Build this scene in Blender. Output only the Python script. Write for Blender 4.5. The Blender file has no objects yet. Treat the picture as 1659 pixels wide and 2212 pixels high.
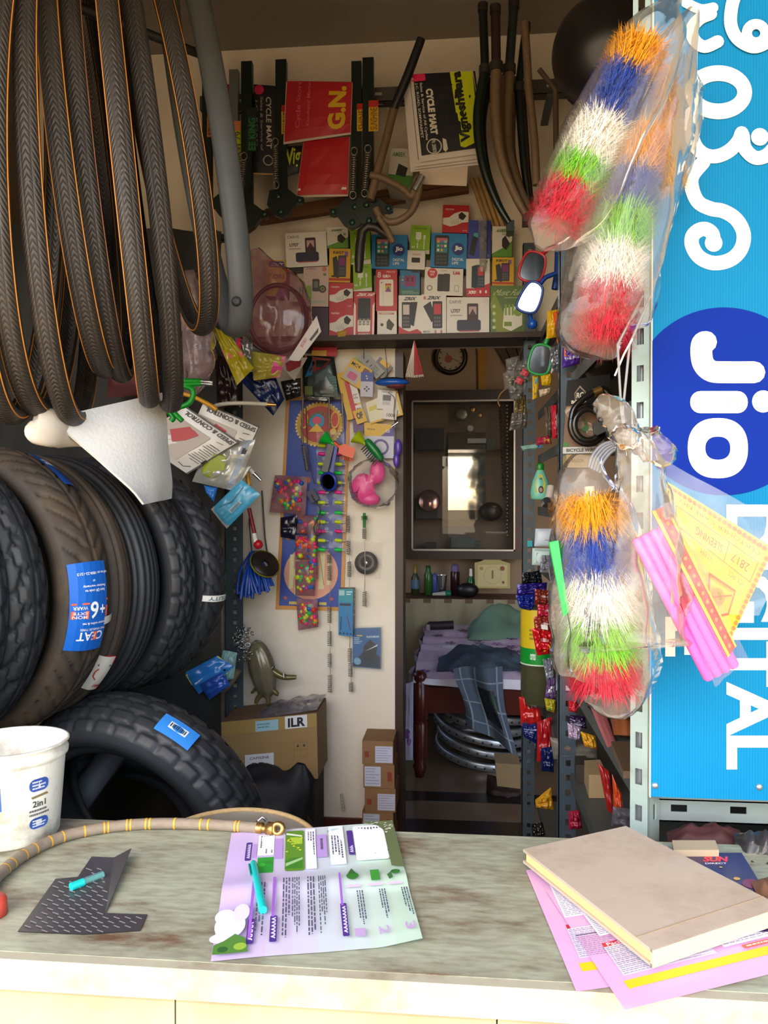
import bpy, bmesh, math, random
from mathutils import Vector, Matrix, noise, Euler

# ------------------------------------------------------------------ camera
SC = bpy.context.scene
COL = SC.collection
F_PX, W_PX, H_PX = 1725.0, 1659.0, 2212.0
CAM = Vector((0.0, 0.0, 1.40))
CROT = Euler((math.radians(89.3), 0, math.radians(5.4)), 'XYZ')
_cd = bpy.data.cameras.new('camera')
_cd.sensor_fit = 'VERTICAL'
_cd.sensor_height = 24.0
_cd.lens = F_PX / H_PX * 24.0
_cd.clip_start = 0.02
_co = bpy.data.objects.new('camera', _cd)
_co.location = CAM
_co.rotation_euler = CROT
COL.objects.link(_co)
SC.camera = _co

# ------------------------------------------------------------------ sky, sun, exposure
_w = bpy.data.worlds.new('sky')
SC.world = _w
_w.use_nodes = True
_nt = _w.node_tree
_sky = _nt.nodes.new('ShaderNodeTexSky')
_sky.sky_type = 'NISHITA'
_sky.sun_disc = False
_sky.sun_elevation = math.radians(43)
_sky.sun_rotation = math.radians(190)
_sky.air_density = 1.0
_sky.dust_density = 2.5
_bg = _nt.nodes['Background']
_bg.inputs['Strength'].default_value = 0.80
_nt.links.new(_sky.outputs['Color'], _bg.inputs['Color'])
_sl = bpy.data.lights.new('sun', 'SUN')
_sl.energy = 7.0
_sl.angle = math.radians(0.6)
_sl.color = (1.0, 0.94, 0.84)
_so = bpy.data.objects.new('sun', _sl)
_so.rotation_euler = Euler((math.radians(47), 0, math.radians(-9)), 'XYZ')
COL.objects.link(_so)
_vs = SC.view_settings
_vs.view_transform = 'Standard'
_vs.look = 'None'
_vs.exposure = 0.25
_vs.gamma = 1.0
_vs.use_curve_mapping = False
SC.cycles.max_bounces = 10
SC.cycles.diffuse_bounces = 6
SC.cycles.transparent_max_bounces = 24
SC.cycles.caustics_reflective = False
SC.cycles.caustics_refractive = False
SC.cycles.sample_clamp_indirect = 8.0

# ------------------------------------------------------------------ pixel -> place
_R = CROT.to_matrix()
def ray(x, y):
    return _R @ Vector(((x - W_PX / 2) / F_PX, -(y - H_PX / 2) / F_PX, -1.0))
def P(x, y, Y):
    d = ray(x, y); return CAM + d * (Y / d.y)
def PZ(x, y, z):
    d = ray(x, y); return CAM + d * ((z - CAM.z) / d.z)
def PX(x, y, X):
    d = ray(x, y); return CAM + d * (X / d.x)
def S(Y):
    return Y / F_PX * 0.995          # metres per photo pixel at depth Y

# ------------------------------------------------------------------ materials
_MC = {}
def lin(h):
    if not isinstance(h, str): return tuple(h)[:3]
    h = h.lstrip('#'); o = []
    for i in (0, 2, 4):
        c = int(h[i:i+2], 16) / 255
        o.append(c / 12.92 if c <= .04045 else ((c + .055) / 1.055) ** 2.4)
    return tuple(o)
def _new(name):
    m = bpy.data.materials.new(name); m.use_nodes = True
    return m, m.node_tree, m.node_tree.nodes['Principled BSDF']
def M(col, r=.55, m=0., v=.07, s=25., b=0., spec=.5, dirt=None, ds=3., da=.5, two=None):
    """principled surface with noise-driven colour variation, optional bump and dirt patches"""
    key = ('M', col, r, m, v, s, b, spec, dirt, ds, da, two)
    if key in _MC: return _MC[key]
    mt, nt, p = _new('surface_%d' % len(_MC))
    c = lin(col)
    p.inputs['Roughness'].default_value = r
    p.inputs['Metallic'].default_value = m
    p.inputs['Specular IOR Level'].default_value = spec
    tc = nt.nodes.new('ShaderNodeTexCoord')
    nz = nt.nodes.new('ShaderNodeTexNoise'); nz.inputs['Scale'].default_value = s; nz.inputs['Detail'].default_value = 4
    nt.links.new(tc.outputs['Object'], nz.inputs['Vector'])
    mx = nt.nodes.new('ShaderNodeMix'); mx.data_type = 'RGBA'
    mx.inputs['A'].default_value = tuple(max(0, k * (1 - v)) for k in c) + (1,)
    mx.inputs['B'].default_value = tuple(min(1, k * (1 + v)) for k in c) + (1,)
    nt.links.new(nz.outputs['Fac'], mx.inputs['Factor'])
    out = mx.outputs['Result']
    if dirt:
        n2 = nt.nodes.new('ShaderNodeTexNoise'); n2.inputs['Scale'].default_value = ds; n2.inputs['Detail'].default_value = 6
        n2.inputs['Roughness'].default_value = .65
        nt.links.new(tc.outputs['Object'], n2.inputs['Vector'])
        rp = nt.nodes.new('ShaderNodeValToRGB')
        rp.color_ramp.elements[0].position = .48; rp.color_ramp.elements[1].position = .72
        rp.color_ramp.elements[0].color = (0, 0, 0, 1); rp.color_ramp.elements[1].color = (da, da, da, 1)
        nt.links.new(n2.outputs['Fac'], rp.inputs['Fac'])
        m2 = nt.nodes.new('ShaderNodeMix'); m2.data_type = 'RGBA'
        m2.inputs['B'].default_value = lin(dirt) + (1,)
        nt.links.new(rp.outputs['Color'], m2.inputs['Factor']); nt.links.new(out, m2.inputs['A'])
        out = m2.outputs['Result']
    nt.links.new(out, p.inputs['Base Color'])
    if b:
        bp = nt.nodes.new('ShaderNodeBump'); bp.inputs['Strength'].default_value = b; bp.inputs['Distance'].default_value = .004
        nt.links.new(nz.outputs['Fac'], bp.inputs['Height']); nt.links.new(bp.outputs['Normal'], p.inputs['Normal'])
    _MC[key] = mt
    return mt
def film(col='#ffffff', op=.18, gl=.5, r=.12, bump=.35):
    """thin plastic film: mostly see-through, milky where op says, with gloss"""
    key = ('film', col, op, gl, r, bump)
    if key in _MC: return _MC[key]
    mt, nt, p = _new('plastic_film_%d' % len(_MC))
    nt.nodes.remove(p)
    out = nt.nodes['Material Output']
    tr = nt.nodes.new('ShaderNodeBsdfTransparent'); tr.inputs['Color'].default_value = (.96, .96, .96, 1)
    df = nt.nodes.new('ShaderNodeBsdfDiffuse'); df.inputs['Color'].default_value = lin(col) + (1,)
    tl = nt.nodes.new('ShaderNodeBsdfTranslucent'); tl.inputs['Color'].default_value = lin(col) + (1,)
    ad = nt.nodes.new('ShaderNodeMixShader'); ad.inputs[0].default_value = .5
    nt.links.new(df.outputs[0], ad.inputs[1]); nt.links.new(tl.outputs[0], ad.inputs[2])
    nz = nt.nodes.new('ShaderNodeTexNoise'); nz.inputs['Scale'].default_value = 28; nz.inputs['Detail'].default_value = 2
    tc = nt.nodes.new('ShaderNodeTexCoord'); nt.links.new(tc.outputs['Object'], nz.inputs['Vector'])
    mr = nt.nodes.new('ShaderNodeMapRange'); mr.inputs['From Min'].default_value = .3; mr.inputs['From Max'].default_value = .75
    mr.inputs['To Min'].default_value = op * .75; mr.inputs['To Max'].default_value = min(1, op * 1.35)
    nt.links.new(nz.outputs['Fac'], mr.inputs['Value'])
    m1 = nt.nodes.new('ShaderNodeMixShader')
    nt.links.new(mr.outputs['Result'], m1.inputs[0]); nt.links.new(tr.outputs[0], m1.inputs[1]); nt.links.new(ad.outputs[0], m1.inputs[2])
    g = nt.nodes.new('ShaderNodeBsdfGlossy'); g.inputs['Roughness'].default_value = r; g.inputs['Color'].default_value = (1, 1, 1, 1)
    bp = nt.nodes.new('ShaderNodeBump'); bp.inputs['Strength'].default_value = bump; bp.inputs['Distance'].default_value = .004
    nt.links.new(nz.outputs['Fac'], bp.inputs['Height']); nt.links.new(bp.outputs['Normal'], g.inputs['Normal'])
    lw = nt.nodes.new('ShaderNodeLayerWeight'); lw.inputs['Blend'].default_value = .25
    nt.links.new(bp.outputs['Normal'], lw.inputs['Normal'])
    ml = nt.nodes.new('ShaderNodeMath'); ml.operation = 'MULTIPLY'; ml.inputs[1].default_value = gl
    nt.links.new(lw.outputs['Fresnel'], ml.inputs[0])
    m2 = nt.nodes.new('ShaderNodeMixShader')
    nt.links.new(ml.outputs[0], m2.inputs[0]); nt.links.new(m1.outputs[0], m2.inputs[1]); nt.links.new(g.outputs[0], m2.inputs[2])
    nt.links.new(m2.outputs[0], out.inputs['Surface'])
    _MC[key] = mt
    return mt
def glass(tint='#e8f0ee', gl=.9):
    return film(tint, .02, gl, .02, 0.)

# ------------------------------------------------------------------ mesh builder
def frame_from(axis):
    a = Vector(axis).normalized()
    u = a.cross(Vector((0, 0, 1)))
    if u.length < 1e-3: u = a.cross(Vector((0, 1, 0)))
    u.normalize(); return u, a.cross(u).normalized(), a
class B:
    def __init__(s):
        s.v = []; s.f = []; s.mi = []; s.mats = []; s.sm = []; s.uv = {}
    def mat(s, m):
        if m not in s.mats: s.mats.append(m)
        return s.mats.index(m)
    def add(s, vs, fs, m, smooth=False, uvs=None, T=None):
        n = len(s.v); k = s.mat(m)
        for p in vs:
            p = Vector(p)
            s.v.append(T @ p if T else p)
        for i, f in enumerate(fs):
            if uvs: s.uv[len(s.f)] = uvs[i]
            s.f.append([n + j for j in f]); s.mi.append(k); s.sm.append(smooth)
        return s
    def box(s, c, d, m, R=None, T=None):
        c = Vector(c); x, y, z = [k / 2 for k in d]
        vs = [Vector((a * x, b * y, e * z)) for a in (-1, 1) for b in (-1, 1) for e in (-1, 1)]
        if R: vs = [R @ q for q in vs]
        return s.add([c + q for q in vs], [(0, 1, 3, 2), (4, 6, 7, 5), (0, 4, 5, 1), (2, 3, 7, 6), (0, 2, 6, 4), (1, 5, 7, 3)], m, T=T)
    def bb(s, a, b, m, T=None):
        a = Vector(a); b = Vector(b)
        return s.box((a + b) / 2, [abs(q) for q in (b - a)], m, T=T)
    def tube(s, path, r, m, n=8, closed=False, cap=True, T=None, flat=1.):
        path = [Vector(p) for p in path]; N = len(path)
        rs = r if isinstance(r, (list, tuple)) else [r] * N
        vs = []; prev = None
        for i, p in enumerate(path):
            if closed: t = path[(i + 1) % N] - path[i - 1]
            else: t = path[min(i + 1, N - 1)] - path[max(i - 1, 0)]
            if t.length < 1e-9: t = Vector((0, 0, 1))
            t.normalize()
            if prev is None: u, w, _ = frame_from(t)
            else:
                u = prev - t * prev.dot(t)
                if u.length < 1e-6: u, w, _ = frame_from(t)
                u.normalize()
            prev = u; w = t.cross(u)
            for k in range(n):
                a = 2 * math.pi * k / n
                vs.append(p + (u * math.cos(a) + w * math.sin(a) * flat) * rs[i])
        fs = []
        for i in range(N if closed else N - 1):
            j = (i + 1) % N
            for k in range(n):
                q = (k + 1) % n
                fs.append((i * n + k, j * n + k, j * n + q, i * n + q))
        s.add(vs, fs, m, True, T=T)
        if cap and not closed:
            s.add(vs[:n], [tuple(range(n))], m, T=T); s.add(vs[-n:], [tuple(range(n - 1, -1, -1))], m, T=T)
        return s
    def lathe(s, prof, m, n=24, T=None, smooth=True, cap=False):
        vs = []; fs = []
        for (r, z) in prof:
            for k in range(n):
                a = 2 * math.pi * k / n; vs.append((r * math.cos(a), r * math.sin(a), z))
        for i in range(len(prof) - 1):
            for k in range(n):
                q = (k + 1) % n
                fs.append((i * n + k, i * n + q, (i + 1) * n + q, (i + 1) * n + k))
        s.add(vs, fs, m, smooth, T=T)
        if cap:
            s.add(vs[:n], [tuple(range(n - 1, -1, -1))], m, T=T); s.add(vs[-n:], [tuple(range(n))], m, T=T)
        return s
    def prism(s, poly, h, m, T=None, z0=0.):
        n = len(poly)
        vs = [(x, y, z0) for x, y in poly] + [(x, y, z0 + h) for x, y in poly]
        fs = [tuple(range(n - 1, -1, -1)), tuple(range(n, 2 * n))] + [(i, (i + 1) % n, n + (i + 1) % n, n + i) for i in range(n)]
        return s.add(vs, fs, m, T=T)
    def grid(s, fn, nu, nv, m, cu=False, cv=False, smooth=True, T=None, uvfn=None, flip=False):
        vs = []; NU = nu if cu else nu + 1; NV = nv if cv else nv + 1
        for i in range(NU):
            for j in range(NV): vs.append(fn(i / nu, j / nv))
        fs = []; uvs = [] if uvfn else None
        for i in range(nu):
            for j in range(nv):
                a, b2 = (i + 1) % NU if cu else i + 1, (j + 1) % NV if cv else j + 1
                f = (i * NV + j, a * NV + j, a * NV + b2, i * NV + b2)
                fs.append(f[::-1] if flip else f)
                if uvfn:
                    q = [uvfn(i / nu, j / nv), uvfn((i + 1) / nu, j / nv), uvfn((i + 1) / nu, (j + 1) / nv), uvfn(i / nu, (j + 1) / nv)]
                    uvs.append(q[::-1] if flip else q)
        return s.add(vs, fs, m, smooth, uvs, T=T)
    def ball(s, c, r, m, n=12, sc=(1, 1, 1), T=None):
        c = Vector(c)
        return s.grid(lambda u, v: c + Vector((math.cos(2*math.pi*u) * math.sin(math.pi*v) * sc[0], math.sin(2*math.pi*u) * math.sin(math.pi*v) * sc[1], -math.cos(math.pi*v) * sc[2])) * r, n, max(4, n // 2), m, cu=True, T=T)
    def make(s, name, parent=None, label=None, cat=None, group=None, kind=None, origin=None, local=False):
        vs = s.v
        if parent is not None:
            off = Vector((0, 0, 0))
            if not local:
                q = parent
                while q is not None: off = off + q.location; q = q.parent
        elif local: off = Vector((0, 0, 0))
        elif origin is not None: off = Vector(origin)
        else:
            xs = [p.x for p in vs]; ys = [p.y for p in vs]; zs = [p.z for p in vs]
            off = Vector(((min(xs) + max(xs)) / 2, (min(ys) + max(ys)) / 2, min(zs)))
        me = bpy.data.meshes.new(name)
        me.from_pydata([tuple(p - off) for p in vs], [], s.f)
        for m in s.mats: me.materials.append(m)
        if len(s.mats) > 1: me.polygons.foreach_set('material_index', s.mi)
        me.polygons.foreach_set('use_smooth', s.sm)
        if s.uv:
            ul = me.uv_layers.new(name='uv')
            for fi, q in s.uv.items():
                for li, c in zip(me.polygons[fi].loop_indices, q): ul.data[li].uv = c
        me.update()
        o = bpy.data.objects.new(name, me)
        COL.objects.link(o)
        if parent is not None: o.parent = parent
        elif not local: o.location = off
        tag(o, label, cat, group, kind)
        return o
def tag(o, label=None, cat=None, group=None, kind=None):
    if label: o['label'] = label
    if cat: o['category'] = cat
    if group: o['group'] = group
    if kind: o['kind'] = kind
    return o
def thing(name, label, cat, loc, group=None, kind=None):
    o = bpy.data.objects.new(name, None)
    o.empty_display_size = .05
    o.location = loc
    COL.objects.link(o)
    return tag(o, label, cat, group, kind)
def copy_tree(o, parent=None):
    c = o.copy(); COL.objects.link(c); c.parent = parent
    for ch in list(o.children): copy_tree(ch, c)
    return c
def basis(o, ux, uy):
    """matrix whose local x,y run along ux,uy with origin o"""
    ux = Vector(ux).normalized(); uy = Vector(uy); uy = (uy - ux * uy.dot(ux)).normalized(); uz = ux.cross(uy)
    m = Matrix((ux, uy, uz)).transposed().to_4x4(); m.translation = Vector(o)
    return m

# ------------------------------------------------------------------ flat print: polygons of colour on a surface
_TX = {}
def text_polys(s, bold=0.):
    key = (s, bold)
    if key in _TX: return _TX[key]
    cu = bpy.data.curves.new('t', 'FONT'); cu.body = s; cu.size = 1.; cu.resolution_u = 3; cu.offset = bold
    ob = bpy.data.objects.new('t', cu); COL.objects.link(ob)
    dg = bpy.context.evaluated_depsgraph_get()
    me = bpy.data.meshes.new_from_object(ob.evaluated_get(dg))
    vs = [(v.co.x, v.co.y) for v in me.vertices]; fs = [tuple(p.vertices) for p in me.polygons]
    bpy.data.objects.remove(ob); bpy.data.curves.remove(cu); bpy.data.meshes.remove(me)
    if vs:
        x0 = min(p[0] for p in vs); x1 = max(p[0] for p in vs); y0 = min(p[1] for p in vs); y1 = max(p[1] for p in vs)
        vs = [((x - x0) / max(x1 - x0, 1e-6), (y - y0) / max(y1 - y0, 1e-6)) for x, y in vs]
        asp = (x1 - x0) / max(y1 - y0, 1e-6)
    else: asp = 1
    _TX[key] = (vs, fs, asp)
    return _TX[key]
class D:
    """print layer: shapes in a w x h rectangle (metres, origin lower left), each a little above the last"""
    def __init__(s, w=1., h=1., step=.00012, base=.0003, gloss=.45):
        s.w = w; s.h = h; s.it = []; s.z = base; s.step = step; s.r = gloss
    def _c(s, c): return M(c, r=s.r, v=.03) if isinstance(c, str) else c
    def _up(s): s.z += s.step; return s.z
    def poly(s, pts, c):
        z = s._up(); s.it.append(([(x * s.w, y * s.h, z) for x, y in pts], [tuple(range(len(pts)))], s._c(c))); return s
    def rect(s, x0, y0, x1, y1, c, n=1):
        z = s._up(); vs = []; fs = []
        for j in range(n + 1):
            y = y0 + (y1 - y0) * j / n; vs += [(x0 * s.w, y * s.h, z), (x1 * s.w, y * s.h, z)]
        for j in range(n): fs.append((2*j, 2*j+1, 2*j+3, 2*j+2))
        s.it.append((vs, fs, s._c(c))); return s
    def sheet(s, x0, y0, x1, y1, c, nx=6, ny=10):
        z = s._up(); vs = []; fs = []
        for j in range(ny + 1):
            for i in range(nx + 1): vs.append(((x0 + (x1-x0)*i/nx) * s.w, (y0 + (y1-y0)*j/ny) * s.h, z))
        for j in range(ny):
            for i in range(nx): k = j*(nx+1)+i; fs.append((k, k+1, k+nx+2, k+nx+1))
        s.it.append((vs, fs, s._c(c))); return s
    def circ(s, cx, cy, r, c, n=24, ry=None, rin=0):
        """r in fractions of width"""
        z = s._up(); R = r * s.w; RY = (ry * s.h) if ry else R
        o = [(cx * s.w + R * math.cos(2*math.pi*k/n), cy * s.h + RY * math.sin(2*math.pi*k/n), z) for k in range(n)]
        if rin:
            q = rin / r
            i = [(cx * s.w + R * q * math.cos(2*math.pi*k/n), cy * s.h + RY * q * math.sin(2*math.pi*k/n), z) for k in range(n)]
            s.it.append((o + i, [(k, (k+1) % n, n + (k+1) % n, n + k) for k in range(n)], s._c(c)))
        else: s.it.append((o, [tuple(range(n))], s._c(c)))
        return s
    def rrect(s, x0, y0, x1, y1, rad, c, n=5):
        r = rad * s.w; X0, X1, Y0, Y1 = x0*s.w, x1*s.w, y0*s.h, y1*s.h; z = s._up(); pts = []
        for cx, cy, a0 in ((X1-r, Y1-r, 0), (X0+r, Y1-r, 90), (X0+r, Y0+r, 180), (X1-r, Y0+r, 270)):
            for k in range(n + 1):
                a = math.radians(a0 + 90 * k / n); pts.append((cx + r*math.cos(a), cy + r*math.sin(a), z))
        s.it.append((pts, [tuple(range(len(pts)))], s._c(c))); return s
    def text(s, t, x0, y0, x1, y1, c, rot=0, skew=0., bold=.018):
        """text stretched to a box; rot in quarter turns counter-clockwise"""
        vs, fs, _ = text_polys(t, bold)
        z = s._up(); o = []
        for a, b in vs:
            a = a + skew * b
            if rot == 1: a, b = 1 - b, a
            elif rot == 2: a, b = 1 - a, 1 - b
            elif rot == 3: a, b = b, 1 - a
            o.append(((x0 + (x1 - x0) * a) * s.w, (y0 + (y1 - y0) * b) * s.h, z))
        s.it.append((o, fs, s._c(c))); return s
    def lines(s, x0, y0, x1, y1, n, c, seed=0, fill=.5, vert=False):
        """rows of small unreadable print"""
        rnd = random.Random(seed); z = s._up(); vs = []; fs = []
        for j in range(n):
            t = (j + .25) / n; t2 = (j + .25 + fill) / n; a = 0.
            end = rnd.uniform(.6, 1.)
            while a < end:
                b = min(end, a + rnd.uniform(.03, .11)); k = len(vs)
                if vert: q = [(t, 1 - a), (t2, 1 - a), (t2, 1 - b), (t, 1 - b)]
                else: q = [(a, 1 - t2), (b, 1 - t2), (b, 1 - t), (a, 1 - t)]
                vs += [((x0 + (x1-x0)*p) * s.w, (y0 + (y1-y0)*w) * s.h, z) for p, w in q]
                fs.append((k, k+1, k+2, k+3)); a = b + .02
        s.it.append((vs, fs, s._c(c))); return s
    def stroke(s, pts, wd, c, n=6):
        """thick round-ended line, coordinates in fractions, wd in metres"""
        pts = [Vector((x * s.w, y * s.h)) for x, y in pts]
        z = s._up(); L = []; R = []
        for i, p in enumerate(pts):
            t = (pts[min(i+1, len(pts)-1)] - pts[max(i-1, 0)]).normalized(); q = Vector((-t.y, t.x)) * wd / 2
            L.append(p + q); R.append(p - q)
        vs = [(p.x, p.y, z) for p in L] + [(p.x, p.y, z) for p in R]; k = len(pts)
        fs = [(i, k + i, k + i + 1, i + 1) for i in range(k - 1)]
        s.it.append((vs, fs, s._c(c)))
        for e in (pts[0], pts[-1]):
            z = s._up()
            s.it.append(([(e.x + wd/2*math.cos(2*math.pi*j/12), e.y + wd/2*math.sin(2*math.pi*j/12), z) for j in range(12)], [tuple(range(12))], s._c(c)))
        return s
    def put(s, b, fn):
        """fn maps (x, y, lift) in metres to a place; faces wind to the viewer"""
        for vs, fs, m in s.it:
            b.add([fn(*p) for p in vs], fs, m)
        return b
    def on(s, T):
        b = B(); return s.put(b, lambda x, y, z: T @ Vector((x, y, z)))
def smooth_path(pts, k=8, closed=False):
    """Catmull-Rom through points of any dimension"""
    pts = [Vector(p) for p in pts]; n = len(pts); o = []
    for i in range(n if closed else n - 1):
        g = (lambda j: pts[j % n]) if closed else (lambda j: pts[max(0, min(n - 1, j))])
        p0, p1, p2, p3 = g(i - 1), g(i), g(i + 1), g(i + 2)
        for t in range(k):
            t /= k
            o.append(.5 * ((2 * p1) + (p2 - p0) * t + (2*p0 - 5*p1 + 4*p2 - p3) * t*t + (3*p1 - p0 - 3*p2 + p3) * t**3))
    if not closed: o.append(pts[-1])
    return o
def nz(p, sc=1., seed=0.):
    return noise.noise(Vector(p) * sc + Vector((seed * 7.3, seed * 3.1, seed)))
# ------------------------------------------------------------------ the shop's shell
YB = 2.75                                    # back wall of the shop
CEIL = 2.98
XL, XR = -1.50, .68
DOOR_L = P(861, 1100, YB).x
DOOR_R = DOOR_L + .80
SHELF_Z = P(900, 722, YB - .14).z
WALLP = M('#e9dfcd', r=.85, v=.04, s=9, b=.15, dirt='#a59682', ds=2.2, da=.35)
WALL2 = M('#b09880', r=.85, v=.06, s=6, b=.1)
CEILM = M('#8a827a', r=.9, v=.12, s=3, dirt='#5a4c42', ds=1.5, da=.5)
FLOORM = M('#8d7a63', r=.35, v=.15, s=8, dirt='#4a3f34', ds=4, da=.5)
def struct(name, b): return b.make(name, kind='structure')
b = B(); b.bb((XL - .1, .70, -.08), (XR + .1, YB + .12, 0), FLOORM); struct('floor', b)
b = B(); b.bb((XL - .1, -1.45, CEIL), (XR + .9, YB + .12, CEIL + .12), CEILM); struct('ceiling', b)  # runs out as an unseen canopy, its length set to shade the counter top
b = B(); b.bb((XL - .1, YB, 0), (DOOR_L - .012, YB + .12, CEIL), WALLP)
b.bb((DOOR_L - .012, YB, SHELF_Z - .0), (DOOR_R, YB + .12, CEIL), WALLP)
b.bb((DOOR_R, YB, 0), (XR + .1, YB + .12, CEIL), WALLP); struct('wall_back', b)
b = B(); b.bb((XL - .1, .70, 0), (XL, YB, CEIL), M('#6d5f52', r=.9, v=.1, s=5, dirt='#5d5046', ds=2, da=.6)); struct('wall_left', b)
b = B(); b.bb((XR, .70, 0), (XR + .1, YB, CEIL), M('#b9aa94', r=.9, v=.1, s=5)); struct('wall_right', b)
b = B(); b.bb((XL, YB - .014, 0), (DOOR_L - .012, YB, .30), M('#5a2722', r=.5, v=.15, s=12)); struct('baseboard_back', b)
# door opening trim
DOORW = M('#3a241b', r=.45, v=.25, s=14)
b = B(); b.bb((DOOR_L - .012, YB - .004, 0), (DOOR_L + .016, YB + .13, SHELF_Z - .03), DOORW)
b.bb((DOOR_R - .02, YB - .004, 0), (DOOR_R + .012, YB + .13, SHELF_Z - .03), DOORW); struct('trim_1', b)
b = B(); b.bb((XL - .1, .56, 2.44), (XR + .9, .70, CEIL), M('#6d675e', r=.6, v=.1)); struct('shade_lintel', b)      # added unseen beam over the shop front, shades the upper back wall
# ---- the room behind
Y2 = 6.2
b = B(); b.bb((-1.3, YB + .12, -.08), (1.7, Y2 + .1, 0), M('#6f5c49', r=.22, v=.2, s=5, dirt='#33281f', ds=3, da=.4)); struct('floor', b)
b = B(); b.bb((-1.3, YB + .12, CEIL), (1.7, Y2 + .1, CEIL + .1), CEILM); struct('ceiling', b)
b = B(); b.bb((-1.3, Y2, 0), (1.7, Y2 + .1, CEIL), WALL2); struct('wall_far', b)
# left wall of the inner room with an added, unseen window to brighten it
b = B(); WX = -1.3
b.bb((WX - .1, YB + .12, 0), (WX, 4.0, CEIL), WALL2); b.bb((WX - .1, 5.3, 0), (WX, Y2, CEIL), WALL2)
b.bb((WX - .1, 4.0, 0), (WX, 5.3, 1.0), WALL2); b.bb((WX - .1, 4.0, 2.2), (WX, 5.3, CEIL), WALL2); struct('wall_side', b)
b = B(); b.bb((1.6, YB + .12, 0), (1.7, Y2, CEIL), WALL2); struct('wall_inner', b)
wn = thing('added_window', None, None, (WX - .05, 4.65, 1.0), kind='structure')
b = B()
for a0, a1, z0, z1 in ((4.0, 4.05, 1.0, 2.2), (5.25, 5.3, 1.0, 2.2), (4.05, 5.25, 1.0, 1.05), (4.05, 5.25, 2.15, 2.2), (4.63, 4.67, 1.05, 2.15)):
    b.bb((WX - .08, a0, z0), (WX - .02, a1, z1), DOORW)
b.make('added_window_frame', wn)
for a0, a1 in ((4.05, 4.63), (4.67, 5.25)):
    B().bb((WX - .052, a0, 1.05), (WX - .048, a1, 2.15), glass()).make('pane', wn)
# ---- outside: street and the house across it
b = B(); b.bb((-30, -40, -.30), (30, .70, -.15), M('#bfa47c', r=.95, v=.15, s=1.5)); struct('ground', b)

# ------------------------------------------------------------------ counter
CZ = .967
CY0, CY1 = .716, 1.042
ct = thing('counter', 'shop counter with worn grey-green laminate top and tiled front', 'counter', (-.4, .88, 0))
B().bb((XL + .002, .742, 0), (XR - .002, 1.0, CZ - .024), M('#c4bb9c', r=.8)).make('body', ct)
def worktop_mat():
    mt, nt, p = _new('worn_laminate')
    tc = nt.nodes.new('ShaderNodeTexCoord')
    n1 = nt.nodes.new('ShaderNodeTexNoise'); n1.inputs['Scale'].default_value = 7; n1.inputs['Detail'].default_value = 8; n1.inputs['Roughness'].default_value = .7
    mp = nt.nodes.new('ShaderNodeMapping'); mp.inputs['Scale'].default_value = (.8, 2.2, 1)
    nt.links.new(tc.outputs['Object'], mp.inputs['Vector']); nt.links.new(mp.outputs['Vector'], n1.inputs['Vector'])
    r1 = nt.nodes.new('ShaderNodeValToRGB'); e = r1.color_ramp.elements
    e[0].position = .42; e[0].color = lin('#a3a892') + (1,); e[1].position = .68; e[1].color = lin('#6b523c') + (1,)
    k = e.new(.55); k.color = lin('#94937f') + (1,)
    nt.links.new(n1.outputs['Fac'], r1.inputs['Fac'])
    n2 = nt.nodes.new('ShaderNodeTexNoise'); n2.inputs['Scale'].default_value = 160; n2.inputs['Detail'].default_value = 3
    mp2 = nt.nodes.new('ShaderNodeMapping'); mp2.inputs['Scale'].default_value = (.25, 1, 1)
    nt.links.new(tc.outputs['Object'], mp2.inputs['Vector']); nt.links.new(mp2.outputs['Vector'], n2.inputs['Vector'])
    r2 = nt.nodes.new('ShaderNodeValToRGB'); r2.color_ramp.elements[0].position = .3; r2.color_ramp.elements[0].color = (.62, .6, .56, 1)
    r2.color_ramp.elements[1].position = .6; r2.color_ramp.elements[1].color = (1, 1, 1, 1)
    nt.links.new(n2.outputs['Fac'], r2.inputs['Fac'])
    mx = nt.nodes.new('ShaderNodeMix'); mx.data_type = 'RGBA'; mx.blend_type = 'MULTIPLY'; mx.inputs['Factor'].default_value = .75
    nt.links.new(r1.outputs['Color'], mx.inputs['A']); nt.links.new(r2.outputs['Color'], mx.inputs['B'])
    nt.links.new(mx.outputs['Result'], p.inputs['Base Color'])
    p.inputs['Roughness'].default_value = .42
    return mt
WT = worktop_mat()
B().bb((-1.0, CY1, .70), (-.05, 1.28, .853), M('#6d6455', r=.8)).make('back_ledge', ct)
B().bb((XL + .002, CY0 + .012, CZ - .024), (XR - .002, CY1, CZ), WT).make('worktop', ct)
B().bb((XL + .002, CY0, CZ - .03), (XR - .002, CY0 + .012, CZ - .0006), M('#a8a28c', r=.6, v=.12, s=30, dirt='#6d5a3c', ds=14, da=.7)).make('edge_strip', ct)
TILE = M('#8f876c', r=.45, v=.15, s=14, dirt='#665a3c', ds=9, da=.5)
tm = B().box((0, 0, 0), (.2985, .018, .2985), TILE)
x = P(372, 2180, CY0).x - .3 * 4
first = None
for j in range(3):
    for i in range(1, 7):
        if first is None:
            first = tm.make('tile', ct, local=True); o = first
        else:
            o = first.copy(); COL.objects.link(o)
        o.parent = ct
        o.location = Vector((x + .3 * i + .15, CY0 + .017, CZ - .03 - .152 - .3 * j)) - ct.location
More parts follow.
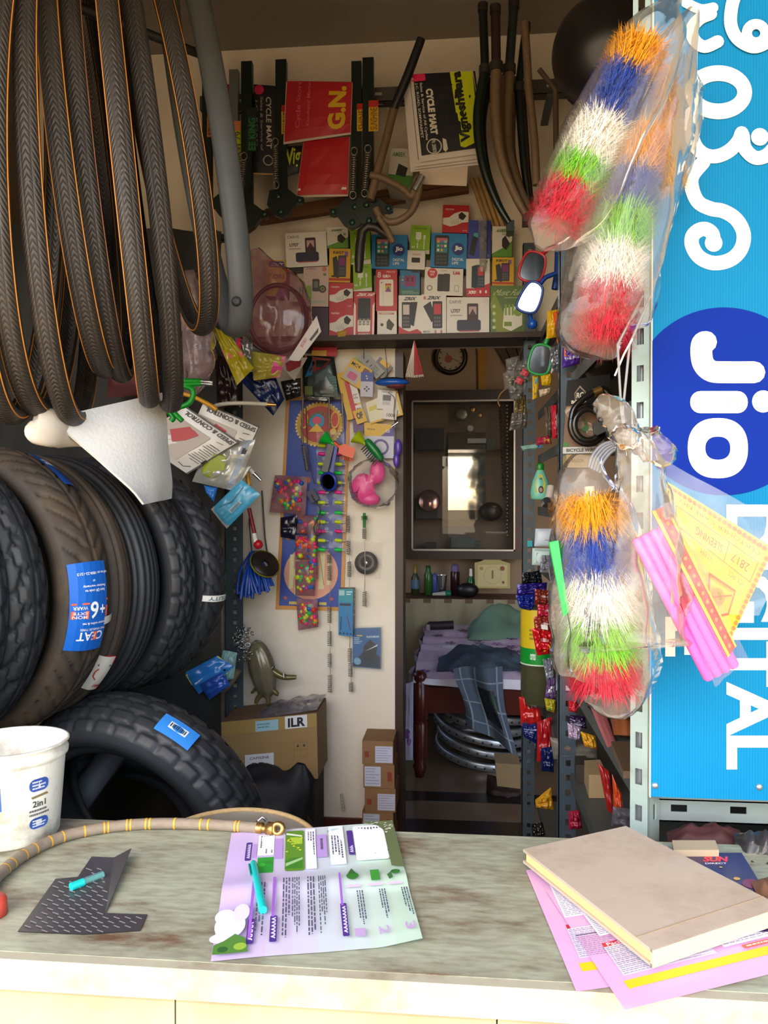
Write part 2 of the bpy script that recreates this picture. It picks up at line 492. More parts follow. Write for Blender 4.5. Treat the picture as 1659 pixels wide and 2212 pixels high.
# ------------------------------------------------------------------ motorcycle tyres
RUB = M('#24262a', r=.55, v=.25, s=40, b=.15)
RUBB = M('#3a332c', r=.7, v=.3, s=20, dirt='#6b543a', ds=9, da=.5)
RUBG = M('#3a4047', r=.45, v=.2, s=30)
def fr(x): return x - math.floor(x)
def g_block(th, t):                         # chunky blocks with zig-zag grooves
    k = 26; a = fr(th * k + .18 * math.sin(t * 9))
    side = abs(t) > .55
    d = 1.0 if (a < .16 and side) else 0.
    if abs(abs(t) - .52 - .07 * (1 if fr(th * k * 1.0) < .5 else -1)) < .07: d = 1.
    if not side and fr(th * k + .5 + .3 * t) < .2 and abs(t) > .08: d = 1.
    if abs(t) < .05: d = .7
    return d
def g_slash(th, t):                         # fine slanted sipes
    return 1. if (fr(th * 44 + abs(t) * 1.7) < .18 and .15 < abs(t) < .9) else (1. if abs(t) < .04 else 0.)
def g_rope(th, t):
    if abs(abs(t) - .35) < .05: return 1.
    if t > .4 and fr(th * 60 + t * 3) < .25: return 1.
    return 1. if abs(t + .75) < .05 else 0.
def g_rib(th, t):
    return 1. if min(abs(abs(t) - q) for q in (.15, .45, .75)) < .045 else 0.
def g_blk2(th, t):
    k = 34
    row = int((t + 1) * 2.5); a = fr(th * k + .5 * (row % 2))
    return 1. if a < .2 or fr((t + 1) * 2.5) < .16 else 0.
def g_chev(th, t):
    return 1. if fr(th * 40 + abs(t) * 1.3) < .2 or abs(abs(t) - .86) < .04 else 0.
def tyre(T, R, w, rin, gf, mat=RUB, side=RUB, depth=.006, n=300, nt=26, crown=.022, parent=None):
    """T: local z = axle.  tread and carcass meshes under parent"""
    def pt(r, z, a): return T @ Vector((r * math.cos(a), r * math.sin(a), z))
    def trd(u, v):
        t = 2 * v - 1; a = 2 * math.pi * u
        r = R - crown * abs(t) ** 2.4 - depth * gf(u, t)
        return pt(r, w / 2 * (t if abs(t) < .9 else math.copysign(.9 + (abs(t) - .9) * .7, t)), a)
    b = B(); b.grid(trd, n, nt, mat, cu=True); tr = b.make('tread', parent)
    Rs = R - crown
    prof = [(Rs, -.485), (Rs - .012, -.515), (Rs - .035, -.52), ((Rs + rin) / 2, -.48), (rin + .012, -.36), (rin, -.34), (rin, -.28), (rin + .02, -.30),
            ((Rs + rin) / 2, -.42), (Rs - .03, -.44), (R - .022, -.2), (R - .018, 0)]
    prof = prof + [(r, -z) for r, z in prof[-2::-1]]
    b = B()
    b.lathe([(r, z * w) for r, z in prof], side, 120, T=T)
    b.make('carcass', parent)
    return tr
AX = Vector((math.sin(math.radians(17)), math.cos(math.radians(17)), 0))
def axT(c, ax, up=Vector((0, 0, 1))):
    z = Vector(ax).normalized(); x = (up - z * up.dot(z)).normalized(); y = z.cross(x)
    m = Matrix((x, y, z)).transposed().to_4x4(); m.translation = Vector(c); return m
# right-hand edge in the photo, depth, radius, width, tread, label
MT = [(66, 1.40, .295, .085, g_block, RUB, RUBG, 'motorcycle tyre with smooth grey sidewall at the front end of the tyre rail'),
      (140, 1.48, .300, .095, g_block, RUB, RUB, 'motorcycle tyre with large zig-zag tread blocks on the tyre rail'),
      (262, 1.60, .305, .125, g_slash, RUBB, RUBB, 'wide dusty brown motorcycle tyre with a blue warranty label'),
      (316, 1.70, .295, .075, g_rope, RUBB, RUBB, 'dusty motorcycle tyre with rope-like ribs and a red and white label'),
      (372, 1.78, .295, .085, g_rib, RUB, RUB, 'motorcycle tyre with plain circumferential ribs on the tyre rail'),
      (446, 1.88, .295, .090, g_blk2, RUB, RUB, 'motorcycle tyre with rows of square tread blocks on the tyre rail'),
      (507, 1.98, .290, .095, g_chev, RUB, RUB, 'motorcycle tyre with chevron tread and a printed white paper band')]
MTY = []
for xr, Y, R, w, gf, m1, m2, lab in MT:
    ex = P(xr, 1270, Y)
    c = Vector((ex.x - R * .985, Y, 1.215))
    T = axT(c, AX)
    t = thing('motorcycle_tyre', lab, 'tyre', c - Vector((0, 0, R)), 'motorcycle tyres hung on the rail by the left wall')
    tyre(T, R, w, R - .085, gf, m1, m2, parent=t)
    MTY.append((t, T, R, w))
def tyre_patch(k, a0, a1, t0, t1, d, name, lift=.004):
    """d: D print of w x h; wraps it over tread of tyre k between angles a0..a1 (deg, 0 = top towards right) and across t0..t1"""
    t, T, R, w = MTY[k]
    def fn(x, y, z):
        a = math.radians(a0 + (a1 - a0) * y / d.h); q = t0 + (t1 - t0) * x / d.w
        r = R - .022 * abs(q) ** 2.4 + lift + z
        return T @ Vector((r * math.cos(a), r * math.sin(a), w / 2 * q))
    b = B(); d.put(b, fn); return b.make(name, t)
# local x is up, y = axle x up: which way is right?
_s = 1 if (MTY[0][1] @ Vector((0, 1, 0)) - MTY[0][1] @ Vector((0, 0, 0))).x > 0 else -1
def A(deg): return _s * deg                # clock angle from top through the aisle side
# blue label: bottom end has the maker's name, upside down
BL = '#1565c8'
d = D(.085, .155)
d.sheet(0, 0, 1, 1, BL)
d.z = .0010
def up(t, x0, y0, x1, y1, c): d.text(t, x1, y1, x0, y0, c)
up('CEAT', .20, .12, .93, .22, '#f4f6fa'); d.rect(.62, .12, .74, .22, '#e8623a')
up('TWO WHEELER TYRES', .25, .235, 1.0, .26, '#e8eef8')
up('Register online & get', .28, .30, 1.0, .335, '#f4f6fa')
d.rect(.02, .37, .42, .46, '#e0613c'); up('MON', .05, .375, .38, .41, '#f6d8cc'); up('EXTE', .05, .42, .38, .45, '#f6d8cc')
d.rect(.02, .53, .42, .55, '#e0613c'); up('WARR', .05, .475, .38, .515, '#d5def2')
up('6', .44, .37, .68, .56, '#ffffff'); d.rect(.73, .455, .90, .48, '#ffffff'); d.rect(.795, .42, .835, .515, '#ffffff')
d.rect(.93, .38, 1, .50, '#e0613c'); d.rect(.93, .56, 1, .58, '#e0613c')
up('Scan QR code to', .30, .665, .88, .70, '#eef3fb'); up('Register warranty', .25, .715, .90, .75, '#eef3fb')
up('or', .5, .78, .58, .80, '#eef3fb'); up('call us on 1800-22-1213', .15, .855, 1.0, .885, '#eef3fb')
tyre_patch(2, A(110), A(77), -.95, .35, d, 'paper_label')
d = D(.06, .02); d.sheet(0, 0, 1, 1, '#e6e2d6'); tyre_patch(2, A(101), A(98), .3, 1.0, d, 'paper_band', lift=.004)
d = D(.05, .10)
d.sheet(0, 0, 1, 1, '#d8d2c4')
d.z = .001; d.rect(0, .80, 1, 1, '#c2272d'); d.rect(0, 0, 1, .10, '#c2272d'); d.rect(.2, .72, .9, .78, '#2a3350'); d.text('MRF', .5, .12, .9, .2, '#c2272d', rot=2)
d.stroke([(.3, .65), (.22, .55), (.25, .42), (.4, .35)], .003, '#b5402f')
tyre_patch(3, A(136), A(118), -.95, .1, d, 'paper_label', lift=.004)
d = D(.09, .012); d.sheet(0, 0, 1, 1, '#d9d9d2', 14, 2); d.z = .001; d.text('UTILITY', .1, .2, .9, .8, '#5a6a7a', rot=2); tyre_patch(6, A(101), A(98), -1., 1., d, 'paper_band', lift=.003)
d = D(.085, .12)
d.sheet(0, 0, 1, 1, '#1450a8')
d.z = .001; d.text('MILAZE', .1, .25, .6, .45, '#f0f4fa', rot=1); d.rect(.65, .2, .8, .8, '#d8423a')
tyre_patch(2, A(22), A(44), .1, 1.0, d, 'paper_label')
# rail through the tyres
p0 = MTY[0][1] @ Vector((.205, 0, -.16)); p1 = MTY[-1][1] @ Vector((.200, 0, .25))
rail = thing('tyre_rail', 'steel pipe rail that carries the motorcycle tyres', 'rail', (p0 + p1) / 2)
B().tube([p0, p1], .012, M('#6a6a68', r=.4, m=.8)).make('pipe', rail)
for p in (p0 + (p1 - p0) * .02, p0 + (p1 - p0) * .98):
    B().tube([p, Vector((XL + .001, p.y, p.z + .02))], .010, M('#6a6a68', r=.4, m=.8)).make('bracket', rail)
# big leaning tyre near the floor
c = P(302, 1762, 1.74)
ax = Vector((-.22, -.90, -.33)).normalized()
T = axT(c, ax); RL = .305
lt = thing('motorcycle_tyre', 'wide black motorcycle tyre leaning behind the counter with a blue barcode label', 'tyre', (c.x, c.y, c.z - RL))
tyre(T, RL, .15, RL - .10, g_blk2, RUB, RUB, nt=34, crown=.03, parent=lt)
MTY.append((lt, T, RL, .15))
d = D(.05, .075)
d.sheet(0, 0, 1, 1, '#2f7fd0')
d.z = .001; d.rect(.38, .25, .75, .75, '#d8dde2')
for j in range(9): d.rect(.45, .29 + .05 * j, .68, .29 + .05 * j + (.018 if j % 2 else .03), '#30353c')
_v = T.inverted() @ P(405, 1562, 1.66); aa = math.degrees(math.atan2(_v.y, _v.x))
t_, T_, R_, w_ = MTY[-1]
def fnl(x, y, z):
    a = math.radians(aa - 8 + 16 * y / d.h); q = -.1 + .62 * (1 - x / d.w)
    return T_ @ Vector(((R_ - .03 * abs(q) ** 2.4 + .003 + z) * math.cos(a), (R_ - .03 * abs(q) ** 2.4 + .003 + z) * math.sin(a), w_ / 2 * q))
b = B(); d.put(b, fnl); b.make('paper_label', lt)
# second tyre lying in the dark behind it
c = P(230, 1830, 2.05)
T = axT(c, (.45, -.85, -.1)); t2 = thing('motorcycle_tyre', 'black motorcycle tyre in the dark corner behind the leaning tyre', 'tyre', (c.x, c.y, c.z - .29))
tyre(T, .29, .10, .205, g_rib, RUB, RUB, parent=t2)
B().bb((XL, 1.5, 0), (-.45, 2.5, min(c.z - .28, .60)), M('#3b3630', r=.9, v=.3)).make('low_platform', label='dark low platform under the tyres by the left wall', cat='platform')
# grey pipes standing in the tyre's hole
b = B(); b.tube([P(120, 1800, 1.9), P(265, 1600, 1.95)], .035, M('#5d646b', r=.5)); 
b.make('grey_pipe', label='grey plastic pipe end leaning in the hole of the big tyre', cat='pipe')

# ------------------------------------------------------------------ bicycle tyres
def cycle_rubber():
    mt, nt, p = _new('cycle_tyre_rubber')
    uv = nt.nodes.new('ShaderNodeUVMap'); sx = nt.nodes.new('ShaderNodeSeparateXYZ'); nt.links.new(uv.outputs['UV'], sx.inputs['Vector'])
    def mth(op, a, b_=None):
        n = nt.nodes.new('ShaderNodeMath'); n.operation = op
        for i, q in enumerate((a, b_)):
            if q is None: continue
            if isinstance(q, (int, float)): n.inputs[i].default_value = q
            else: nt.links.new(q, n.inputs[i])
        return n.outputs[0]
    v = mth('ABSOLUTE', mth('SUBTRACT', sx.outputs['Y'], .5))
    ph = mth('ADD', mth('MULTIPLY', sx.outputs['X'], 95.), mth('MULTIPLY', v, 9.))
    saw = mth('PINGPONG', ph, .5)
    grv = mth('SMOOTH_MIN', saw, .22)
    band = mth('LESS_THAN', v, .27)
    rib = mth('SMOOTH_MIN', mth('MULTIPLY', mth('ABSOLUTE', mth('SUBTRACT', v, .10)), 6.), .22)
    hgt = mth('MULTIPLY', mth('MINIMUM', grv, rib), band)
    bp = nt.nodes.new('ShaderNodeBump'); bp.inputs['Strength'].default_value = 1.; bp.inputs['Distance'].default_value = .006
    nt.links.new(hgt, bp.inputs['Height']); nt.links.new(bp.outputs['Normal'], p.inputs['Normal'])
    tc = nt.nodes.new('ShaderNodeTexCoord'); n1 = nt.nodes.new('ShaderNodeTexNoise'); n1.inputs['Scale'].default_value = 12
    nt.links.new(tc.outputs['Object'], n1.inputs['Vector'])
    mx = nt.nodes.new('ShaderNodeMix'); mx.data_type = 'RGBA'
    mx.inputs['A'].default_value = lin('#24211e') + (1,); mx.inputs['B'].default_value = lin('#3a322a') + (1,)
    nt.links.new(n1.outputs['Fac'], mx.inputs['Factor'])
    nt.links.new(mx.outputs['Result'], p.inputs['Base Color'])
    p.inputs['Roughness'].default_value = .5
    return mt
CYR = cycle_rubber()
ORNG = M('#c07a28', r=.5); TANL = M('#8a5b3c', r=.6)
def cycle_tyre(name, Bp, Tp, Np, Ym, Yn, w=.040, mat=CYR, stripes=(ORNG, ORNG), label='', group=None, n=220, tube=False):
    b0 = P(*Bp, Ym); t0 = P(*Tp, Ym); mid = (b0 + t0) / 2
    h = P(*Np, Yn) - mid; vv = (t0 - b0) / 2
    bi = h.cross(vv).normalized()
    def fr_(u):
        a = 2 * math.pi * u
        c = mid + h * math.cos(a) + vv * math.sin(a)
        tg = (-h * math.sin(a) + vv * math.cos(a)).normalized()
        nn = tg.cross(bi).normalized()
        if nn.dot(c - mid) < 0: nn = -nn
        return c, nn
    L = 2 * math.pi * math.sqrt((h.length_squared + vv.length_squared) / 2)
    t = thing(name, label, 'tyre' if not tube else 'tube', (mid.x, mid.y, b0.z - .02), group)
    A0 = math.radians(118 if not tube else 180)
    def sec(u, v):
        c, nn = fr_(u); a = A0 * (2 * v - 1)
        return c + (nn * (math.cos(a) * (.9 if not tube else .55)) + bi * math.sin(a)) * (w / 2)
    b = B(); b.grid(sec, n, 18, mat, cu=True, uvfn=lambda u, v: (u * L, v)); b.make('tread' if not tube else 'tube_body', t)
    if stripes:
        for sg, sm in zip((-1, 1), stripes):
            if sm is None: continue
            a = math.radians(74) * sg
            pts = []
            for i in range(n // 2):
                c, nn = fr_(i / (n // 2)); pts.append(c + (nn * math.cos(a) * .9 + bi * math.sin(a)) * (w / 2))
            B().tube(pts, .0014, sm, n=5, closed=True).make('stripe', t)
    return t, mid
G = 'bicycle tyres hanging from the ceiling rod'
CT = [ # bottom, top, near limb, Ym, Yn, stripes, label
 ((40, 890), (40, -170), (-60, 380), 1.38, 1.20, (ORNG, ORNG), 'leftmost hanging bicycle tyre with an orange side line'),
 ((105, 872), (75, -170), (-8, 380), 1.45, 1.22, (ORNG, ORNG), 'hanging bicycle tyre between the outermost one and the lowest one'),
 ((172, 888), (95, -170), (66, 400), 1.50, 1.26, (ORNG, None), 'lowest hanging bicycle tyre, its loop open over the white sheet'),
 ((238, 775), (110, -180), (138, 380), 1.58, 1.32, (ORNG, ORNG), 'hanging bicycle tyre with bright orange line along its left side'),
 ((270, 788), (155, -180), (186, 380), 1.62, 1.37, (TANL, ORNG), 'wide hanging bicycle tyre with a brown side line and yellow print'),
 ((322, 848), (215, -180), (270, 380), 1.60, 1.34, (ORNG, ORNG), 'hanging bicycle tyre with orange lines on both sides'),
 ((362, 862), (240, -180), (336, 380), 1.66, 1.42, (None, None), 'hanging bicycle tyre without side lines, beside the green cable'),
 ((418, 690), (280, -180), (420, 330), 1.72, 1.50, (ORNG, ORNG), 'short hanging bicycle tyre with a yellow line beside the grey tube')]
mids = []
for bp, tp, npx, ym, yn, st, lab in CT:
    t, mid = cycle_tyre('bicycle_tyre', bp, tp, npx, ym, yn, stripes=st, label=lab, group=G)
    mids.append((P(tp[0], tp[1], ym)))
TUBE = M('#4c4f50', r=.5, v=.15, s=15, b=.1)
t, mid = cycle_tyre('rubber_tube', (500, 705), (370, -180), (488, 330), 1.78, 1.66, w=.054, mat=TUBE, stripes=None, label='smooth grey rubber inner tube hanging beside the bicycle tyres', tube=True)
mids.append(P(370, -180, 1.78))
B().lathe([(.004, .004), (.009, .003), (.011, -.004)], M('#2a2c2e', r=.5), 16, T=axT(P(510, 650, 1.655), (.1, -1, 0))).make('valve', t)
z = min(m.z for m in mids) - .02
a = Vector((mids[0].x - .15, 1.40, z - .02)); c = Vector((mids[-1].x + .1, 1.78, z - .02))
hr = thing('ceiling_rod', 'iron rod hung from the ceiling carrying bicycle tyres', 'rod', (a + c) / 2)
B().tube([a, c], .010, M('#3c3a38', r=.5, m=.7)).make('rod', hr)
for q in (a + (c - a) * .03, c - (c - a) * .03):
    B().tube([q, Vector((q.x, q.y, CEIL))], .005, M('#3c3a38', r=.5, m=.7)).make('hanger', hr)
# ------------------------------------------------------------------ slotted angle posts and the sign
STEEL = M('#9fb0a8', r=.45, m=.25, v=.12, s=14, dirt='#6a6a55', ds=12, da=.4)
STEELD = M('#56646a', r=.5, m=.3, v=.2, s=14)
def slotted(b, T, L, w1, w2, m, th=.002, pitch=.05, hs=(.010, .022)):
    """angle bar along local z with flanges along +x and +y, real slots in both"""
    for ax, w in ((0, w1), (1, w2)):
        def bx(a0, a1, z0, z1):
            if ax == 0: b.bb((a0, 0, z0), (a1, th, z1), m, T=T)
            else: b.bb((0, a0, z0), (th, a1, z1), m, T=T)
        c = w * .55; h0, h1 = c - hs[0] / 2, c + hs[0] / 2
        bx(0, h0, 0, L); bx(h1, w, 0, L)
        z = 0.; n = int(L / pitch)
        for i in range(n + 1):
            z0 = z; z1 = min(L, i * pitch + (pitch - hs[1]) / 2)
            if z1 > z0: bx(h0, h1, z0, z1)
            z = i * pitch + (pitch + hs[1]) / 2
    return b
YS = 1.10
pc = P(1405, 1500, YS)
rk = thing('shelf_rack', 'grey slotted-angle shelf rack along the right side', 'rack', (pc.x + .15, 1.9, 0))
b = B(); T = Matrix.Translation((pc.x, YS + .004, 0)) @ Matrix.Rotation(math.radians(0), 4, 'Z')
T = basis((pc.x, YS + .006, 0), (.80, .60, 0), (0, 0, 1))
zax = Vector((0, 0, 1))
def angT(p, dx, dy):
    dx = Vector(dx).normalized(); dy = Vector(dy).normalized()
    m = Matrix((dx, dy, zax)).transposed().to_4x4(); m.translation = Vector(p); return m
slotted(b, angT((pc.x, YS + .006, 0), (.60, .80, 0), (-.80, .60, 0)), CEIL, .034, .027, STEEL)
b.make('post', rk, label='pale grey-green slotted post beside the sign')
SGN = thing('sign_board', 'blue and white vertical shop sign board fixed to the rack post', 'sign', P(1600, 1722, YS))
sx0 = P(1408, 1100, YS).x; sz0 = P(1408, 1721, YS).z; sx1 = sx0 + .42; sz1 = 2.35
def sign_mat():
    mt, nt, p = _new('fluted_blue_board')
    tc = nt.nodes.new('ShaderNodeTexCoord'); wv = nt.nodes.new('ShaderNodeTexWave')
    wv.bands_direction = 'X'; wv.inputs['Scale'].default_value = 85; nt.links.new(tc.outputs['Object'], wv.inputs['Vector'])
    mx = nt.nodes.new('ShaderNodeMix'); mx.data_type = 'RGBA'
    mx.inputs['A'].default_value = lin('#0a6f9e') + (1,); mx.inputs['B'].default_value = lin('#0b7aaa') + (1,)
    nt.links.new(wv.outputs['Fac'], mx.inputs['Factor']); nt.links.new(mx.outputs['Result'], p.inputs['Base Color'])
    bp = nt.nodes.new('ShaderNodeBump'); bp.inputs['Strength'].default_value = .08; bp.inputs['Distance'].default_value = .001
    nt.links.new(wv.outputs['Fac'], bp.inputs['Height']); nt.links.new(bp.outputs['Normal'], p.inputs['Normal'])
    p.inputs['Roughness'].default_value = .6; p.inputs['Specular IOR Level'].default_value = .1
    return mt
B().bb((sx0, YS, sz0), (sx1, YS + .004, sz1), sign_mat()).make('panel', SGN)
B().bb((sx0 - .0015, YS - .0004, sz0 - .001), (sx0, YS + .0044, sz1), M('#e6dfc8', r=.6)).make('edge', SGN)
def onsign(x, y, z): return P(x, y, YS - .0004 - z)
CRM = '#efe9d6'
def crop1(pts): return [(1400 + a / 3.687, c / 3.687) for a, c in pts]
def sp(pts, k=6): return [tuple(q)[:2] for q in smooth_path([(a, c, 0) for a, c in pts], k)]
d = D(1, 1)
d.stroke(sp(crop1([(440, 1290), (352, 1400), (350, 1500), (400, 1610), (500, 1662), (600, 1682), (700, 1745), (758, 1850), (750, 1960), (690, 2045), (600, 2088), (500, 2092), (405, 2045), (352, 1960), (352, 1885), (400, 1835), (460, 1825), (510, 1860), (520, 1915)])), 31, CRM)
d.circ((1400 + 522 / 3.687), 1935 / 3.687, 19, CRM)
d.circ(1400 + 560 / 3.687, 735 / 3.687, 72, CRM, n=48, ry=59, rin=41)
d.it[-1] = ([(1400 + (560 + rx * math.cos(a)) / 3.687, (735 + ry * math.sin(a)) / 3.687, d.z) for rx, ry in ((268, 215), (150, 90)) for a in [2*math.pi*k/48 for k in range(48)]], [(k, (k+1) % 48, 48 + (k+1) % 48, 48 + k) for k in range(48)], M(CRM, r=.45, v=.03))
d.stroke(sp(crop1([(350, 900), (345, 1050), (380, 1165), (450, 1230), (540, 1245), (640, 1205), (715, 1130), (745, 1060)])), 30, CRM)
d.stroke(sp(crop1([(755, 1080), (770, 1180), (850, 1255), (940, 1240), (1010, 1170)])), 30, CRM)
d.circ(1400 + 890 / 3.687, 1090 / 3.687, 19, CRM)
d.stroke(sp(crop1([(300, 20), (380, 60), (440, 75), (520, 60)])), 22, CRM)
d.stroke(sp(crop1([(500, 110), (410, 150), (350, 230), (370, 320), (450, 372), (555, 330)])), 27, CRM)
d.stroke(sp(crop1([(700, -60), (665, 60), (660, 200), (715, 310), (830, 372), (930, 345), (1000, 280)])), 28, CRM)
d.circ(1400 + 860 / 3.687, 265 / 3.687, 31, CRM, rin=9)
b = B(); d.put(b, onsign); b.make('lettering', SGN, label='white rounded script letters')
d = D(1, 1, gloss=.6)
cx, cy, rr = 1564, 867, 203
d.poly([(max(1409, cx + rr * math.cos(2*math.pi*k/72)), cy + rr * math.sin(2*math.pi*k/72)) for k in range(72)], M('#0d2a88', r=.7, v=.03, spec=.08))
b = B(); d.put(b, onsign); b.make('logo_disc', SGN, label='dark blue disc')
d = D(1, 1, base=.0008)
c2 = lambda pts: [(1400 + a / 2.0116, 640 + c / 2.0116) for a, c in pts]
WH = '#f2f3f0'
d.stroke(sp(c2([(252, 198), (236, 205), (231, 240), (240, 292), (275, 325), (340, 330), (462, 330)])), 47, WH)
d.rrect(*c2([(183, 412)])[0], *c2([(433, 508)])[0], 22, WH)
d.circ(*c2([(500, 457)])[0], 24, WH)
ox, oy = c2([(303, 660)])[0]
d.it.append(([(ox + rx * (abs(math.cos(a)) ** .85) * math.copysign(1, math.cos(a)), oy + ry * (abs(math.sin(a)) ** .85) * math.copysign(1, math.sin(a)), d._up() * 0 + .001) for rx, ry in ((65, 65), (27, 25)) for a in [2*math.pi*k/48 for k in range(48)]], [(k, (k+1) % 48, 48 + (k+1) % 48, 48 + k) for k in range(48)], M(WH, r=.45, v=.03)))
b = B(); d.put(b, onsign); b.make('lettering', SGN, label='white word Jio in rounded letters')
d = D(1, 1, base=.0016); d.text('88', 1572, 876, 1605, 860, '#9aa0a4', rot=0)
b = B(); d.put(b, onsign); b.make('pen_mark', SGN)
d = D(1, 1)
d.text('DIGITAL', 1568, 1662, 1680, 1090, CRM, rot=3, bold=.035)
d.text('LIFE', 1437, 1418, 1540, 1110, CRM, rot=3, bold=.035)
b = B(); d.put(b, onsign); b.make('lettering', SGN, label='white words DIGITAL LIFE')
for px in ((1415, 1697), (1640, 1700)):
    q = P(px[0], px[1], YS)
    b = B(); b.lathe([(.0, .003), (.003, .0028), (.0045, .001), (.0045, -.001)], M('#c8ccca', r=.3, m=.8), 16, T=basis(q, (1, 0, 0), (0, 0, 1)))
    b.make('screw', SGN)
# horizontal angle below the sign
zt = P(1440, 1735, YS + .02).z; zb = P(1440, 1790, YS + .02).z
b = B(); Tm = Matrix(((0, 0, 1, 0), (0, 1, 0, 0), (1, 0, 0, 0), (0, 0, 0, 1)))
m2 = Matrix.Translation((pc.x + .01, YS + .045, zb)) @ Tm
slotted(b, m2, .45, zt - zb, .03, M('#8a9490', r=.45, m=.3, v=.15, s=10), pitch=.08)
b.make('cross_bar', rk)
# ------------------------------------------------------------------ shared makers
def quad(px, Y):
    """four photo points (top-left, top-right, bottom-right, bottom-left) at depth Y (one or four values)"""
    ys = Y if isinstance(Y, (list, tuple)) else [Y] * 4
    return [P(a, c, y) for (a, c), y in zip(px, ys)]
def rectpx(x0, y0, x1, y1, Y, rot=0.):
    """axis-aligned photo rectangle turned by rot degrees (clockwise in the photo)"""
    cx, cy = (x0 + x1) / 2, (y0 + y1) / 2; a = math.radians(rot); o = []
    for px, py in ((x0, y0), (x1, y0), (x1, y1), (x0, y1)):
        dx, dy = px - cx, py - cy
        o.append((cx + dx * math.cos(a) - dy * math.sin(a), cy + dx * math.sin(a) + dy * math.cos(a)))
    return quad(o, Y)
def qdim(q):
    return ((q[1] - q[0]).length + (q[2] - q[3]).length) / 2, ((q[3] - q[0]).length + (q[2] - q[1]).length) / 2
def qnorm(q):
    n = (q[1] - q[0]).cross(q[3] - q[0]).normalized()       # towards viewer?
    return n if n.dot(CAM - q[0]) > 0 else -n
def bil(q, u, v):
    """u left..right, v bottom..top"""
    return q[3].lerp(q[2], u).lerp(q[0].lerp(q[1], u), v)
def pouch(name, q, m, label=None, cat='packet', group=None, bulge=.01, wr=.002, pr=None, parent=None, n=10, prn='print', seed=1, kind=None, lift=.0012):
    """soft packet between four corners with a bulge; pr is a D print laid on its front"""
    N = qnorm(q)
    def hh(u, v):
        e = (max(0, 4 * u * (1 - u)) * max(0, 4 * v * (1 - v))) ** .45
        return bulge * e + wr * e * (nz((u * 5, v * 5, seed), 1.1) + .55 * nz((u * 12, v * 12, seed + 4), 1.))
    b = B()
    b.grid(lambda u, v: bil(q, u, v) + N * hh(u, v), n, n, m)
    b.grid(lambda u, v: bil(q, u, v) - N * (.35 * hh(u, v) + .0004), n, n, m, flip=True)
    o = b.make(name, parent, label if parent is None or label else None, cat if parent is None else None, group if parent is None else None, kind)
    if pr is not None:
        b = B(); pr.put(b, lambda x, y, z: bil(q, x / pr.w, y / pr.h) + N * (hh(x / pr.w, y / pr.h) + z + lift))
        b.make(prn, o)
    return o
def carton(name, q, depth, m, label, cat='box', group=None, pr=None, side=None, prn='print', parent=None):
    """box whose front face is the quad q; goes depth away from the viewer along +Y"""
    back = Vector((0, depth, 0))
    b = B(); vs = q + [p + back for p in q]
    b.add(vs, [(0, 1, 2, 3)], m); b.add(vs, [(0, 3, 7, 4), (1, 5, 6, 2), (0, 4, 5, 1), (3, 2, 6, 7), (4, 7, 6, 5)], side or m)
    o = b.make(name, parent, label, cat if parent is None else None, group)
    if pr is not None:
        N = qnorm(q); b = B(); pr.put(b, lambda x, y, z: bil(q, x / pr.w, y / pr.h) + N * z); b.make(prn, o)
    return o
def Dq(q, **k):
    w, h = qdim(q); return D(w, h, **k)
def spring_path(p0, p1, r, turns, k=10):
    p0 = Vector(p0); p1 = Vector(p1); u, w, a = frame_from(p1 - p0); n = int(turns * k)
    return [p0.lerp(p1, i / n) + (u * math.cos(2*math.pi*i/k) + w * math.sin(2*math.pi*i/k)) * r for i in range(n + 1)]
def loft(b, path, rad, m, n=28, seg=6, flat=.6, wr=.1, seed=1., side=None, fold=7):
    """wrinkled bag skin round a path; rad in metres per path point"""
    pp = smooth_path(path, seg); rr = [q.x for q in smooth_path([(r, 0, 0) for r in rad], seg)]
    N = len(pp) - 1
    side = Vector(side) if side else Vector((1, 0, 0))
    def fn(u, v):
        i = min(N, int(round(u * N))); p = pp[i]; r = max(.001, rr[i])
        t = (pp[min(N, i + 1)] - pp[max(0, i - 1)]).normalized()
        w = t.cross(side).normalized(); s_ = w.cross(t).normalized()
        a = 2 * math.pi * v
        k = 1 + wr * nz((math.cos(a) * 1.6, math.sin(a) * 1.6, u * 4), 1.6, seed) + wr * .7 * nz((math.cos(a) * fold, math.sin(a) * fold, u * 2.5), 1., seed + 3) + wr * .5 * nz((math.cos(a) * 5, math.sin(a) * 5, u * 16), 1., seed + 9)
        return p + (s_ * math.cos(a) + w * math.sin(a) * flat) * r * k
    b.grid(fn, N, n, m, cv=True); return b
def strands(b, p0, p1, r, n, m, seed=0, wd=.0012, droop=.25):
    """tuft of fibres round the axis p0-p1"""
    rnd = random.Random(seed); p0 = Vector(p0); p1 = Vector(p1); u, w, a = frame_from(p1 - p0); vs = []; fs = []
    for i in range(n):
        t = rnd.random(); an = rnd.uniform(0, 2 * math.pi); d0 = u * math.cos(an) + w * math.sin(an)
        rr = r * rnd.uniform(.78, 1.08); c = p0.lerp(p1, t); sd = d0.cross(a) * wd / 2
        q0 = c + d0 * rr * .15; q1 = c + d0 * rr * .7 + a * rr * droop * rnd.uniform(-.6, 1); q2 = c + d0 * rr + a * rr * droop * rnd.uniform(-1.2, 2.2) + sd * rnd.uniform(-4, 4)
        k = len(vs); vs += [q0 - sd, q0 + sd, q1 - sd, q1 + sd, q2]; fs += [(k, k+1, k+3, k+2), (k+2, k+3, k+4)]
    b.add(vs, fs, m); return b
def rod(name, pts, r, m, label, cat, group=None, n=8, parent=None):
    return B().tube(pts, r, m, n=n).make(name, parent, label, cat if parent is None else None, group)
CHR = M('#c9ccce', r=.22, m=.95, v=.05); BRS = M('#b98f52', r=.3, m=.9, v=.1); BLK = M('#17181a', r=.4, v=.1); KRAFT = M('#a98558', r=.75, v=.1, s=12)
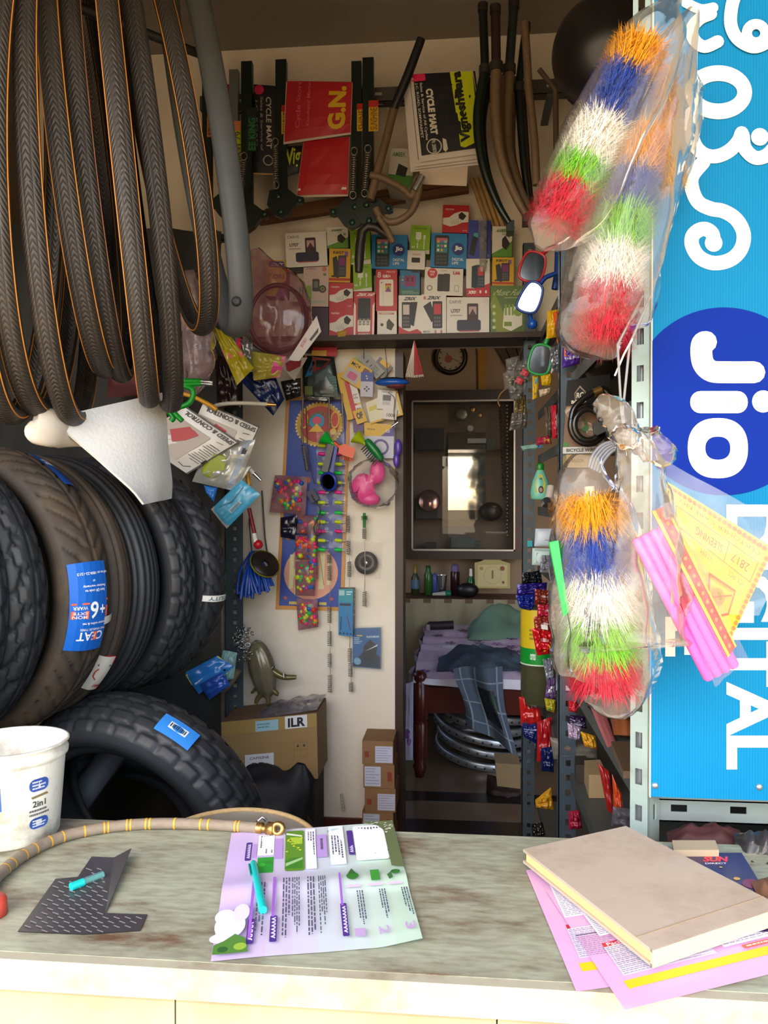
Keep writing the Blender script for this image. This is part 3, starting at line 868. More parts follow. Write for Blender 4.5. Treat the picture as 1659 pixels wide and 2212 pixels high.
CARD = M('#8d7350', r=.8, v=.12, s=14); WHT = M('#e9e7e0', r=.5, v=.04)
CLEAR = film('#ffffff', .10, .7, .10); CLEARM = film('#e9dccb', .13, .7, .12); SMOKE = film('#c9b9b0', .35, .7, .12)
# ------------------------------------------------------------------ things on the counter
ZT = CZ + .0008
def pz(x, y, h=0.): return PZ(x, y, ZT + h)
# paint bucket
BW = M('#d9d6c8', r=.5, v=.06, s=8, dirt='#77674c', ds=22, da=.75)
bf = pz(30, 1846); bc = Vector((P(26, 1800, bf.y + .058).x, bf.y + .058, ZT))
bu = thing('paint_bucket', 'dirty white plastic paint bucket with blue printed badges on the counter', 'bucket', bc)
T = Matrix.Translation(bc)
H = .122
b = B(); b.lathe([(.0, 0), (.056, 0), (.058, .003), (.0655, H - .022), (.0655, H - .02), (.0690, H - .018), (.0695, H - .012), (.067, H - .010), (.0672, H - .004), (.0705, H - .002), (.0705, H), (.066, H), (.064, H - .01), (.056, .004), (0, .004)], BW, 48, T=T)
b.make('body', bu)
def onb(x, y, z):            # x metres round the wall from the camera-facing line, y height
    a0 = math.atan2(-bc.y, -bc.x); r = .058 + (.0655 - .058) * y / (H - .02) + .0006 + z
    a = a0 + x / r; return bc + Vector((r * math.cos(a), r * math.sin(a), y))
for y0, y1 in ((.070, .086), (.022, .036)):
    d = D(1, 1, step=.00005)
    d.rrect(.020, y0, .046, y1, .007, '#2b4a92'); d.lines(.024, y0 + .002, .042, y1 - .002, 3, '#c9d3ea', seed=3)
    b = B(); d.put(b, onb); b.make('badge', bu)
d = D(1, 1, step=.00005)
d.text('2in1', .024, .050, .042, .058, '#33343a'); d.lines(.020, .038, .048, .048, 2, '#55565c', seed=5)
d.poly([(.024, .061), (.046, .063), (.044, .066), (.022, .064)], '#7a6a4a')
b = B(); d.put(b, onb); b.make('print', bu)
d = D(1, 1, step=.00005)
d.poly([(-.045, .055), (-.012, .052), (-.013, .082), (-.045, .085)], '#2350a0'); d.circ(-.034, .072, .008, '#dfe6f2'); d.rect(-.045, .012, -.025, .020, '#2b4a92')
d.poly([(-.04, .088), (-.02, .089), (-.022, .095), (-.04, .096)], '#c99a3c')
b = B(); d.put(b, onb); b.make('print', bu)
# hoses
HS = M('#7d6f5e', r=.75, v=.2, s=120, b=.3); YEL = M('#c8941f', r=.6, v=.15, s=60)
pts = smooth_path([pz(a, c, .0065) for a, c in ((-40, 1935), (0, 1888), (60, 1842), (140, 1806), (240, 1786), (340, 1779), (450, 1781), (540, 1787), (560, 1788))], 12)
ho = thing('air_hose', 'tan air hose with yellow stripes and a brass nozzle lying across the counter', 'hose', pz(250, 1790))
B().tube(pts, .0072, HS, n=12).make('hose', ho)
for i in (14, 17, 22, 26, 31, 35, 41, 46, 47, 52, 53, 57, 58, 64, 70, 72, 79, 80):
    if i + 1 < len(pts):
        q = pts[i].lerp(pts[i + 1], .45); B().tube([pts[i], q], .0076, YEL, n=12, cap=False).make('stripe', ho)
b = B(); e0, e1 = pz(556, 1788, .0065), pz(592, 1792, .0065)
b.tube([e0, e0.lerp(e1, .3), e0.lerp(e1, .32), e0.lerp(e1, .6), e0.lerp(e1, .62), e1], [.0075, .0075, .005, .005, .009, .009], BRS, n=14)
b.make('nozzle', ho)
c = pz(600, 1790, .008); b = B(); b.lathe([(.004, -.006), (.0085, -.006), (.0095, -.003), (.0095, .002), (.0075, .004), (.004, .004), (.0035, 0)], BRS, 20, T=basis(c, (1, 0, 0), (0, .3, 1))); b.make('brass_ring', ho)
b = B(); b.tube([pz(560, 1790, .006), pz(556, 1774, .010), pz(566, 1765, .016), pz(574, 1772, .010)], .0022, CHR, n=6); b.make('clip', ho)
# round tray behind the counter with a rope-like rim
tc_ = P(505, 1760, 1.20); tc_.z = .867; tr = thing('round_tray', 'round shallow metal tray with tan cord rim standing behind the counter', 'tray', tc_ - Vector((0, 0, .012)))
Tt = axT(tc_, (.02, -.06, 1.)); Tt2 = Tt
b = B(); b.lathe([(.0, -.012), (.118, -.012), (.128, .0)], M('#76736a', r=.5, m=.2, v=.2, s=12, dirt='#6a4a30', ds=10, da=.6), 48, T=Tt); b.make('dish', tr)
b = B(); b.tube([Tt @ Vector((.130 * math.cos(2*math.pi*k/64), .130 * math.sin(2*math.pi*k/64), 0)) for k in range(64)], .0042, M('#b59a6a', r=.7, v=.3, s=160, b=.4), n=8, closed=True); b.make('rim', tr)
# patterned black sheet
poly = [(38, 2012), (120, 1898), (168, 1894), (198, 1850), (246, 1852), (284, 1832), (228, 1972), (318, 1975), (303, 2010), (180, 2018)]
pw = [pz(a, c, .0006) for a, c in poly]; pw[5] = pz(284, 1832, .012); pw[4] = pz(246, 1852, .003)
b = B(); b.add(pw, [(0, 1, 2, 3, 6, 9), (3, 4, 6), (4, 5, 6), (6, 7, 8, 9)], M('#3d3a3b', r=.35, v=.15, s=30))
b.add([p - Vector((0, 0, .0005)) for p in pw], [(0, 1, 2, 3, 6, 9), (3, 4, 6), (4, 5, 6), (6, 7, 8, 9)], M('#2c2a2b', r=.5))
sh = b.make('patterned_sheet', label='torn black sheet with a small repeated grey print on the counter', cat='sheet')
def inside(x, y, pl):
    k = False; j = len(pl) - 1
    for i in range(len(pl)):
        if (pl[i][1] > y) != (pl[j][1] > y) and x < (pl[j][0] - pl[i][0]) * (y - pl[i][1]) / (pl[j][1] - pl[i][1]) + pl[i][0]: k = not k
        j = i
    return k
b = B(); gm = M('#8b8788', r=.4)
for i in range(-6, 16):
    for j in range(-2, 22):
        x = 60 + i * 24 + (j % 2) * 12; y = 1848 + j * 9.5
        if all(inside(x + e, y + f, poly) for e, f in ((-8, -3), (9, 5))) and y > 1868:
            b.add([pz(x - 6, y - 2, .0013), pz(x + 7, y + 2.5, .0013), pz(x + 6, y + 4.5, .0013), pz(x - 7, y, .0013)], [(0, 1, 2, 3)], gm)
b.make('print', sh, kind='stuff')
# pen parts
TEAL = M('#16b5ae', r=.3)
p0, p1 = pz(153, 1916, .0045), pz(222, 1889, .0045)
pc_ = thing('clear_pen', 'short clear pen barrel with turquoise end lying on the patterned sheet', 'pen', p0)
B().tube([p0, p0.lerp(p1, .38)], .0045, TEAL, n=14).make('end_cap', pc_)
B().tube([p0.lerp(p1, .3), p1], .0042, film('#8fd8d4', .45, .6, .1), n=14).make('barrel', pc_)
# leaflet
LQ = [pz(500, 1800, .0006), pz(848, 1777, .0006), pz(913, 2040, .0006), pz(455, 2078, .0006)]
w, h = qdim(LQ)
def lift(u, v): return .0004 + .004 * max(0, 1 - abs(v - .47) * 9) + .010 * max(0, u - .8) * max(0, .35 - v) * 8 + .0015 * max(0, nz((u * 2, v * 2, 0), 1.))
LF = thing('leaflet', 'lavender and green printed leaflet with plant pictures lying on the counter', 'leaflet', LQ[3])
b = B(); seg = 8
cols = ['#c9b3dc', '#c8b8da', '#c9bfd8', '#c8c6d6', '#c5cbd2', '#c2cfcc', '#c0d2c6', '#bcd3bf']
for i in range(8):
    m_ = M(cols[i], r=.4, v=.04)
    b.grid(lambda u, v, i=i: bil(LQ, (i + u) / 8, v) + Vector((0, 0, lift((i + u) / 8, v))), 4, 30, m_)
b.make('sheet', LF)
d = D(w, h, step=.00006)
PU = '#4b2f83'; TXD = '#4a4a5c'
# upper half (v .5-1)
d.rrect(.10, .70, .135, .88, .012, PU); d.text('vvvvvvvv', .108, .72, .128, .86, '#e6dcf5', rot=3)
d.rrect(.14, .72, .165, .86, .01, '#b493cf'); d.rect(.17, .74, .265, .95, '#eceaf5'); d.lines(.18, .75, .26, .94, 5, TXD, seed=1, vert=True)
d.rect(.175, .58, .265, .72, '#2b9a35'); d.circ(.20, .65, .022, '#3fb83c'); d.circ(.24, .67, .022, '#2f8a2c')
d.rect(.27, .70, .315, .90, '#b493cf'); d.lines(.275, .76, .31, .86, 2, TXD, seed=2, vert=True)
d.rrect(.33, .58, .44, .97, .02, '#5c8a2a'); d.rect(.335, .80, .43, .90, '#a8c23a'); d.rect(.335, .60, .43, .70, '#3f7f22'); d.poly([(.335, .62), (.43, .68), (.43, .70), (.335, .65)], '#9cc48a'); d.poly([(.335, .93), (.43, .90), (.43, .915), (.335, .95)], '#d8e0c8')
for k in range(14): d.circ(.34 + .09 * fr(k * .37), .76 + .14 * fr(k * .61), .008, ['#cfd23c', '#7fa82a', '#e2d94a'][k % 3], n=8)
d.rect(.45, .58, .51, .97, '#ecebf4'); d.lines(.46, .66, .505, .94, 3, TXD, seed=4, vert=True)
d.rect(.515, .68, .575, .90, '#b493cf'); d.lines(.53, .74, .56, .86, 1, TXD, seed=6, vert=True)
d.rrect(.59, .60, .68, .98, .012, '#e6e9f0'); d.circ(.62, .93, .035, '#3f4f58'); d.circ(.63, .935, .030, '#bcd3dc'); d.lines(.60, .62, .67, .88, 4, TXD, seed=7, vert=True)
d.rrect(.70, .68, .735, .92, .01, PU); d.text('vvvvvvvvvv', .706, .70, .728, .90, '#e6dcf5', rot=3)
d.rrect(.74, .62, .93, .96, .02, '#e9ecee'); d.lines(.75, .64, .92, .94, 9, TXD, seed=8, vert=True)
rnd = random.Random(5)
d.poly([(.93, .55), (1, .53), (1, 1), (.80, 1), (.90, .95), (.93, .90)], '#5f6b45')
z0 = d.z + .0001
for k in range(260):
    u, v = rnd.uniform(.86, .995), rnd.uniform(.55, .995)
    if u > .93 or v > .96: d.z = z0 + rnd.random() * .0001; d.circ(u, v, rnd.uniform(.003, .009), rnd.choice(['#e4e2dc', '#cfcbb8', '#7c8a5a', '#3d4a2c', '#d9d6cc']), n=6)
d.z = z0 + .0003
# lower half
d.rect(.16, .08, .175, .50, '#9a5fc0'); d.rrect(.155, .06, .19, .22, .008, PU); d.text('vvvv', .160, .08, .184, .20, '#e6dcf5', rot=3); d.lines(.185, .05, .235, .46, 3, TXD, seed=11, vert=True)
d.rect(.27, .22, .285, .50, '#9a5fc0'); d.rrect(.265, .06, .30, .23, .008, PU); d.text('vvvvvv', .272, .08, .293, .22, '#e6dcf5', rot=3)
for k, (a, e) in enumerate(((.32, 2), (.37, 3), (.45, 2), (.51, 3))): d.lines(a, .08, a + .045, .48, e + 1, TXD, seed=20 + k, vert=True)
d.rect(.625, .26, .637, .50, '#9a5fc0'); d.rrect(.62, .06, .652, .28, .008, PU); d.text('vvvvvvvv', .627, .08, .646, .26, '#e6dcf5', rot=3)
d.circ(.70, .46, .034, '#2f6e2a'); d.poly([(.675, .48), (.70, .535), (.725, .47)], '#2f6e2a')
d.rect(.80, .42, .85, .50, '#3a8a32'); d.circ(.94, .47, .026, '#2f6e2a'); d.poly([(.89, .45), (.915, .47), (.92, .43), (.90, .42)], '#37623a')
for a in (.66, .78, .89): d.rect(a, .385, a + .075, .40, '#cbb2d6')
for a, e in ((.68, '1'), (.80, '2'), (.93, '3')): d.text(e, a, .05, a + .05, .10, '#b79ac4', rot=3)
for k, a in enumerate((.71, .83, .95)): d.lines(a, .12, a + .04, .36, 3, '#45505a', seed=30 + k, vert=True)
d.circ(.07, .18, .075, '#ddd9ee', ry=.085); d.circ(.04, .24, .05, '#e6e3f2', ry=.05); d.circ(.03, .10, .05, '#d5d2ea', ry=.03); d.circ(.12, .26, .04, '#d8d2ee', ry=.06)
d.poly([(0.005, .005), (.17, .005), (.15, .09), (.10, .12), (.05, .08), (.005, .06)], '#4f7d34'); d.circ(.13, .04, .03, '#8fae3f'); d.circ(.05, .03, .025, '#2f5c2a')
b = B(); d.put(b, lambda x, y, z: bil(LQ, x / w, y / h) + Vector((0, 0, lift(x / w, y / h) + z))); b.make('print', LF)
pn = thing('pen', 'turquoise ballpoint pen lying on the leaflet', 'pen', pz(568, 1965, .004))
a0, a1 = pz(547, 1864, .0085), pz(568, 1966, .0085)
B().tube([a0, a0.lerp(a1, .02), a0.lerp(a1, .97), a1], [.0035, .0042, .0045, .0042], TEAL, n=16).make('barrel', pn)
b = B(); b.tube([a0.lerp(a1, .06) + Vector((-.0055, 0, .001)), a0.lerp(a1, .30) + Vector((-.0055, 0, .001))], .0012, M('#0f6f6c', r=.3), n=6); b.make('clip', pn)
b = B(); b.tube([a0 + (a0 - a1) * .0, a0 + (a0 - a1) * .06], [.0022, .0008], M('#2a3030', r=.4), n=8); b.make('tip', pn)
# red lid at the left edge
c = pz(-22, 1975); b = B(); b.lathe([(0, .018), (.014, .018), (.0165, .015), (.0175, 0), (0, 0)], M('#c8493a', r=.4), 28, T=Matrix.Translation(c)); b.make('red_bottle_lid', label='small red plastic cap on the counter below the hose', cat='cap')

# ------------------------------------------------------------------ ledger and flyers
PINK = M('#d9a8cf', r=.35, v=.05)
def flyer(name, px, hgt, m, label, pr=None, droop=False, grp=None):
    q = [pz(a, c, hgt) for a, c in px]; w, h = qdim(q)
    def lf(p):
        z = 0.
        if droop and p.y < CY0 - .001: z = -(CY0 - p.y) * .35
        return Vector((0, 0, z))
    o_ = thing(name, label, 'flyer', q[3], grp)
    b = B(); b.grid(lambda u, v: (lambda p: p + lf(p))(bil(q, u, v)), 14, 14, m); b.make('sheet', o_)
    if pr:
        d = D(w, h, step=.00006); pr(d); b = B()
        d.put(b, lambda x, y, z: (lambda p: p + lf(p) + Vector((0, 0, z)))(bil(q, x / w, y / h))); b.make('print', o_)
    return o_
def pr_pink(d):
    d.rect(.07, .115, .98, .17, '#e8c31c', n=6)
    d.rect(.09, .42, .36, .455, '#c02a3c'); d.text('Pack Name', .11, .425, .30, .45, '#f4dfe6')
    for k in range(16): d.rect(.085, .20 + k * .0135, .55, .20 + k * .0135 + .012, '#e9e2ee' if k % 2 else '#d6cfe0')
    d.lines(.09, .20, .34, .41, 16, '#8d88a0', seed=3, fill=.35); d.lines(.36, .20, .54, .41, 16, '#9a94aa', seed=4, fill=.3)
    d.rect(.60, .22, .98, .44, '#e6dfec'); d.lines(.61, .23, .97, .43, 14, '#8d88a0', seed=5, fill=.35)
    d.rrect(.68, .178, .99, .205, .01, '#c45a48'); d.lines(.70, .184, .98, .20, 1, '#f0d8cc', seed=6)
    d.rect(.10, .50, .50, .80, '#e6dfec'); d.lines(.11, .51, .49, .79, 20, '#8d88a0', seed=8, fill=.35)
def pr_sun(d):
    d.text('SUN', .42, .86, .74, .94, '#d63a4a', skew=.12, bold=.05); d.text('DIRECT', .44, .825, .72, .848, '#e8e0ea')
    d.circ(.9, .55, .12, '#7a2f52'); d.circ(.75, .62, .04, '#c8a04a'); d.circ(.62, .78, .02, '#c8a04a')
# a cream box lid standing at the back edge
bq = [pz(1452, 1815, .012), pz(1545, 1815, .012), pz(1553, 1836, .012), pz(1455, 1836, .012)]
b = B(); b.add(bq + [p - Vector((0, 0, .0118)) for p in bq], [(0, 3, 2, 1), (4, 5, 6, 7), (0, 1, 5, 4), (1, 2, 6, 5), (2, 3, 7, 6), (3, 0, 4, 7)], M('#a8977a', r=.7)); b.make('cream_box', label='flat cream box behind the purple flyer under the sign', cat='box')
flyer('flyer', [(1446, 1842), (1602, 1842), (1705, 2010), (1480, 2020)], .0040, M('#33204f', r=.3, v=.15, s=6), 'dark purple flyer with red SUN lettering behind the ledger', pr_sun, droop=False)
flyer('flyer', [(1262, 1990), (1520, 1950), (1650, 2080), (1304, 2112)], .0008, M('#3a1f5a', r=.3, v=.1), 'dark purple flyer sandwiched between two pink flyers', droop=False)
flyer('flyer', [(1136, 1880), (1440, 1826), (1660, 2085), (1245, 2142)], .0002, PINK, 'lower pink flyer sticking out left of the ledger', pr_pink)
flyer('flyer', [(1180, 1925), (1500, 1850), (1800, 2070), (1350, 2182)], .0014, PINK, 'upper pink flyer overhanging the counter edge below the ledger', pr_pink)
zb_ = ZT + .0052; th_ = .0165
tq = [PZ(a, c, zb_ + th_) for a, c in ((1130, 1834), (1352, 1784), (1690, 1958), (1409, 2052))]
LG = thing('ledger_book', 'thick beige clothbound ledger with yellowed page edges lying on the flyers', 'book', (tq[0] + tq[2]) / 2 - Vector((0, 0, th_)))
BEI = M('#b3a390', r=.75, v=.08, s=30, b=.1, dirt='#8d7458', ds=14, da=.45)
def slab(b, q, z0, z1, m, inset=0.):
    c = (q[0] + q[1] + q[2] + q[3]) / 4
    q = [p + (c - p).normalized() * inset for p in q]
    vs = [Vector((p.x, p.y, z0)) for p in q] + [Vector((p.x, p.y, z1)) for p in q]
    b.add(vs, [(3, 2, 1, 0), (4, 5, 6, 7), (0, 1, 5, 4), (1, 2, 6, 5), (2, 3, 7, 6), (3, 0, 4, 7)], m); return b
slab(B(), tq, zb_ + th_ - .003, zb_ + th_, BEI).make('cover', LG)
slab(B(), tq, zb_, zb_ + .003, BEI).make('cover', LG)
slab(B(), tq, zb_ + .003, zb_ + th_ - .003, M('#d8bd7e', r=.8, v=.12, s=180), .004).make('pages', LG)
b = B(); s0, s1 = tq[3], tq[2]; dr = (tq[3] - tq[0]).normalized() * .001
b.add([Vector((p.x, p.y, z)) for z in (zb_, zb_ + th_) for p in (s0 + dr, s1 + dr, s1 - dr * 3, s0 - dr * 3)], [(0, 1, 5, 4), (0, 4, 7, 3), (1, 2, 6, 5), (3, 7, 6, 2)], M('#c9b296', r=.75, v=.08, s=30)); b.make('spine', LG)
b = B(); d = D(1, 1)
e = [tq[3].lerp(tq[0], .10), tq[2].lerp(tq[1], .10)]
b.tube([p + Vector((0, 0, .0002)) for p in e], .0006, M('#8f7a60', r=.8), n=5); b.make('crease', LG)
# odds and ends behind under the sign
pouch('red_cloth', quad([(1440, 1795), (1600, 1800), (1640, 1850), (1445, 1840)], [1.10, 1.10, 1.06, 1.06]), M('#3a1214', r=.7, v=.3, s=20), 'dark red cloth bundle under the cross bar beside the sign post', 'cloth', bulge=.02, wr=.015)
pouch('dark_plastic', quad([(1585, 1800), (1680, 1795), (1690, 1960), (1600, 1930)], [1.06, 1.06, .99, 1.0]), film('#4a4648', .7, .8, .15), 'crumpled dark plastic bag at the right end of the counter', 'bag', bulge=.03, wr=.03)

pouch('brown_paper', [pz(1622, 1905, .006), pz(1690, 1885, .006), pz(1720, 1985, .006), pz(1655, 1975, .006)], M('#7a5236', r=.75, v=.15), 'crumpled brown paper beside the purple flyer', 'paper', bulge=.006, wr=.008)
# ------------------------------------------------------------------ bags with rainbow dusters in front of the sign
DY, DB, DW_, DG, DR = M('#e3a016', r=.6, v=.15), M('#2c49a0', r=.6, v=.2), M('#f2efe4', r=.6, v=.04), M('#7ac52e', r=.6, v=.15), M('#c8283c', r=.6, v=.15)
BAND = ((0, .17, DY, 'yellow'), (.17, .42, DB, 'blue'), (.42, .66, DW_, 'white'), (.66, .80, DG, 'green'), (.80, 1, DR, 'red'))
def duster(p0, p1, r, label, seed, bands=BAND, grp='rainbow nylon dusters in clear bags'):
    t = thing('nylon_duster', label, 'duster', p1, grp)
    for k, (a, c, m, cn) in enumerate(bands):
        q0, q1 = p0.lerp(p1, a), p0.lerp(p1, c)
        b = B(); L = (q1 - q0).length; N = 8
        pp = [q0.lerp(q1, i / N) for i in range(N + 1)]
        b.tube(pp, [r * .5 * (1 + .12 * nz((i, k, seed), .9)) for i in range(N + 1)], m, n=14)
        strands(b, q0, q1, r, int(6500 * L / .1 * (r / .04)), m, seed * 10 + k, wd=.0010)
        b.make('bristles', t, label=cn + ' nylon fibres', kind='stuff')
    ax = (p0 - p1).normalized()
    B().tube([p0 - ax * .02, p0 + ax * .012], .006, M('#c8b890', r=.5), n=8).make('handle', t)
    return t
def hang_bag(name, px, Y, rad, label, m=CLEARM, flat=.6, wr=.16, seed=1, fold=7, cat='bag', n=40, seg=9):
    s = S(Y if not isinstance(Y, (list, tuple)) else Y[0])
    ys = Y if isinstance(Y, (list, tuple)) else [Y] * len(px)
    b = B(); loft(b, [P(a, c, y) for (a, c), y in zip(px, ys)], [r * s for r in rad], m, n=n, seg=seg, flat=flat, wr=wr, seed=seed, fold=fold)
    return b.make(name, label=label, cat=cat)
YD = .99
MILKY = film('#e8d4b8', .13, .9, .12)
duster(P(1388, 95, YD), P(1200, 478, YD), 70 * S(YD), 'rainbow nylon duster tilted in the upper clear bag', 1)
duster(P(1375, 285, YD + .03), P(1300, 735, YD + .02), 78 * S(YD), 'rainbow nylon duster hanging upright in the second clear bag', 2,
       ((0, .20, DY, 'yellow'), (.20, .37, DB, 'blue'), (.37, .55, DG, 'green'), (.55, .74, DW_, 'white'), (.74, 1, DR, 'red')))
duster(P(1425, 150, 1.045), P(1448, 405, 1.045), 40 * S(1.04), 'yellow nylon duster squeezed behind the others next to the sign', 3, ((0, .5, DY, 'yellow'), (.5, 1, M('#d9a41c', r=.6, v=.2), 'dark yellow')))
hang_bag('plastic_bag', [(1480, -70), (1452, 0), (1420, 70), (1335, 240), (1245, 420), (1190, 500), (1165, 535)], YD, [14, 22, 62, 88, 82, 55, 14], 'clear plastic bag round the tilted duster', seed=2)
hang_bag('plastic_bag', [(1500, 20), (1440, 150), (1400, 260), (1355, 430), (1315, 620), (1300, 715), (1325, 775)], YD + .02, [12, 62, 92, 102, 98, 85, 8], 'clear plastic bag round the upright duster', seed=5)
hang_bag('plastic_bag', [(1475, 120), (1462, 200), (1452, 320), (1445, 420)], 1.045, [15, 52, 50, 26], 'small crumpled clear bag against the sign', seed=8)
# lower bag
YL = .98
duster(P(1275, 1072, YL), P(1308, 1478, YL), 92 * S(YL), 'fat rainbow nylon duster in the knotted lower bag', 4,
       ((0, .17, DY, 'yellow'), (.17, .40, DB, 'blue'), (.40, .64, DW_, 'white'), (.64, .84, DG, 'green'), (.84, 1, DR, 'red')))
hang_bag('plastic_bag', [(1270, 985), (1262, 1045), (1286, 1150), (1298, 1300), (1305, 1420), (1300, 1486), (1262, 1512)], YL - .005, [28, 58, 92, 104, 106, 84, 10], 'clear plastic bag round the fat duster', seed=11)
kb = thing('knotted_bag', 'milky plastic bag tied in a knot hanging in front of the sign post', 'bag', P(1380, 1410, .95))
b = B(); loft(b, [P(a, c, .945) for a, c in ((1352, 930), (1376, 985), (1384, 1060), (1384, 1180), (1380, 1290), (1376, 1380), (1376, 1396))], [q * S(.95) for q in (26, 44, 58, 74, 92, 100, 90)], MILKY, n=44, seg=9, flat=.32, wr=.26, seed=14)
b.make('bag_body', kb)
b = B(); loft(b, [P(1350, 945, .945), P(1335, 905, .945), P(1312, 880, .945), P(1288, 862, .945)], [q * S(.95) for q in (28, 34, 30, 12)], MILKY, n=24, seg=6, flat=.5, wr=.35, seed=15); b.make('knot_ear', kb)
b = B(); loft(b, [P(1358, 950, .945), P(1390, 955, .945), P(1425, 962, .94), P(1440, 950, .94)], [q * S(.95) for q in (24, 30, 38, 26)], MILKY, n=24, seg=6, flat=.5, wr=.35, seed=16, side=(0, 0, 1)); b.make('knot_ear', kb)
b = B(); loft(b, [P(1330, 935, .94), P(1352, 945, .932), P(1375, 950, .94)], [q * S(.95) for q in (18, 26, 18)], MILKY, n=20, seg=6, flat=.8, wr=.3, seed=17, side=(0, 0, 1)); b.make('knot', kb)
# strings and ties it hangs by
GS = M('#85837e', r=.5)
for k, (x0, x1) in enumerate(((1330, 1342), (1352, 1345))):
    rod('hanging_string', [P(1405 if k else 1388, 640, 1.0), P(1360 if k else 1334, 745, .97), P(x1, 890, .95), P(x1 + 6, 935, .945)], .0015, GS, 'grey string holding the knotted bag, %s strand' % ('post side' if k else 'shelf side'), 'string')
rod('cable_tie', [P(1366, 732, .97), P(1348, 765, .965), P(1328, 812, .965)], .0012, M('#d8d2c4', r=.5), 'thin white cable tie beside the grey strings', 'tie')
# neon green plastic strip
q = quad([(1187, 1172), (1206, 1168), (1228, 1322), (1218, 1332)], .955)
carton('green_comb', q, .012, M('#10d84a', r=.35, v=.05), 'neon green plastic strip at the side of the lower bag', 'strip')
# pink bars
PK = M('#f062b4', r=.35, v=.06); PK2 = M('#d63f9c', r=.4)
pk = thing('pink_bar_pack', 'long pack of bright pink bars with a red and yellow header leaning across the sign', 'pack', P(1560, 1470, .95))
ax0, ax1 = P(1400, 1150, .95), P(1560, 1455, .95)
t_ = (ax1 - ax0).normalized(); sd = t_.cross(Vector((0, 1, 0))).normalized()
for k in (-1.5, -.5, .5, 1.5):
    b = B(); o_ = sd * (k * .0105)
    b.tube([ax0 + o_, ax0 + o_ + t_ * .003, ax1 + o_ - t_ * .003, ax1 + o_], [.0045, .0062, .0062, .0045], PK, n=10); b.make('bar', pk)
hq = [P(a, c, .943) for a, c in ((1412, 1098), (1448, 1130), (1588, 1405), (1556, 1395))]
hq = quad([(1408, 1105), (1440, 1092), (1590, 1395), (1572, 1420)], .942)
d = Dq(hq); d.sheet(0, 0, 1, 1, '#d23a2a', 2, 8); d.z = .001; d.rect(.0, 0, .22, 1, '#f0b41c', 6); d.rect(.86, 0, 1, 1, '#f0b41c', 6)
for k in range(16): d.circ(.52, .04 + k * .061, .14, '#e8763a', n=8)
carton('header_card', hq, .003, M('#c8342a', r=.4), 'red and yellow printed header', parent=pk, pr=d)
# yellow card
yq = quad([(1418, 1052), (1668, 1195), (1560, 1392), (1428, 1125)], .975)
yq = quad([(1440, 1040), (1672, 1185), (1572, 1395), (1440, 1240)], .975)
YC = '#d8c22a'
d = Dq(yq); d.sheet(0, 0, 1, 1, YC, 2, 2); d.z = .001
for k in range(20): d.circ(.03 + .047 * k, .955, .022, '#b06a1c', n=6)
for k in range(16): d.circ(.965, .05 + .055 * k, .022, '#b06a1c', n=6)
d.rect(.08, .60, .92, .61, '#8a6f1a'); d.rect(.08, .80, .92, .81, '#8a6f1a'); d.rect(.08, .60, .09, .81, '#8a6f1a'); d.rect(.91, .60, .92, .81, '#8a6f1a'); d.rect(.62, .60, .63, .81, '#8a6f1a')
d.text('CUSTOMER CARE NO.', .9, .90, .1, .86, '#7d641a', bold=0.); d.text('SLEEVING', .58, .74, .30, .66, '#8a4a1a', bold=0.); d.text('2817', .86, .74, .68, .66, '#8a4a1a', bold=0.); d.text('ITEM', .5, .57, .38, .52, '#8a6f1a', bold=0.); d.text('VOL./PCS', .88, .57, .70, .52, '#8a6f1a', bold=0.)
d.stroke([(.52, .40), (.82, .44), (.84, .22), (.72, .10), (.58, .18), (.52, .40)], .0028, '#b0501c'); d.circ(.68, .28, .07, '#c98a20', rin=.04); d.stroke([(.58, .2), (.8, .38)], .0018, '#a8601c')
carton('yellow_card', yq, .004, M(YC, r=.4), 'yellow printed card with brown border in a clear bag in front of the sign', 'card', pr=d)
b = B(); N_ = 12
bq = quad([(1420, 985), (1720, 1150), (1640, 1330), (1440, 1320)], .962)
b.grid(lambda u, v: bil(bq, u, v) + Vector((0, -.006 * math.sin(math.pi * u) * math.sin(math.pi * v) + .006 * nz((u * 4, v * 4, 1), 1.3), 0)), 20, 20, film('#dfe4ea', .22, .8, .12))
b.make('plastic_sleeve', label='clear plastic sleeve over the yellow card', cat='bag')
q = quad([(1392, 1110), (1452, 1080), (1615, 1420), (1545, 1485)], .932)
b = B(); b.grid(lambda u, v: bil(q, u, v) + Vector((0, -.008 * math.sin(math.pi * u) * math.sin(math.pi * v) + .004 * nz((u * 4, v * 7, 3), 1.3), 0)), 16, 24, film('#ffd9ea', .10, .8, .12))
b.make('plastic_sleeve', label='clear plastic sleeve over the pink bars', cat='bag')
# ------------------------------------------------------------------ hung stock below the ceiling at the back
YU = 2.52
bar_z = P(800, 205, YU + .03).z
bx0, bx1 = P(425, 200, YU).x, P(1235, 200, YU).x
hb = thing('hanging_bar', 'grey slotted steel bar across the back under the ceiling', 'bar', ((bx0 + bx1) / 2, YU + .03, bar_z - .02))
b = B(); m_ = Matrix.Translation((bx0, YU + .03, bar_z - .022)) @ Tm
slotted(b, m_, bx1 - bx0, .045, .04, M('#4a4640', r=.6, m=.2), pitch=.09); b.make('angle', hb)
for x in (bx0 + .05, (bx0 + bx1) / 2 - .1, bx1 - .06):
    B().bb((x - .012, YU + .03, bar_z - .03), (x + .012, YB, bar_z - .02), STEELD).make('bracket', hb)
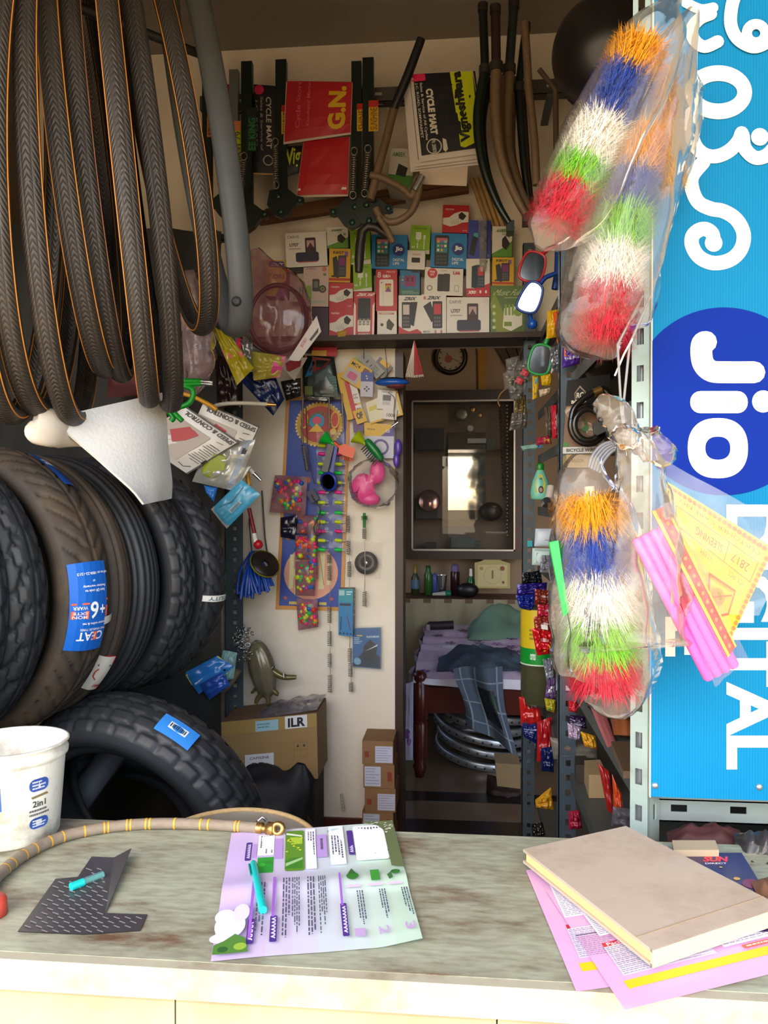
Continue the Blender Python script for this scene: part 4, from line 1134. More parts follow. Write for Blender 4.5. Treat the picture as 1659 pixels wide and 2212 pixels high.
# wooden battens leaning under it
for k, (a, c) in enumerate((((560, 478), (1012, 408)), ((575, 462), (1005, 392)))):
    p0, p1 = P(*a, 2.68), P(*c, 2.68)
    b = B(); b.box((p0 + p1) / 2, ((p1 - p0).length, .03, .022), M('#6e4a2e', r=.7, v=.3, s=18), R=Matrix.Rotation(-math.atan2(p1.z - p0.z, p1.x - p0.x), 3, 'Y'))
    b.make('wooden_batten', label=('lower' if k == 0 else 'upper') + ' brown wooden batten behind the hanging stock', cat='batten')
p0, p1 = P(1018, 385, 2.70), P(1065, 520, 2.70)
for k in range(4):
    o_ = Vector((k * .016, 0, 0)); rod('wooden_stick', [p0 + o_, p1 + o_], .007, M('#b08f5e', r=.7, v=.2, s=30), 'pale wooden stick of the bundle behind the green forks', 'stick', 'wooden sticks behind the forks', n=8)
# cycle stands
GRN = M('#0b1a16', r=.35, v=.2); SPR = M('#9a9284', r=.35, m=.8)
def stand(xc, y0, y1, wpx, label, col=GRN, st=None, seed=0, lean=0., foot=1, Y=YU):
    s = S(Y); w = wpx * s
    top = P(xc + lean, y0, Y); bot = P(xc, y1, Y)
    t = thing('cycle_stand', label, 'stand', bot, 'bicycle stands hanging from the bar')
    ux = Vector((1, 0, 0)); T = basis(bot, ux, top - bot); L = (top - bot).length
    b = B(); b.bb((-w/2, 0, -.001), (w/2, L, .001), col, T=T); b.bb((-w/2, 0, -.022), (-w/2 + .002, L, 0), col, T=T); b.bb((w/2 - .002, 0, -.022), (w/2, L, 0), col, T=T)
    b.make('leg', t)
    if st:
        a, c, txt, c0, c1, c2_ = st
        d = D(w, L, base=.0016); d.rect(.06, a, .94, c, c0); d.rect(.06, a, .94, a + (c - a) * .78, c1); d.text(txt, .2, a + .01, .85, a + (c - a) * .76, c2_, rot=1)
        d.on(T).make('sticker', t)
    f = bot + Vector((0, -.02, 0)); b = B()
    k = foot
    pl = [(-.035 * k, .035), (.03 * k, .045), (.075 * k, .01), (.10 * k, .004), (.10 * k, -.018), (.07 * k, -.02), (.045 * k, -.055), (.015 * k, -.075), (-.02 * k, -.06), (-.045 * k, -.02)]
    pl = [(a * .8, c * .8) for a, c in pl]
    if k < 0: pl = pl[::-1]
    b.prism(pl, .02, GRN, T=basis(f, (1, 0, 0), (0, 0, 1))); b.make('foot_plate', t)
    for ax_, az in ((.068 * k, -.005), (.008 * k, -.04), (.0, .008)):
        B().lathe([(0, .004), (.008, .004), (.010, 0), (.010, -.03), (0, -.03)], M('#1d3a30', r=.3, m=.3), 12, T=basis(f + Vector((ax_, -.022, az)), (1, 0, 0), (0, 0, 1))).make('bolt', t)
    sp0, sp1 = f + Vector((.006 * seed, -.035, .16)), f + Vector((-.004, -.035, .05))
    b = B(); b.tube(spring_path(sp0, sp1, .0075, 16, 8), .0018, SPR, n=5)
    for e, dz in ((sp0, 1), (sp1, -1)): b.tube([e + Vector((.010 * math.cos(a_), 0, dz * .012 + .012 * math.sin(a_))) for a_ in [2*math.pi*i/12 for i in range(12)]], .0018, SPR, n=5, closed=True)
    b.make('spring', t)
    return t
RYS = lambda a, c, t: (a, c, t, '#b5231e', '#caa41e', '#7a4a12')
stand(447, 135, 520, 20, 'dark bicycle stand half hidden by the grey inner tube, red sticker', st=(.58, .72, 'STAR', '#a83020', '#b56a2a', '#5a1c14'), lean=-8, Y=YU + .02)
stand(505, 150, 445, 20, 'silver bicycle stand with a yellow-green sticker', col=M('#7d8286', r=.35, m=.6), st=(.30, .62, 'RAVI 79', '#c87a4a', '#a8b81e', '#4a5a10'), seed=1, foot=-1, Y=YU + .015)
stand(533, 132, 470, 24, 'dark green bicycle stand with green printed letters on its leg', st=(.42, .70, 'EE KING', '#14241e', '#142a22', '#2a7a3a'), seed=1)
stand(607, 128, 440, 24, 'dark bicycle stand leaning beside the red carry bags, red and yellow sticker', st=RYS(.48, .68, 'BHARAT'), lean=4, seed=-1)
stand(770, 132, 462, 22, 'dark green bicycle stand touching the red carry bag, red and yellow sticker', st=RYS(.54, .72, 'SHINE'), foot=-1, Y=YU - .02)
stand(795, 124, 458, 24, 'dark green bicycle stand nearest the taped handlebar, red and yellow sticker', st=RYS(.52, .72, 'SUNSHINE'), seed=1, Y=YU - .03)
# lever arm below
LV = M('#241f1d', r=.45, v=.2)
rod('brake_lever', [P(x, y, 2.46) for x, y in ((840, 512), (815, 492), (795, 488), (782, 500), (778, 530), (776, 560), (775, 588))], [.012, .014, .015, .015, .015, .015, .012], LV, 'dark curved lever arm hanging in front of the phone boxes', 'lever')
# shop carry bags
def carry(name, px, Y, col, label, pr=None, cat='bag', bulge=.012, border='#c9b9a4', group=None, edge=.02):
    q = quad(px, Y); d = Dq(q, base=.0004)
    if border:
        d.sheet(edge, edge * 1.2, 1 - edge * .3, 1 - edge * .3, col, 6, 6); d.z = .0016
    if pr: pr(d)
    return pouch(name, q, M(border or col, r=.55, v=.06), label, cat, group, bulge=bulge, wr=.003, pr=d, n=12, lift=.003)
def pr_gn(d):
    RD = '#b5232c'
    d.text('G.N.', .66, .10, .92, .90, '#d2ac1e', rot=1, bold=.05)
    d.text('Cycle Store', .18, .20, .27, 1.0, '#c95a66', rot=1); d.text('Kundapur Market', .34, .22, .40, 1.0, '#c95a66', rot=1)
carry('carry_bag', [(618, 176), (762, 178), (758, 290), (612, 312)], 2.49, '#b01f2a', 'red carry bag with yellow G.N. letters hanging sideways', pr_gn)
carry('carry_bag', [(655, 305), (756, 296), (752, 424), (640, 426)], 2.51, '#b8222c', 'plain red carry bag hanging below the G.N. bag', lambda d: d.rect(.03, .10, .97, .14, '#e3d3c8'))
carry('carry_bag', [(452, 180), (500, 182), (502, 400), (470, 402)], 2.55, '#9a1a2a', 'dark red carry bag beside the silver stand', lambda d: d.text('Cycle', .3, .3, .6, .7, '#b8485a', rot=1), border=None)
def pr_vig(d):
    d.rrect(.02, .90, .24, .985, .03, '#e0285c')
    d.text('CYCLE MART', .22, .27, .33, .80, '#d8d2c4', rot=3, bold=.06)
    d.text('Sales & Service of All Cycles', .13, .22, .18, .88, '#cfc9bc', rot=3); d.text('J.C. ROAD, SOMWARPET', .06, .25, .11, .88, '#cfc9bc', rot=3)
    d.circ(.25, .14, .115, '#cfc9bc', rin=.100); d.text('Ph: 200878', .22, .07, .28, .21, '#cfc9bc', rot=3); d.poly([(.39, .22), (.44, .20), (.45, .09), (.41, .06), (.38, .09)], '#cfc9bc')
    d.poly([(.64, .10), (.70, .08), (.92, .14), (.985, .98), (.63, .985), (.64, .50), (.66, .48), (.66, .40), (.69, .38), (.68, .26), (.64, .24)], '#c3cf14')
    d.text('Vigneshwara', .65, .14, .84, .985, '#1c1e12', rot=1, bold=.05)
    d.circ(.03, .93, .02, '#d8d2c4', n=12); d.circ(.05, .04, .02, '#d8d2c4', n=12)
d0 = [(885, 160), (1022, 152), (1050, 330), (905, 350)]
for k in range(4):
    o_ = [(-16 + 4*k, 4), (6 - 0*k, 0), (6 - 2 * k, 24 - 7 * k), (-18 + 5 * k, 22 - 6 * k)] if k < 3 else [(0, 0)] * 4
    px = [(a + e, c + f) for (a, c), (e, f) in zip(d0, o_)]
    carry('carry_bag', px, 2.47 - .012 * k, '#15161a', 'topmost black carry bag with Vigneshwara Cycle Mart print' if k == 3 else ['white-edged black carry bag at the back of the stack', 'white-edged black carry bag second from the back of the stack', 'white-edged black carry bag right behind the topmost one'][k], pr_vig if k == 3 else None, border='#cfc8c0', group='stack of black carry bags', bulge=.006, edge=.05)
carry('carry_bag', [(548, 182), (600, 186), (604, 380), (548, 378)], 2.535, '#16171a', 'black carry bag with white Cycle Mart print between two stands', lambda d: (d.circ(.25, .93, .2, '#c02850'), d.text('CYCLE MART', .55, .28, .75, .85, '#b9b4aa', rot=3), d.text('Sales & Service of', .32, .25, .42, .85, '#8d8880', rot=3), d.text('J.C. ROAD', .1, .3, .2, .82, '#8d8880', rot=3), d.circ(.6, .15, .2, '#a9a49a', rin=.16), d.rect(.0, .0, 1, .02, '#b08a6a')), border=None)
carry('carry_bag', [(600, 318), (660, 314), (650, 372), (610, 385)], 2.545, '#15161a', 'black carry bag corner with yellow-green print below the G.N. bag', lambda d: d.text('Vig', .3, .1, .9, .9, '#b8c41a'), border=None)
pouch('white_paper', quad([(908, 350), (1012, 340), (1008, 402), (905, 398)], 2.475), M('#cdbfae', r=.7), 'pale folded paper under the stack of black bags', 'paper', bulge=.004)
# taped handlebar
TAPE = M('#6b5741', r=.55, v=.3, s=70, b=.4)
hbz = thing('handlebar', 'bicycle handlebar wrapped in brown paper tape with a long black grip', 'handlebar', P(850, 480, 2.42))
B().tube([P(910, 84, 2.40), P(882, 160, 2.41), P(850, 236, 2.43)], [.013, .014, .0135], BLK, n=14).make('grip', hbz)
B().tube(smooth_path([P(x, y, 2.43) for x, y in ((852, 232), (842, 270), (832, 310), (818, 360), (808, 400), (800, 432))], 5), .013, TAPE, n=12).make('bar', hbz)
B().tube(smooth_path([P(x, y, 2.42) for x, y in ((800, 378), (830, 386), (870, 408), (890, 425), (896, 395), (905, 385), (905, 410), (893, 450), (870, 472), (845, 480), (822, 470), (812, 450))], 5), .011, TAPE, n=12).make('bar', hbz)
B().tube(smooth_path([P(x, y, 2.41) for x, y in ((818, 470), (832, 490), (840, 505), (850, 525))], 4), [.010] * 12 + [.007], TAPE, n=10).make('tape_end', hbz)
B().tube([P(895, 412, 2.41), P(912, 380, 2.41)], .013, CHR, n=12).make('clamp', hbz)
carton('charger_card', quad([(845, 320), (890, 322), (892, 405), (836, 400)], 2.55), .195, M('#b9b4a8', r=.5), 'pale charger card with a green foot behind the handlebar', 'card', pr=(lambda d: (d.rect(0, 0, 1, .3, '#3f7a22'), d.poly([(.3, .3), (.7, .25), (.8, .5), (.4, .6)], '#17181a'), d.text('AMBEK', .1, .78, .7, .9, '#3a6a2a'), d)[-1])(D(.06, .12)))
# front forks
def fork(px, Y, r, m1, m2, label, cut=1):
    t = thing('bicycle_fork', label, 'fork', P(*px[-1], Y), 'bicycle forks hanging by the forks\' steerer tubes')
    pw = [P(a, c, Y) for a, c in px]
    B().tube(pw[:2], r * .92, m1, n=14).make('steerer', t)
    B().tube([pw[0] + Vector((0, 0, -.01)), pw[0] + Vector((0, 0, .012))], r * 1.08, M('#241c1a', r=.5), n=14).make('cap', t)
    c = pw[1]; B().tube([c + Vector((0, 0, .012)), c + Vector((0, 0, -.012))], r * 1.3, M('#3a3a36', r=.4, m=.4), n=14).make('crown', t)
    for sg in (0, 1):
        o_ = Vector((sg * .012, sg * .05, 0))
        q = smooth_path([p + o_ for p in pw[1:]], 6)
        B().tube(q, [r * (1.05 - .45 * (i / len(q)) ** 2) for i in range(len(q))], m2, n=12).make('blade', t)
    B().box(pw[-1] + Vector((.004, .02, -.008)), (.02, .05, .03), m1).make('dropout', t)
    return t
fork([(1043, 18), (1048, 152), (1032, 250), (1042, 350), (1070, 430), (1100, 482)], 2.30, .0135, GRN, GRN, 'glossy dark green bicycle fork behind the black carry bags')
fork([(1070, 22), (1072, 145), (1070, 230), (1080, 330), (1105, 405), (1135, 462)], 2.26, .0145, M('#2a1d1a', r=.4), TAPE, 'bicycle fork with dark steerer and blades wrapped in brown paper')
fork([(1110, 12), (1100, 150), (1096, 240), (1098, 320), (1120, 400), (1146, 455)], 2.32, .0145, M('#1d2826', r=.4), TAPE, 'taller wrapped bicycle fork with grey-black steerer')
fork([(1136, 60), (1120, 190), (1126, 270), (1132, 350), (1138, 400), (1142, 430)], 2.36, .0125, GRN, GRN, 'slim dark green bicycle fork at the right of the wrapped ones')
rod('frame_tube', smooth_path([P(x, y, 2.22) for x, y in ((1133, 48), (1138, 120), (1142, 190), (1150, 260), (1156, 330), (1158, 400))], 5), .011, TAPE, 'thin tube in torn brown wrapping right of the forks', 'tube')
rod('frame_tube', [P(1165, 150, 2.3), P(1200, 195, 2.3), P(1205, 620, 2.3)], .008, M('#5a4a3a', r=.5), 'bent brown rod next to the torn wrapping', 'rod')
# black iron pan
pt_ = P(1290, 108, 1.85)
pn_ = thing('iron_pan', 'large round black iron pan hanging upside down at the top of the rack', 'pan', pt_ - Vector((0, 0, .11)))
Tp = axT(pt_, (.72, .62, .12)); RB = M('#1a191b', r=.32, v=.15)
b = B(); prof = [(.112 * math.sin(a), -.085 * math.cos(a)) for a in [math.pi / 2 * i / 14 for i in range(15)]]
b.lathe([(0, -.085)] + prof[1:] + [(.120, .002), (.120, .005), (.110, .004)] + [(r * .965, z + .003) for r, z in prof[::-1]], RB, 48, T=Tp); b.make('bowl', pn_)
# ------------------------------------------------------------------ shelf with phone boxes over the door
sx0_, sx1_ = P(548, 722, 2.61).x, P(1205, 722, 2.61).x
SH = thing('wall_shelf', 'dark wooden shelf over the doorway holding phone boxes', 'shelf', ((sx0_ + sx1_) / 2, 2.68, SHELF_Z - .018))
B().bb((sx0_, 2.60, SHELF_Z - .018), (sx1_, YB, SHELF_Z), M('#3b2b21', r=.6, v=.2, s=20)).make('board', SH)
for x in (sx0_ + .15, sx1_ - .05):
    B().bb((x, 2.62, SHELF_Z - .030), (x + .02, YB, SHELF_Z - .018), STEELD).make('bracket', SH)
BG = 'phone and accessory boxes stacked over the door'
def phone(d, x0, y0, x1, y1, body='#1c1d22', scr='#3a2a30', keys=True):
    d.rrect(x0, y0, x1, y1, (x1 - x0) * .12, body); w, h = x1 - x0, y1 - y0
    d.rect(x0 + w * .14, y0 + h * .52, x1 - w * .14, y1 - h * .10, scr)
    if keys:
        for j in range(3):
            for i in range(3): d.rect(x0 + w * (.16 + .24 * i), y0 + h * (.08 + .13 * j), x0 + w * (.34 + .24 * i), y0 + h * (.17 + .13 * j), '#5a5c62')
def jio(d):
    d.rrect(.10, .06, .50, .94, .05, '#20282a'); d.rect(.14, .44, .46, .86, '#2f7f78'); d.rect(.14, .74, .46, .86, '#c06a78')
    for j in range(3):
        for i in range(3): d.rect(.17 + .10 * i, .48 + .12 * j, .23 + .10 * i, .55 + .12 * j, ['#e8e8e0', '#7ad0c0', '#e8b04a', '#d85a6a', '#4a7ac8'][(i * 2 + j) % 5])
    for j in range(3):
        for i in range(3): d.rect(.16 + .10 * i, .12 + .09 * j, .24 + .10 * i, .18 + .09 * j, '#3f4a4c')
    d.circ(.76, .56, .17, '#1c2f78'); d.text('Jio', .66, .49, .87, .65, '#f0f0ee', bold=.05); d.text('DIGITAL', .60, .22, .92, .30, '#dfe8ee'); d.text('LIFE', .60, .12, .78, .19, '#dfe8ee')
def charger(d):
    d.poly([(.02, .30), (.30, .22), (.55, .28), (.75, .38), (.98, .40), (.98, .76), (.70, .78), (.45, .70), (.25, .55), (.02, .52)], '#dcd7cc')
    d.poly([(.62, .52), (.78, .46), (.90, .62), (.72, .76), (.60, .66)], '#1d1512'); d.rect(.68, .40, .70, .50, '#8a8880')
    for k in range(5): d.stroke([(.58 - .07 * k, .52 - .03 * k), (.60 - .06 * k, .30)], .0012, '#77756c')
    d.text('PORTRON', .10, .80, .42, .86, '#f0d8d4'); d.text('2.1A', .78, .06, .94, .11, '#f0c8c0')
def u707(d):
    d.text('CARVE', .06, .84, .34, .92, '#77737c'); d.text('U707', .10, .60, .32, .70, '#3a2f3a', bold=.03); d.lines(.09, .50, .38, .57, 1, '#9a949c', seed=2)
    d.rrect(.48, .34, .74, .84, .03, '#3a2226'); d.rect(.52, .56, .70, .76, '#b89a94'); d.poly([(.54, .56), (.61, .70), (.68, .56)], '#4a2c30')
    d.rrect(.24, .14, .80, .42, .05, '#23243a'); d.rect(.30, .12, .76, .15, '#b84a5a'); d.circ(.92, .9, .05, '#c9c0cf', rin=.035)
def yellowphone(t):
    def f(d):
        d.text(t, .18, .84, .70, .93, '#4a3a10', bold=.05); d.rrect(.72, .76, .88, .92, .03, '#7a5a9a')
        d.poly([(.16, .72), (.34, .78), (.62, .20), (.40, .12), (.22, .20)], '#2a2830'); phone(d, .42, .16, .80, .80, '#3a3238', '#7a2a6a')
        d.rect(0, .05, 1, .12, '#b8331e'); d.rect(.12, .15, .30, .2, '#2a2830')
    return f
def whitecharger(d):
    d.poly([(0, 0), (1, 0), (1, .52), (.55, .30), (0, .10)], '#57902c'); d.poly([(.5, .34), (.72, .22), (.9, .44), (.66, .70), (.5, .58)], '#2c221c'); d.text('AAMBK', .16, .80, .72, .92, '#5a7a34', skew=.2, bold=.04); d.lines(.5, .7, .95, .78, 1, '#8a9a7a', seed=1); d.circ(.84, .66, .06, '#7a8a6a')
def greencharger(d):
    d.poly([(0, 0), (1, 0), (1, .14), (0, .04)], '#dcd8cc'); d.text('POLYTEN', .2, .86, .8, .92, '#3a6a14'); d.rrect(.26, .50, .54, .76, .03, '#e6e6da'); d.rect(.36, .42, .42, .50, '#d8d8cc'); d.rect(.34, .20, .40, .38, '#e0e0d4'); d.rect(.68, .16, .73, .62, '#e0e0d4'); d.rect(.66, .52, .76, .66, '#e6e6da'); d.rect(.08, .18, .13, .26, '#e6e6da'); d.rect(.17, .18, .22, .26, '#e6e6da')
def zrix(red):
    def f(d):
        d.text('ZRIX', .2, .88, .72, .96, '#3a3638', skew=.15, bold=.05)
        if red:
            d.poly([(0, 0), (1, 0), (1, .12), (.8, .20), (.45, .14), (.2, .20), (0, .28)], '#b81f2a'); phone(d, .14, .22, .52, .84, '#241c22', '#c9bcb4'); d.poly([(.52, .84), (.82, .84), (.66, .26), (.52, .3)], '#17151a')
        else:
            d.poly([(.06, .72), (.36, .84), (.56, .45), (.40, .34)], '#221e22'); phone(d, .44, .20, .84, .84, '#231d20', '#c02a38'); d.text('MEGA', .06, .10, .34, .15, '#7a7478'); d.text('8', .52, .08, .60, .16, '#b8303a'); d.text('8', .76, .08, .84, .16, '#b8303a'); d.rect(.08, .88, .16, .95, '#c8505a')
    return f
def redphone(d):
    d.text('ZRIX X47', .10, .90, .92, .97, '#f0dcd8', skew=.15, bold=.05); d.poly([(0, .78), (.10, .70), (.10, .0), (.02, 0), (0, .4)], '#e6d8d0'); d.poly([(1, .78), (.90, .70), (.90, 0), (.98, 0), (1, .4)], '#e6d8d0')
    d.rrect(.20, .14, .80, .86, .06, '#e6e2da'); d.rrect(.20, .38, .80, .86, .06, '#15161a')
    for j in range(3):
        for i in range(3): d.rect(.24 + .19 * i, .28 + .05 * j, .38 + .19 * i, .32 + .05 * j, '#8a8680')
    d.text('ANDROID', .22, .07, .78, .11, '#f0dcd8'); d.text('KEYPAD', .28, .015, .72, .055, '#f0dcd8')
def redwhite(d):
    d.rrect(.16, .12, .82, .76, .08, '#e2dcd0'); d.rect(.34, .12, .36, .76, '#c9c2b6'); d.rect(.44, .46, .72, .66, '#c8a83a'); d.poly([(.44, .46), (.72, .46), (.58, .6)], '#7a4a8a'); d.rect(.44, .62, .72, .66, '#c03a3a'); d.circ(.58, .34, .07, '#d0c9bc', rin=.055); d.circ(.27, .68, .03, '#4a4644'); d.text('8', .08, .80, .24, .94, '#e6c8c0'); d.text('GURU 4', .32, .80, .68, .87, '#f4e6e0', bold=.05); d.text('PEACE', .5, .92, .9, .96, '#e8b8b0')
def prost(d):
    d.text('PROSTORM', .06, .86, .86, .95, '#b8503a'); d.poly([(.48, .36), (.72, .28), (.88, .5), (.6, .72), (.48, .6)], '#3a3426'); d.circ(.24, .50, .08, '#4a443a'); d.poly([(.14, 0), (1, 0), (1, .16), (.14, .10)], '#2f6f80')
def l66(d):
    d.circ(.20, .78, .13, '#c02a30'); d.text('FREE', .13, .80, .27, .87, '#f0d8d0'); d.text('KIT', .15, .70, .25, .77, '#f0d8d0'); d.text('LAVA', .42, .86, .58, .92, '#a08a84'); d.text('L66', .74, .76, .92, .88, '#b8303a', bold=.05); d.rrect(.34, .14, .50, .76, .03, '#221c1c'); d.rrect(.49, .14, .66, .78, .03, '#2e2626'); d.circ(.14, .25, .07, '#5a5450', rin=.05); d.rrect(.78, .14, .90, .38, .02, '#b0a89c'); d.rect(.80, .17, .88, .35, '#dcd6cc')
def x93(d):
    d.poly([(0, 0), (1, 0), (1, .36), (.6, .26), (.3, .22), (0, .22)], '#b8202c'); d.text('X93', .06, .07, .38, .16, '#f2e8e4', skew=.12, bold=.05); d.rect(.44, .06, .46, .17, '#d88a8a'); d.text('8', .56, .09, .64, .17, '#f2e8e4', bold=.05); d.text('8', .80, .09, .88, .17, '#f2e8e4', bold=.05); d.poly([(.24, .80), (.46, .84), (.46, .22), (.22, .24)], '#1c2a38'); phone(d, .46, .24, .78, .84, '#22384a', '#c83a48'); d.text('ZRIX', .55, .89, .9, .95, '#4a4446', skew=.15)
def greenbox(d):
    d.poly([(.2, 0), (.6, 0), (.35, .5), (.1, .9), (0, .6)], '#7c8a1e'); d.poly([(.36, .16), (.6, .08), (.92, .20), (.92, .52), (.70, .58), (.40, .54)], '#d9d6c4'); d.rect(.40, .18, .62, .27, '#6f8a28'); d.circ(.80, .46, .12, '#7f9a3a')
    for i in range(3): d.rect(.42 + .10 * i, .40, .48 + .10 * i, .62, '#7f9a3a')
    for j in range(4): d.circ(.11, .16 + .14 * j, .05, '#b9c88a')
    d.text('Music Full', .08, .80, .80, .92, '#c2c88a', skew=.2, bold=0.); d.lines(.42, .74, .8, .77, 1, '#a9b87a', seed=2)
def cam(d):
    d.text('CHAMPION', .10, .88, .5, .93, '#8a6a6a'); d.circ(.82, .90, .09, '#b87a4a'); d.rrect(.78, .74, .9, .80, .02, '#6a7a4a'); d.circ(.5, .55, .3, '#b8b0a4', rin=.27); d.rrect(.36, .36, .64, .66, .05, '#3a3430'); d.rect(.42, .45, .58, .60, '#6a6a5a'); d.circ(.76, .42, .15, '#3a3a24'); d.circ(.76, .42, .08, '#8a8a5a'); d.circ(.76, .42, .04, '#2a2a1c'); d.rect(.14, .16, .34, .5, '#7f9a3a'); d.rect(.20, .08, .9, .14, '#a8a89a')
def pinkcube(d):
    d.rect(0, 0, 1, .24, '#3a6a62'); d.poly([(.26, .34), (.78, .34), (.82, .74), (.24, .74)], '#8a2a5e'); d.rect(.34, .52, .46, .68, '#4a1a3a'); d.rect(.56, .52, .68, .68, '#4a1a3a'); d.rect(.60, .86, .95, 1.0, '#1c2226'); d.lines(.1, .06, .95, .18, 2, '#8ab0a4', seed=3)
    for i, c in enumerate(('#c04a4a', '#d8a03a', '#4aa04a')): d.circ(.14, .46 + .12 * i, .05, c, n=10)
def music(d): d.text('music', .28, .74, .76, .86, '#a8787a'); d.rrect(.24, .36, .72, .62, .04, '#17141a')
def bluephone(d):
    d.poly([(.04, .12), (.28, .06), (.46, .62), (.24, .68)], '#1c2228'); d.poly([(.22, .60), (.44, .54), (.46, .66), (.26, .68)], '#4aa0b0'); d.poly([(.62, .18), (.84, .24), (.84, .56), (.66, .52)], '#1a2038'); d.text('5', .86, .04, .94, .12, '#8a9ad8')
def purple(d): d.rrect(.1, .80, .9, .97, .1, '#4a2a7a'); d.text('ZRIX', .2, .84, .8, .93, '#e0d8e8', skew=.15); d.text('F.ORI', .1, .48, .9, .62, '#4a2a5a', bold=.04); d.poly([(.5, 0), (1, 0), (1, .45), (.7, .3)], '#5a2a7a')
def mint(d): d.rect(.7, 0, .82, 1, '#5a9a8a'); d.rect(.9, 0, 1, 1, '#5a9a8a'); d.text('OIL', .2, .7, .5, .85, '#8aa89a'); d.circ(.45, .3, .2, '#a8c0b0')
W1, RED, GRN2, YLW, JB = '#d9d4ca', '#b81f2a', '#86b416', '#d0a312', '#127ab8'
BX = [ # x0,y0,x1,y1,tilt,colour,side,print,label,front depth
 (575, 562, 618, 640, 2, YLW, '#5a2a7a', purple, 'yellow and purple box half hidden by the wrapped cable coil', 2.690),
 (617, 502, 706, 576, -3, W1, '#4a5a7a', u707, 'white U707 phone box leaning at the left end of the upper row', 2.672),
 (706, 491, 752, 536, -1, W1, '#9ab07a', whitecharger, 'white and green charger box above the K6GT box', 2.684),
 (711, 537, 757, 610, 1, YLW, '#a8801a', yellowphone('K6GT'), 'yellow K6GT phone box between the camera box and the green cables', 2.672),
 (757, 496, 800, 571, -2, GRN2, '#5a8a14', greencharger, 'lime green charger box behind the hanging lever', 2.684),
 (763, 571, 803, 629, -1, GRN2, '#5a8a14', greencharger, 'lime green cable box below the hanging lever', 2.672),
 (803, 507, 880, 581, 1, JB, '#0e5f94', jio, 'blue Jio phone box beside the hanging lever', 2.668),
 (655, 572, 710, 662, 1, '#c4a9a0', '#8a5a50', cam, 'pale pink box with a toy camera picture', 2.680),
 (626, 620, 655, 652, 0, '#c2cdbd', '#8aa090', mint, 'small mint green carton next to the wrapped cable coil', 2.690),
 (672, 663, 710, 722, 0, '#3a1c34', '#22202c', None, 'dark purple carton under the camera box', 2.690),
 (711, 611, 763, 666, 0, RED, '#8a1820', charger, 'red and white charger box directly under the K6GT box', 2.672),
 (711, 666, 764, 721, 0, RED, '#8a1820', charger, 'red and white charger box standing on the shelf', 2.664),
 (764, 630, 809, 721, 1, RED, '#8a1820', redphone, 'red phone box with a big black screen standing on the shelf', 2.660),
 (812, 582, 858, 672, 0, RED, '#8a1820', redwhite, 'red phone box with a white phone picture under the first Jio box', 2.672),
 (815, 672, 857, 721, 0, W1, '#b0a890', prost, 'small white charger box standing on the shelf', 2.668),
 (861, 638, 911, 720, 0, W1, '#a8a29a', zrix(True), 'white phone box with a red wavy foot standing on the shelf', 2.662),
 (911, 636, 964, 720, 0, W1, '#a8a29a', zrix(False), 'white phone box with two crossed black phones on the shelf', 2.660),
 (965, 642, 1057, 720, 0, W1, '#3a6a9a', u707, 'white U797 phone box in cling film on the shelf', 2.662),
 (1059, 617, 1134, 714, 0, '#4f6a22', '#34481a', greenbox, 'dark green charger box standing behind the blue mirror', 2.655),
 (864, 581, 907, 638, 0, '#1f6a98', '#184a6a', pinkcube, 'teal box with a pink cube speaker picture', 2.676),
 (880, 541, 918, 582, 2, W1, '#b0aaa0', music, 'small white music player box between the two Jio boxes', 2.660),
 (887, 487, 929, 548, 3, GRN2, '#5a8a14', greencharger, 'lime green charger box between the two Jio boxes', 2.684),
 (931, 504, 1008, 580, 2, JB, '#0e5f94', jio, 'blue Jio phone box under the topmost red charger box', 2.668),
 (956, 443, 1013, 503, 2, RED, '#8a1820', charger, 'red and white charger box at the very top of the pile', 2.684),
 (1011, 476, 1060, 559, 1, '#3546a0', '#28357a', bluephone, 'royal blue smartphone box partly under a clear plastic strip', 2.680),
 (917, 578, 1000, 638, 2, W1, RED, l66, 'white L66 phone box with red sides', 2.668),
 (1007, 559, 1058, 641, 0, W1, '#a8a29a', x93, 'white and red X93 phone box', 2.668),
 (1063, 489, 1106, 555, 1, W1, '#5a8a3a', whitecharger, 'white and green charger box under the fork ends', 2.684),
 (1063, 556, 1110, 617, 1, YLW, '#a8801a', yellowphone('K8GT'), 'yellow K8GT phone box beside the red mirror', 2.672)]
for x0, y0, x1, y1, rt, c, sc_, pf, lab, Yf in BX:
    q = rectpx(x0, y0, x1, y1, Yf, rt); d = None
    if y1 > 712: 
        for i in (2, 3): q[i].z = SHELF_Z + .0005
    if pf: d = Dq(q); pf(d)
    carton('phone_box', q, YB - .003 - Yf, M(c, r=.4, v=.04), lab, 'box', BG, pr=d, side=M(sc_, r=.5))
pouch('plastic_strip', quad([(1034, 472), (1052, 470), (1050, 585), (1036, 588)], 2.648), film('#cfcac4', .35, .8, .1), 'crumpled clear plastic strip hanging over the blue phone box', 'strip', bulge=.006, wr=.012)
pouch('dry_leaf', quad([(728, 716), (748, 714), (746, 726), (730, 728)], 2.598), M('#b08a2a', r=.7), 'small yellow scrap on the shelf edge', 'scrap', bulge=.002)
# ------------------------------------------------------------------ stock hanging on the back wall, left of the door
def c1(a, c): return (560 + a / 4.879, 720 + c / 4.879)
def c2w(a, c): return (480 + a / 4.1475, 1080 + c / 4.1475)
YW = 2.735
THR = M('#3a3632', r=.6)
def thread(x0, y0, x1, y1, Y=2.70, lab='dark thread'):
    return [P(x0, y0, Y), P(x1, y1, Y)]
